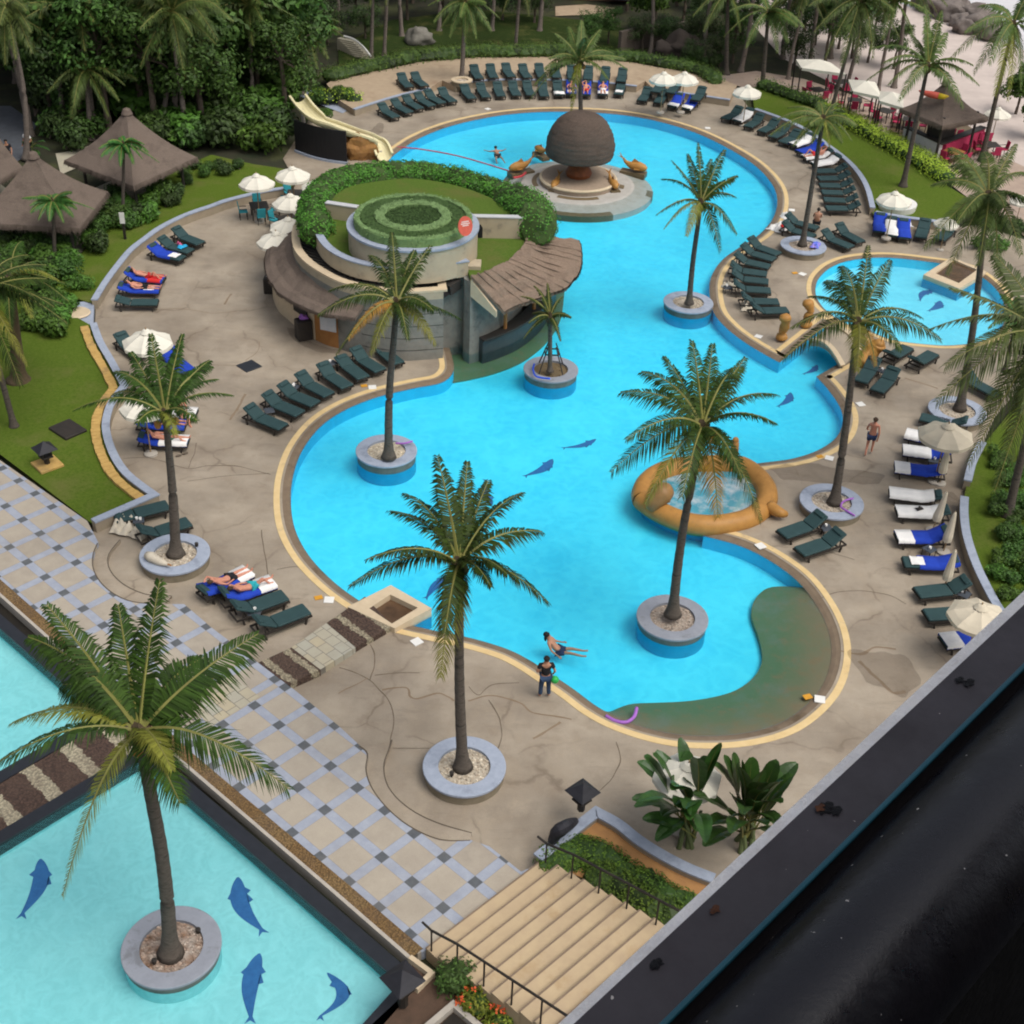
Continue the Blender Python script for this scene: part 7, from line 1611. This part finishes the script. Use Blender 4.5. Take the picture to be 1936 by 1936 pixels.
# dark bin by the kiosk, small things
c = at(575, 640, 0); t = thing('towel_bin', 'black bin with a purple cloth in front of the bar kiosk', 'bin', loc=c); g = MB(); bevel_box(g, V(0, 0, .5), (.7, .6, 1.0), .04, rz=.5); g.obj('bin_body', m_lfr, t); g = MB(); g.blob(V(0, 0, 1.08), (.2, .18, .14), 3, .4, 2); g.obj('purple_cloth', m_purp, t)
c = at(518, 552, 0); t = thing('service_trolley', 'dark trolley with a white cloth under the left thatch edge', 'trolley', loc=c); g = MB(); bevel_box(g, V(0, 0, .4), (.9, .6, .8), .03); g.obj('cabinet', m_lfr, t); g = MB(); g.blob(V(0, 0, .86), (.35, .25, .1), 4, .3, 2); g.obj('white_cloth', m_wht, t)
b = at(237, 452, .25); t = thing('notice_post', 'dark post with a white notice above the left curved wall', 'sign post', loc=b); g = MB(); g.beam(V(0, 0, 0), V(0, 0, 1.5), .12); g.obj('post', m_lfr, t); g = MB(); g.box(V(0, -.08, 1.2), (.26, .03, .6)); g.obj('notice', m_white, t)
for i, (px, lb) in enumerate([((622, 1134), 'beside the square basin'), ((788, 1213), 'below the square basin'), ((1550, 1322), 'at the near right curve'), ((1438, 1032), 'below the whirlpool'), ((1568, 866), 'above the noodle planter'), ((1627, 764), 'on the right bay edge'), ((1434, 636), 'at the tip of the peninsula'), ((704, 732), 'before the left bay loungers'), ((1517, 518), 'at the left of the small pool'), ((1338, 242), 'on the far right curve'), ((922, 206), 'on the far left curve'), ((1497, 397), 'at the pool neck')]):
    c = at(*px, .02); o = MB().box(V(0, 0, 0), (.34, .34, .02)).obj('depth_marker', m_white); o.location = c; o.rotation_euler.z = i*.7; tag(o, 'small white depth tile on the deck '+lb, 'tile', 'white depth tiles')
    if i in (0, 2, 4, 7, 8): o = MB().box(V(0, 0, 0), (.28, .22, .015)).obj('orange_marker', mat('orange_tile', (.62, .30, .03), .6) if i == 0 else bpy.data.materials['orange_tile']); o.location = c + (pool[0]-c).normalized()*0 + V(-.38, .1, 0); o.rotation_euler.z = .4; tag(o, 'small orange tile next to the white one '+lb, 'tile', 'orange tiles')
for i, px in enumerate([(338, 862), (350, 858)]):
    c = at(*px, .02); o = MB().blob(V(0, 0, .02), (.14, .06, .03), i, .1, 2).obj('sandal', m_bark); o.location = c; o.rotation_euler.z = .6; tag(o, ('left' if i == 0 else 'right')+' brown sandal of the pair on the deck by the left wall', 'sandal', 'pair of sandals')
# small garden spotlights
for i, (px, lb) in enumerate([((854, 1465), 'near deck planter'), ((292, 1820), 'aqua pool planter'), ((372, 1032), 'left deck planter'), ((375, 1762), 'aqua pool planter, right side')]):
    c = at(*px, .45 if i != 1 else .5); t = thing('spotlight', f'small black spotlight on the pebbles of the {lb}', 'lamp', loc=c, group='planter spotlights'); MB().lathe([(0, 0), (.06, 0), (.07, .12), (.05, .14), (0, .13)], n=10).obj('housing', m_lfr, t); MB().box(V(0, 0, -.03), (.05, .05, .1)).obj('bracket', m_lfr, t)

# ================================================================== DOLPHIN MOSAICS
m_dolph = mat('blue_mosaic', (.03, .14, .36), .5, (.02, .10, .28), sc=6)
def dolphin(head, tail, z, lab, bend=.12, f=None, wd=.19, m=None):
    a = at(*(f(*head) if f else head), z); b = at(*(f(*tail) if f else tail), z); d = b-a; L = d.length; d.normalize(); n_ = V(-d.y, d.x)
    def W(t): return wd*3.4*L*(t+.004)**.75*(1-t)**1.35+wd*L*.05
    up_, lo = [], []; 
    for k in range(21):
        t = k/20*.9; w_ = W(t)*.62; c_ = a + d*t*L + n_*bend*L*math.sin(PI*t/.9); up_.append(c_+n_*w_); lo.append(c_-n_*w_)
    c_ = a+d*L*.9; poly = up_ + [c_+n_*L*.075+d*L*.10, c_+d*L*.05, c_-n_*L*.065+d*L*.10] + lo[::-1]
    g = MB(); g.sheet([poly if area(poly) > 0 else poly[::-1]], z)
    k = 8; p = up_[k]; g.sheet([(lambda q: q if area(q) > 0 else q[::-1])([up_[6]-n_*.01*L, p+n_*L*.05+d*L*.07, up_[10]-n_*.01*L])], z)
    for s_, ar in ((1, up_), (-1, lo)):
        q = [ar[4]-n_*s_*.01*L, ar[5]+n_*s_*L*.055+d*L*.05, ar[7]-n_*s_*.01*L]; g.sheet([q if area(q) > 0 else q[::-1]], z+.001)
    o = g.obj('dolphin_mosaic', m or m_dolph); tag(o, lab, 'mosaic', 'dolphin mosaics on the pool floors')
DF = -.19
dolphin(ZJ(232, 675), ZJ(118, 1020), DF, 'blue dolphin mosaic nearest the left edge of the near aqua pool', .1); dolphin(ZJ(1355, 780), ZJ(1505, 1110), DF, 'blue dolphin mosaic near the dark kerb of the near aqua pool', -.1)
dolphin(ZJ(1480, 1215), ZJ(1425, 1618), DF, 'blue dolphin mosaic just right of the ring planter in the aqua pool', -.06); dolphin(ZJ(1870, 1325), ZJ(1825, 1600), DF, 'curled blue dolphin mosaic at the bottom of the aqua pool', .34, wd=.22)
PF = FZ+.006
dolphin((1127, 830), (1062, 848), PF, 'blue dolphin mosaic in the middle of the large pool, upper of two', .1, wd=.15); dolphin((1045, 868), (990, 902), PF, 'blue dolphin mosaic in the middle of the large pool, lower of two', .1)
dolphin((855, 1088), (802, 1133), PF, 'blue dolphin mosaic beside the near deck palm trunk', -.08); dolphin((1495, 742), (1470, 770), PF, 'blue dolphin mosaic in the right bay of the pool', .1); dolphin((1545, 690), (1518, 708), PF, 'blue dolphin mosaic in front of the footbridge', .1)
dolphin((930, 955), (918, 905), PF, 'blue dolphin mosaic half hidden by the near deck palm crown', .1)
dolphin(ZF(1425, 510), ZF(1330, 570), -.594, 'pale blue dolphin mosaic in the small pool, upper of two', -.15); dolphin(ZF(1455, 570), ZF(1385, 630), -.594, 'pale blue dolphin mosaic in the small pool, lower of two', .1, wd=.24)
# ================================================================== PEOPLE
m_skin = mat('tanned_skin', (.42, .22, .14), .6, (.36, .18, .11), sc=4)
m_skin2 = mat('sunburnt_skin', (.55, .25, .17), .6, (.46, .2, .13), sc=4)
m_hair = mat('dark_hair', (.012, .010, .008), .7)
m_hairb = mat('brown_hair', (.06, .035, .02), .7)
def skin_mesh(name, J, E_, rad, m, sub=2):
    ks = list(J); me = bpy.data.meshes.new('tmp'); me.from_pydata([tuple(J[k]) for k in ks], [(ks.index(a), ks.index(b)) for a, b in E_], [])
    o = bpy.data.objects.new('tmp_skin', me); C.objects.link(o); md = o.modifiers.new('s', 'SKIN'); 
    for i, k in enumerate(ks): r = rad[k]; me.skin_vertices[0].data[i].radius = r if isinstance(r, tuple) else (r, r)
    me.skin_vertices[0].data[0].use_root = True
    sb = o.modifiers.new('b', 'SUBSURF'); sb.levels = sub; sb.render_levels = sub
    dg = bpy.context.evaluated_depsgraph_get(); out = bpy.data.meshes.new_from_object(o.evaluated_get(dg)); bpy.data.objects.remove(o)
    out.name = name; out.materials.clear(); out.materials.append(m); out.polygons.foreach_set('use_smooth', [True]*len(out.polygons)); return out
def person(pose, loc, rz, lab, skin=None, hair=None, shorts=None, shirt=None, trousers=None, scale=1.0, long_hair=False, group=None, skirt=None):
    skin = skin or m_skin; hair = hair or m_hair
    P = {'pelvis': V(0, 0, .93), 'spine': V(0, .01, 1.12), 'chest': V(0, .0, 1.34), 'neck': V(0, 0, 1.47), 'skull': V(0, .015, 1.60), 'crown': V(0, .0, 1.68)}
    for s_, n_ in ((1, 'l'), (-1, 'r')):
        P.update({n_+'sh': V(.18*s_, 0, 1.40), n_+'el': V(.24*s_, -.02, 1.12), n_+'wr': V(.25*s_, .05, .88), n_+'pa': V(.25*s_, .07, .80), n_+'hip': V(.09*s_, 0, .88), n_+'kn': V(.10*s_, .02, .48), n_+'an': V(.10*s_, -.03, .08), n_+'toe': V(.12*s_, .16, .03)})
    if pose == 'walk': P.update(lkn=V(.10, .16, .50), lan=V(.10, .10, .12), ltoe=V(.11, .27, .06), rkn=V(-.10, -.02, .48), ran=V(-.1, -.26, .13), rtoe=V(-.11, -.08, .03), lel=V(.25, -.12, 1.12), lwr=V(.24, -.10, .88), lpa=V(.23, -.09, .80), rel=V(-.25, .08, 1.13), rwr=V(-.22, .26, .98), rpa=V(-.2, .33, .95))
    if pose == 'stand': P.update(lkn=V(.12, .03, .48), lan=V(.14, 0, .08), ltoe=V(.17, .17, .03), rkn=V(-.12, .03, .48), ran=V(-.14, 0, .08), rtoe=V(-.17, .17, .03), lel=V(.29, -.05, 1.14), lwr=V(.27, .10, .93), lpa=V(.26, .15, .86), rel=V(-.29, -.05, 1.14), rwr=V(-.14, .16, 1.0), rpa=V(-.06, .2, 1.0))
    if pose in ('lie', 'lieknee', 'lieback'):      # on a lounger: local +y = towards the feet, head raised on the backrest
        up_ = .62 if pose == 'lie' else .72
        P = {'pelvis': V(0, .18, .50), 'spine': V(0, -.03, .53), 'chest': V(0, -.26, .62), 'neck': V(0, -.40, .68), 'skull': V(0, -.54, .76), 'crown': V(0, -.62, .79)}
        for s_, n_ in ((1, 'l'), (-1, 'r')):
            P.update({n_+'sh': V(.18*s_, -.33, .64), n_+'el': V(.30*s_, -.12, .56), n_+'wr': V(.24*s_, .10, .54), n_+'pa': V(.2*s_, .18, .54), n_+'hip': V(.09*s_, .24, .49), n_+'kn': V(.12*s_, .64, .50), n_+'an': V(.13*s_, 1.02, .47), n_+'toe': V(.15*s_, 1.08, .58)})
        if pose == 'lieknee': P.update(lkn=V(.14, .55, .80), lan=V(.13, .80, .48), ltoe=V(.14, .96, .46), lel=V(.30, -.36, .80), lwr=V(.10, -.5, .90), lpa=V(.04, -.56, .90))
        if pose == 'lieback': P.update(rel=V(-.36, -.48, .70), rwr=V(-.18, -.66, .80), rpa=V(-.12, -.72, .80))
    if pose == 'sit':
        P = {'pelvis': V(0, 0, .52), 'spine': V(0, -.02, .72), 'chest': V(0, .04, .94), 'neck': V(0, .09, 1.06), 'skull': V(0, .13, 1.19), 'crown': V(0, .12, 1.27)}
        for s_, n_ in ((1, 'l'), (-1, 'r')):
            P.update({n_+'sh': V(.18*s_, .06, 1.0), n_+'el': V(.22*s_, .16, .76), n_+'wr': V(.12*s_, .36, .68), n_+'pa': V(.08*s_, .43, .66), n_+'hip': V(.09*s_, .06, .50), n_+'kn': V(.13*s_, .45, .58), n_+'an': V(.12*s_, .55, .16), n_+'toe': V(.13*s_, .72, .1)})
    if pose == 'swim':
        P = {'pelvis': V(0, 0, -.10), 'spine': V(0, .18, -.06), 'chest': V(0, .38, -.02), 'neck': V(0, .52, .05), 'skull': V(0, .62, .14), 'crown': V(0, .64, .22)}
        for s_, n_ in ((1, 'l'), (-1, 'r')):
            P.update({n_+'sh': V(.18*s_, .44, .0), n_+'el': V(.42*s_, .52, -.04), n_+'wr': V(.60*s_, .66, -.03), n_+'pa': V(.66*s_, .72, -.02), n_+'hip': V(.09*s_, -.06, -.12), n_+'kn': V(.2*s_, -.40, -.2), n_+'an': V(.24*s_, -.78, -.25), n_+'toe': V(.26*s_, -.95, -.3)})
    if pose == 'float':
        P = {'pelvis': V(0, 0, -.12), 'spine': V(0, -.16, 0), 'chest': V(0, -.3, .18), 'neck': V(0, -.38, .30), 'skull': V(0, -.42, .43), 'crown': V(0, -.44, .51)}
        for s_, n_ in ((1, 'l'), (-1, 'r')):
            P.update({n_+'sh': V(.18*s_, -.33, .23), n_+'el': V(.28*s_, -.2, .02), n_+'wr': V(.36*s_, .02, -.06), n_+'pa': V(.4*s_, .1, -.07), n_+'hip': V(.09*s_, .04, -.14), n_+'kn': V(.12*s_, .42, -.06), n_+'an': V(.14*s_, .80, -.08), n_+'toe': V(.15*s_, .98, -.04)})
    rd = {'pelvis': (.15, .11), 'spine': (.125, .095), 'chest': (.155, .105), 'neck': .055, 'skull': (.082, .10), 'crown': (.06, .07)}
    E_ = [('pelvis', 'spine'), ('spine', 'chest'), ('chest', 'neck'), ('neck', 'skull'), ('skull', 'crown')]
    for n_ in 'lr':
        rd.update({n_+'sh': .058, n_+'el': .04, n_+'wr': .028, n_+'pa': (.035, .02), n_+'hip': .088, n_+'kn': .056, n_+'an': .038, n_+'toe': (.04, .026)})
        E_ += [('chest', n_+'sh'), (n_+'sh', n_+'el'), (n_+'el', n_+'wr'), (n_+'wr', n_+'pa'), ('pelvis', n_+'hip'), (n_+'hip', n_+'kn'), (n_+'kn', n_+'an'), (n_+'an', n_+'toe')]
    pb = P.copy(); re_ = rd.copy(); ee = list(E_)
    for n_ in 'lr':      # five short fingers and a face
        d = (P[n_+'pa']-P[n_+'wr']).normalized(); s2 = d.cross(V(0, 0, 1)); s2 = s2.normalized() if s2.length > .1 else V(1, 0, 0)
        for k in range(5):
            nm_ = f'{n_}f{k}'; ln = (.05, .085, .092, .085, .07)[k]; q = P[n_+'pa'] + s2*(k-2)*.017; tip = q + d*ln + s2*((k-2)*.006 if k else -.03) - V(0, 0, .012)
            pb[nm_] = tip; re_[nm_] = .009; ee.append((n_+'pa', nm_))
    fd = {'lie': V(0, .3, 1), 'lieknee': V(0, .3, 1), 'lieback': V(0, .3, 1)}.get(pose, V(0, 1, .1)).normalized()
    pb['nose'] = P['skull'] + fd*.115; re_['nose'] = .014; ee.append(('skull', 'nose'))
    t = thing('person', lab, 'person', loc=loc, rz=rz, group=group); t.scale = (scale,)*3
    link('body', skin_mesh('body', pb, ee, re_, skin), t)
    def cloth_on(name, keys, edges, gr, m):
        gr += .006
        J = {k: P[k] if k in P else None for k in keys}; 
        for k, (a, b, f_) in extra.items():
            if k in keys: J[k] = P[a].lerp(P[b], f_)
        r_ = {k: (tuple(x+gr for x in rd[k]) if k in rd and isinstance(rd[k], tuple) else (rd[k]+gr if k in rd else xr[k]+gr)) for k in keys}
        link(name, skin_mesh(name, J, edges, r_, m), t)
    extra = {'lth': ('lhip', 'lkn', .55), 'rth': ('rhip', 'rkn', .55), 'lup': ('lsh', 'lel', .6), 'rup': ('rsh', 'rel', .6), 'lsn': ('lkn', 'lan', .9), 'rsn': ('rkn', 'ran', .9)}
    xr = {'lth': .075, 'rth': .075, 'lup': .05, 'rup': .05, 'lsn': .045, 'rsn': .045}
    if shorts: cloth_on('shorts', ['pelvis', 'lhip', 'rhip', 'lth', 'rth'], [('pelvis', 'lhip'), ('pelvis', 'rhip'), ('lhip', 'lth'), ('rhip', 'rth')], .018, shorts)
    if trousers: cloth_on('trousers', ['pelvis', 'lhip', 'rhip', 'lkn', 'rkn', 'lsn', 'rsn'], [('pelvis', 'lhip'), ('pelvis', 'rhip'), ('lhip', 'lkn'), ('rhip', 'rkn'), ('lkn', 'lsn'), ('rkn', 'rsn')], .018, trousers)
    if shirt: cloth_on('shirt', ['pelvis', 'spine', 'chest', 'lsh', 'rsh', 'lup', 'rup'], [('pelvis', 'spine'), ('spine', 'chest'), ('chest', 'lsh'), ('chest', 'rsh'), ('lsh', 'lup'), ('rsh', 'rup')], .016, shirt)
    g = MB(); hc = P['skull'].lerp(P['crown'], .55) - fd*.025; g.blob(hc, (.098, .108, .095), 2, .06, 3)
    if long_hair: g.blob(P['neck'].lerp(P['skull'], .3)-fd*.09, (.08, .06, .16), 3, .1, 2)
    g.obj('hair', hair, t, smooth=True)
    return t
m_blk = mat('black_cloth', (.015, .015, .018), .85); m_navy = mat('dark_blue_cloth', (.02, .035, .09), .85); m_grn = mat('green_cloth', (.02, .16, .09), .85); m_tur = mat('turquoise_cloth', (.03, .40, .45), .85); m_jean = mat('blue_jeans', (.03, .06, .12), .85)
p = at(1029, 1318, .02); person('stand', p, .12, 'person in black shirt and jeans standing at the pool edge, back turned', shirt=m_blk, trousers=m_jean)
q = at(1049, 1285, .85); o = MB().blob(V(0, 0, 0), (.13, .13, .13), 1, 0, 3).obj('green_ball', mat('green_plastic', (.03, .4, .08), .4), None, smooth=True); o.location = q; tag(o, 'small green ball held beside the person in black at the pool edge', 'ball')
p = at(1057, 1224, WZ); person('float', p, math.radians(-102), 'dark-haired woman half sitting in the water at the near end of the pool', skin=m_skin, shorts=m_navy, long_hair=True)
p = at(941, 290, WZ); person('swim', p, math.radians(15), 'lone swimmer with arms spread left of the domed island', shorts=m_blk)
p = at(1641, 860, 0); person('walk', p, math.radians(-18), 'bare-chested person in dark shorts walking on the deck past the planter', skin=m_skin2, hair=m_hairb, shorts=m_navy, scale=1.05)
p = at(20, 318, .05); person('walk', p, math.radians(200), 'person in dark clothes walking on the grey path by the huts', shirt=m_blk, trousers=m_blk)
p = at(57, 300, .05); person('stand', p, math.radians(160), 'person in a white shirt behind the leftmost hut', shirt=m_wht, trousers=m_blk)
def lie(c_rz, pose, lab, flip=False, **kw):
    c, rz = c_rz; z = kw.pop('z', 0); return person(pose, V(c.x, c.y, z-.02), rz-PI/2, lab, **kw)
lie(rB[0], 'lieback', 'man in black shorts sunbathing with arm behind his head', skin=m_skin2, hair=m_hairb, shorts=m_blk)
lie(rB[1], 'lieknee', 'person in turquoise shorts lying with a hand at the face', skin=m_skin2, hair=m_hairb, shorts=m_tur)
lie(rD[1], 'lieknee', 'man in green shorts reclining by the left wall', skin=m_skin2, hair=m_hairb, shorts=m_grn); lie(rD[0], 'lie', 'person in a blue top on the next lounger by the left wall', skin=m_skin2, hair=m_hairb, shirt=m_navy, shorts=m_blk)
c, rz = rD[2]; person('sit', V(c.x+.35, c.y-.1, -.1), rz-PI*.8, 'person sitting up on the white-towelled lounger by the left wall', skin=m_skin2, hair=m_hairb, shorts=m_blk)
lie(rF[1], 'lie', 'tanned sunbather stretched on the blue towel at the far left', skin=m_skin2, hair=m_hairb, shorts=m_blk); lie(rF[0], 'lieknee', 'sunbather with red shorts and knees up at the far left', skin=m_skin2, hair=m_hairb, shorts=m_redt)
lie(rK[7], 'lie', 'sunbather on the blue and white towel beyond the dome', skin=m_skin2, shorts=m_navy, z=0); lie(rK[8], 'lieknee', 'sunbather on the all-blue towel beyond the dome', skin=m_skin2, shorts=m_redt); lie(rK[9], 'lie', 'sunbather on the blue towel with white foot beyond the dome', skin=m_skin2, shorts=m_wht)
lie(rM[8], 'lieknee', 'sunbather on the white towel in the slanting row', skin=m_skin2, shorts=m_redt)
c, rz = rO[0]; person('sit', V(c.x+.9, c.y+.2, -.1), rz+.4, 'person sitting behind the planter with the inflatable', skin=m_skin, shorts=m_blk)

# ================================================================== BALCONY RAILING IN FRONT OF THE CAMERA
rail = thing('balcony_railing', 'black painted balcony railing with flaking paint and a pale stone ledge', 'railing')
HZ = H-.46
def mat_oldpaint(name, base, sheen, chip):
    m, n, l, b = nm(name); x, y, p = wpos(n, l)
    f1 = rmp(n, l, noi(n, l, p, 13, 7, .7), .665, .68); f2 = rmp(n, l, noi(n, l, p, 230, 2, .5), .755, .77)
    c = mixn(n, l, rmp(n, l, noi(n, l, p, 18, 6, .7), .35, .7), base, tuple(k*1.5 for k in base)); c = mixn(n, l, f1, c, chip); c = mixn(n, l, f2, c, (.45, .42, .40))
    l.new(c, b.inputs['Base Color']); b.inputs['Specular IOR Level'].default_value = .5
    l.new(rmp(n, l, noi(n, l, p, 30, 5, .7), .35, .7, sheen, sheen+.25), b.inputs['Roughness'])
    bp = n.new('ShaderNodeBump'); bp.inputs['Strength'].default_value = .16; bp.inputs['Distance'].default_value = .002
    hh = mth(n, l, 'SUBTRACT', noi(n, l, p, 160, 5, .7), mth(n, l, 'MULTIPLY', f1, .9)); l.new(hh, bp.inputs['Height']); l.new(bp.outputs[0], b.inputs['Normal']); return m
m_oldp = mat_oldpaint('flaking_black_paint', (.026, .022, .028), .5, (.09, .04, .02)); m_gloss = mat_oldpaint('glossy_black_rail_paint', (.006, .0052, .008), .22, (.06, .035, .025))
def pr(u, v, z=HZ): return at(u, v, z)
a0, a1 = pr(1936, 1117), pr(1056, 1936); dr = (a1-a0).normalized()
g0, g1 = pr(1936, 1147), pr(1090, 1936)       # inner side of the pale ledge
t0, t1 = pr(1936, 1262), pr(1258, 1936)       # teal line
EX = 2.5
def ext(p, q): d = (q-p).normalized(); return p-d*EX, q+d*EX
A0, A1 = ext(a0, a1); G0, G1 = ext(g0, g1); T0, T1 = ext(t0, t1)
def slab(P0, P1, Q1, Q0, zt, zb, nm_, m): g = MB(); g.prism([P0, P1, Q1, Q0] if area([P0, P1, Q1, Q0]) > 0 else [P0, Q0, Q1, P1], zb, zt); g.obj(nm_, m, rail)
m_ledge = mat('pale_rough_ledge', (.92, .91, .92), .9, (.75, .74, .76), sc=60, world=True, bump=.5, bsc=120)
slab(A0, A1, G1, G0, HZ, HZ-.05, 'stone_ledge', m_ledge)
g = MB(); K0, K1 = ext(pr(1936, 1262), pr(1258, 1936)); slab(G0, G1, K1, K0, HZ+.002, HZ-.04, 'top_plate', m_oldp)
nrm = V(dr.y, -dr.x); 
if (T0-G0).dot(nrm) < 0: nrm = -nrm
g = MB(); g.tube([T0+V(0, 0, .004)+nrm*.001, T1+V(0, 0, .004)+nrm*.001], .0014, 8); g.obj('teal_edge_line', mat('teal_paint_line', (.012, .075, .11), .4, (.018, .10, .145), sc=20, world=True), rail)
RR = .035
c0 = T0+nrm*(RR+.004); c1 = T1+nrm*(RR+.004)
g = MB(); g.tube([V(c0.x, c0.y, HZ-.012), V(c1.x, c1.y, HZ-.012)], RR, 48); g.obj('handrail_tube', m_gloss, rail, smooth=True)
g = MB(); W4 = [G0+nrm*.02, G1+nrm*.02, K1, K0]; g.prism(W4 if area(W4) > 0 else W4[::-1], HZ-1.3, HZ-.05); g.obj('parapet_wall', mat('dark_parapet_render', (.02, .019, .019), .8, (.012, .011, .011), sc=8, world=True, bump=.3), rail)
# blisters, rust spots and flakes in the paint
m_blis = mat('lifted_paint', (.006, .006, .008), .55, (.012, .012, .015), sc=300, bump=.6, bsc=400); m_rust2 = mat('rust_spot', (.10, .04, .02), .9, (.05, .022, .014), sc=250); m_flk = mat('grey_flake', (.22, .22, .25), .8)
def patch(px, r, m, nm_, z=.0028, n_=18, sq=.6, seed=0):
    c = pr(*px); P = [c+V(0, 0, z)+(dr*math.cos(2*PI*k/n_)+nrm*sq*math.sin(2*PI*k/n_))*r*(1+.9*noise.noise(V(k*.9, seed, 0))) for k in range(n_)]
    c2 = c+V(0, 0, z+.0006); g = MB(); g.add([c2]+P, [(0, 1+k, 1+(k+1) % n_) for k in range(n_)]); g.obj(nm_, m, rail)
for i, (px, r) in enumerate([((1560, 1535), .0048), ((1580, 1540), .0036), ((1830, 1298), .0038), ((1812, 1293), .003), ((1240, 1830), .0034)]): patch(px, r, m_blis, 'paint_blister', seed=i)
patch((1548, 1537), .003, m_rust2, 'rust_spot', .0036, seed=3); patch((1350, 1728), .0028, m_rust2, 'rust_spot', .003, seed=5)
q0 = pr(1862, 1492); 
# baluster post and floor beyond the rail
for k in range(-3, 5):
    q = c0.lerp(c1, .5)+dr*(k*.55-.28)+nrm*.03; g = MB(); g.tube([V(q.x, q.y, HZ-1.05), V(q.x, q.y, HZ-.03)], .014, 12); g.obj('baluster', m_gloss, rail)
g = MB(); C4 = [T0+nrm*.75, T1+nrm*.75, A1+nrm*2.6, A0+nrm*2.6]; g.prism(C4 if area(C4) > 0 else C4[::-1], H+1.5, H+1.7); g.sheet([(C4 if area(C4) > 0 else C4[::-1])[::-1]], H+1.5); g.obj('unseen_shade_ceiling', mat('unseen_ceiling_grey', (.30, .27, .27), .9), rail)  # out-of-view ceiling, added to block light and darken the handrail
g = MB(); B2 = [A0+nrm*2.4, A1+nrm*2.4, A1+nrm*2.55, A0+nrm*2.55]; g.prism(B2 if area(B2) > 0 else B2[::-1], HZ-1.2, H+1.5); g.obj('unseen_shade_wall', mat('unseen_wall_brown', (.10, .08, .07), .9), rail)  # out-of-view wall behind the camera, added to keep the handrail dark
bf = thing('balcony_floor', 'dark balcony floor tiles seen past the handrail in the bottom corner', 'balcony')
g = MB(); P4 = [c0-nrm*.02, c1-nrm*.02, c1+nrm*2.5, c0+nrm*2.5]; g.prism(P4 if area(P4) > 0 else P4[::-1], HZ-1.2, HZ-1.05); g.obj('floor_slab', mat('dark_floor_tiles', (.05, .05, .055), .6, (.035, .035, .04), sc=10, world=True, col3=(.12, .10, .08), sc3=8, amt3=.6), bf)
cams = co.location

for o in bpy.data.objects:
    if o.parent is None and 'label' in o.keys():
        w_ = o['label'].split()
        if len(w_) > 16: o['label'] = ' '.join(w_[:16])
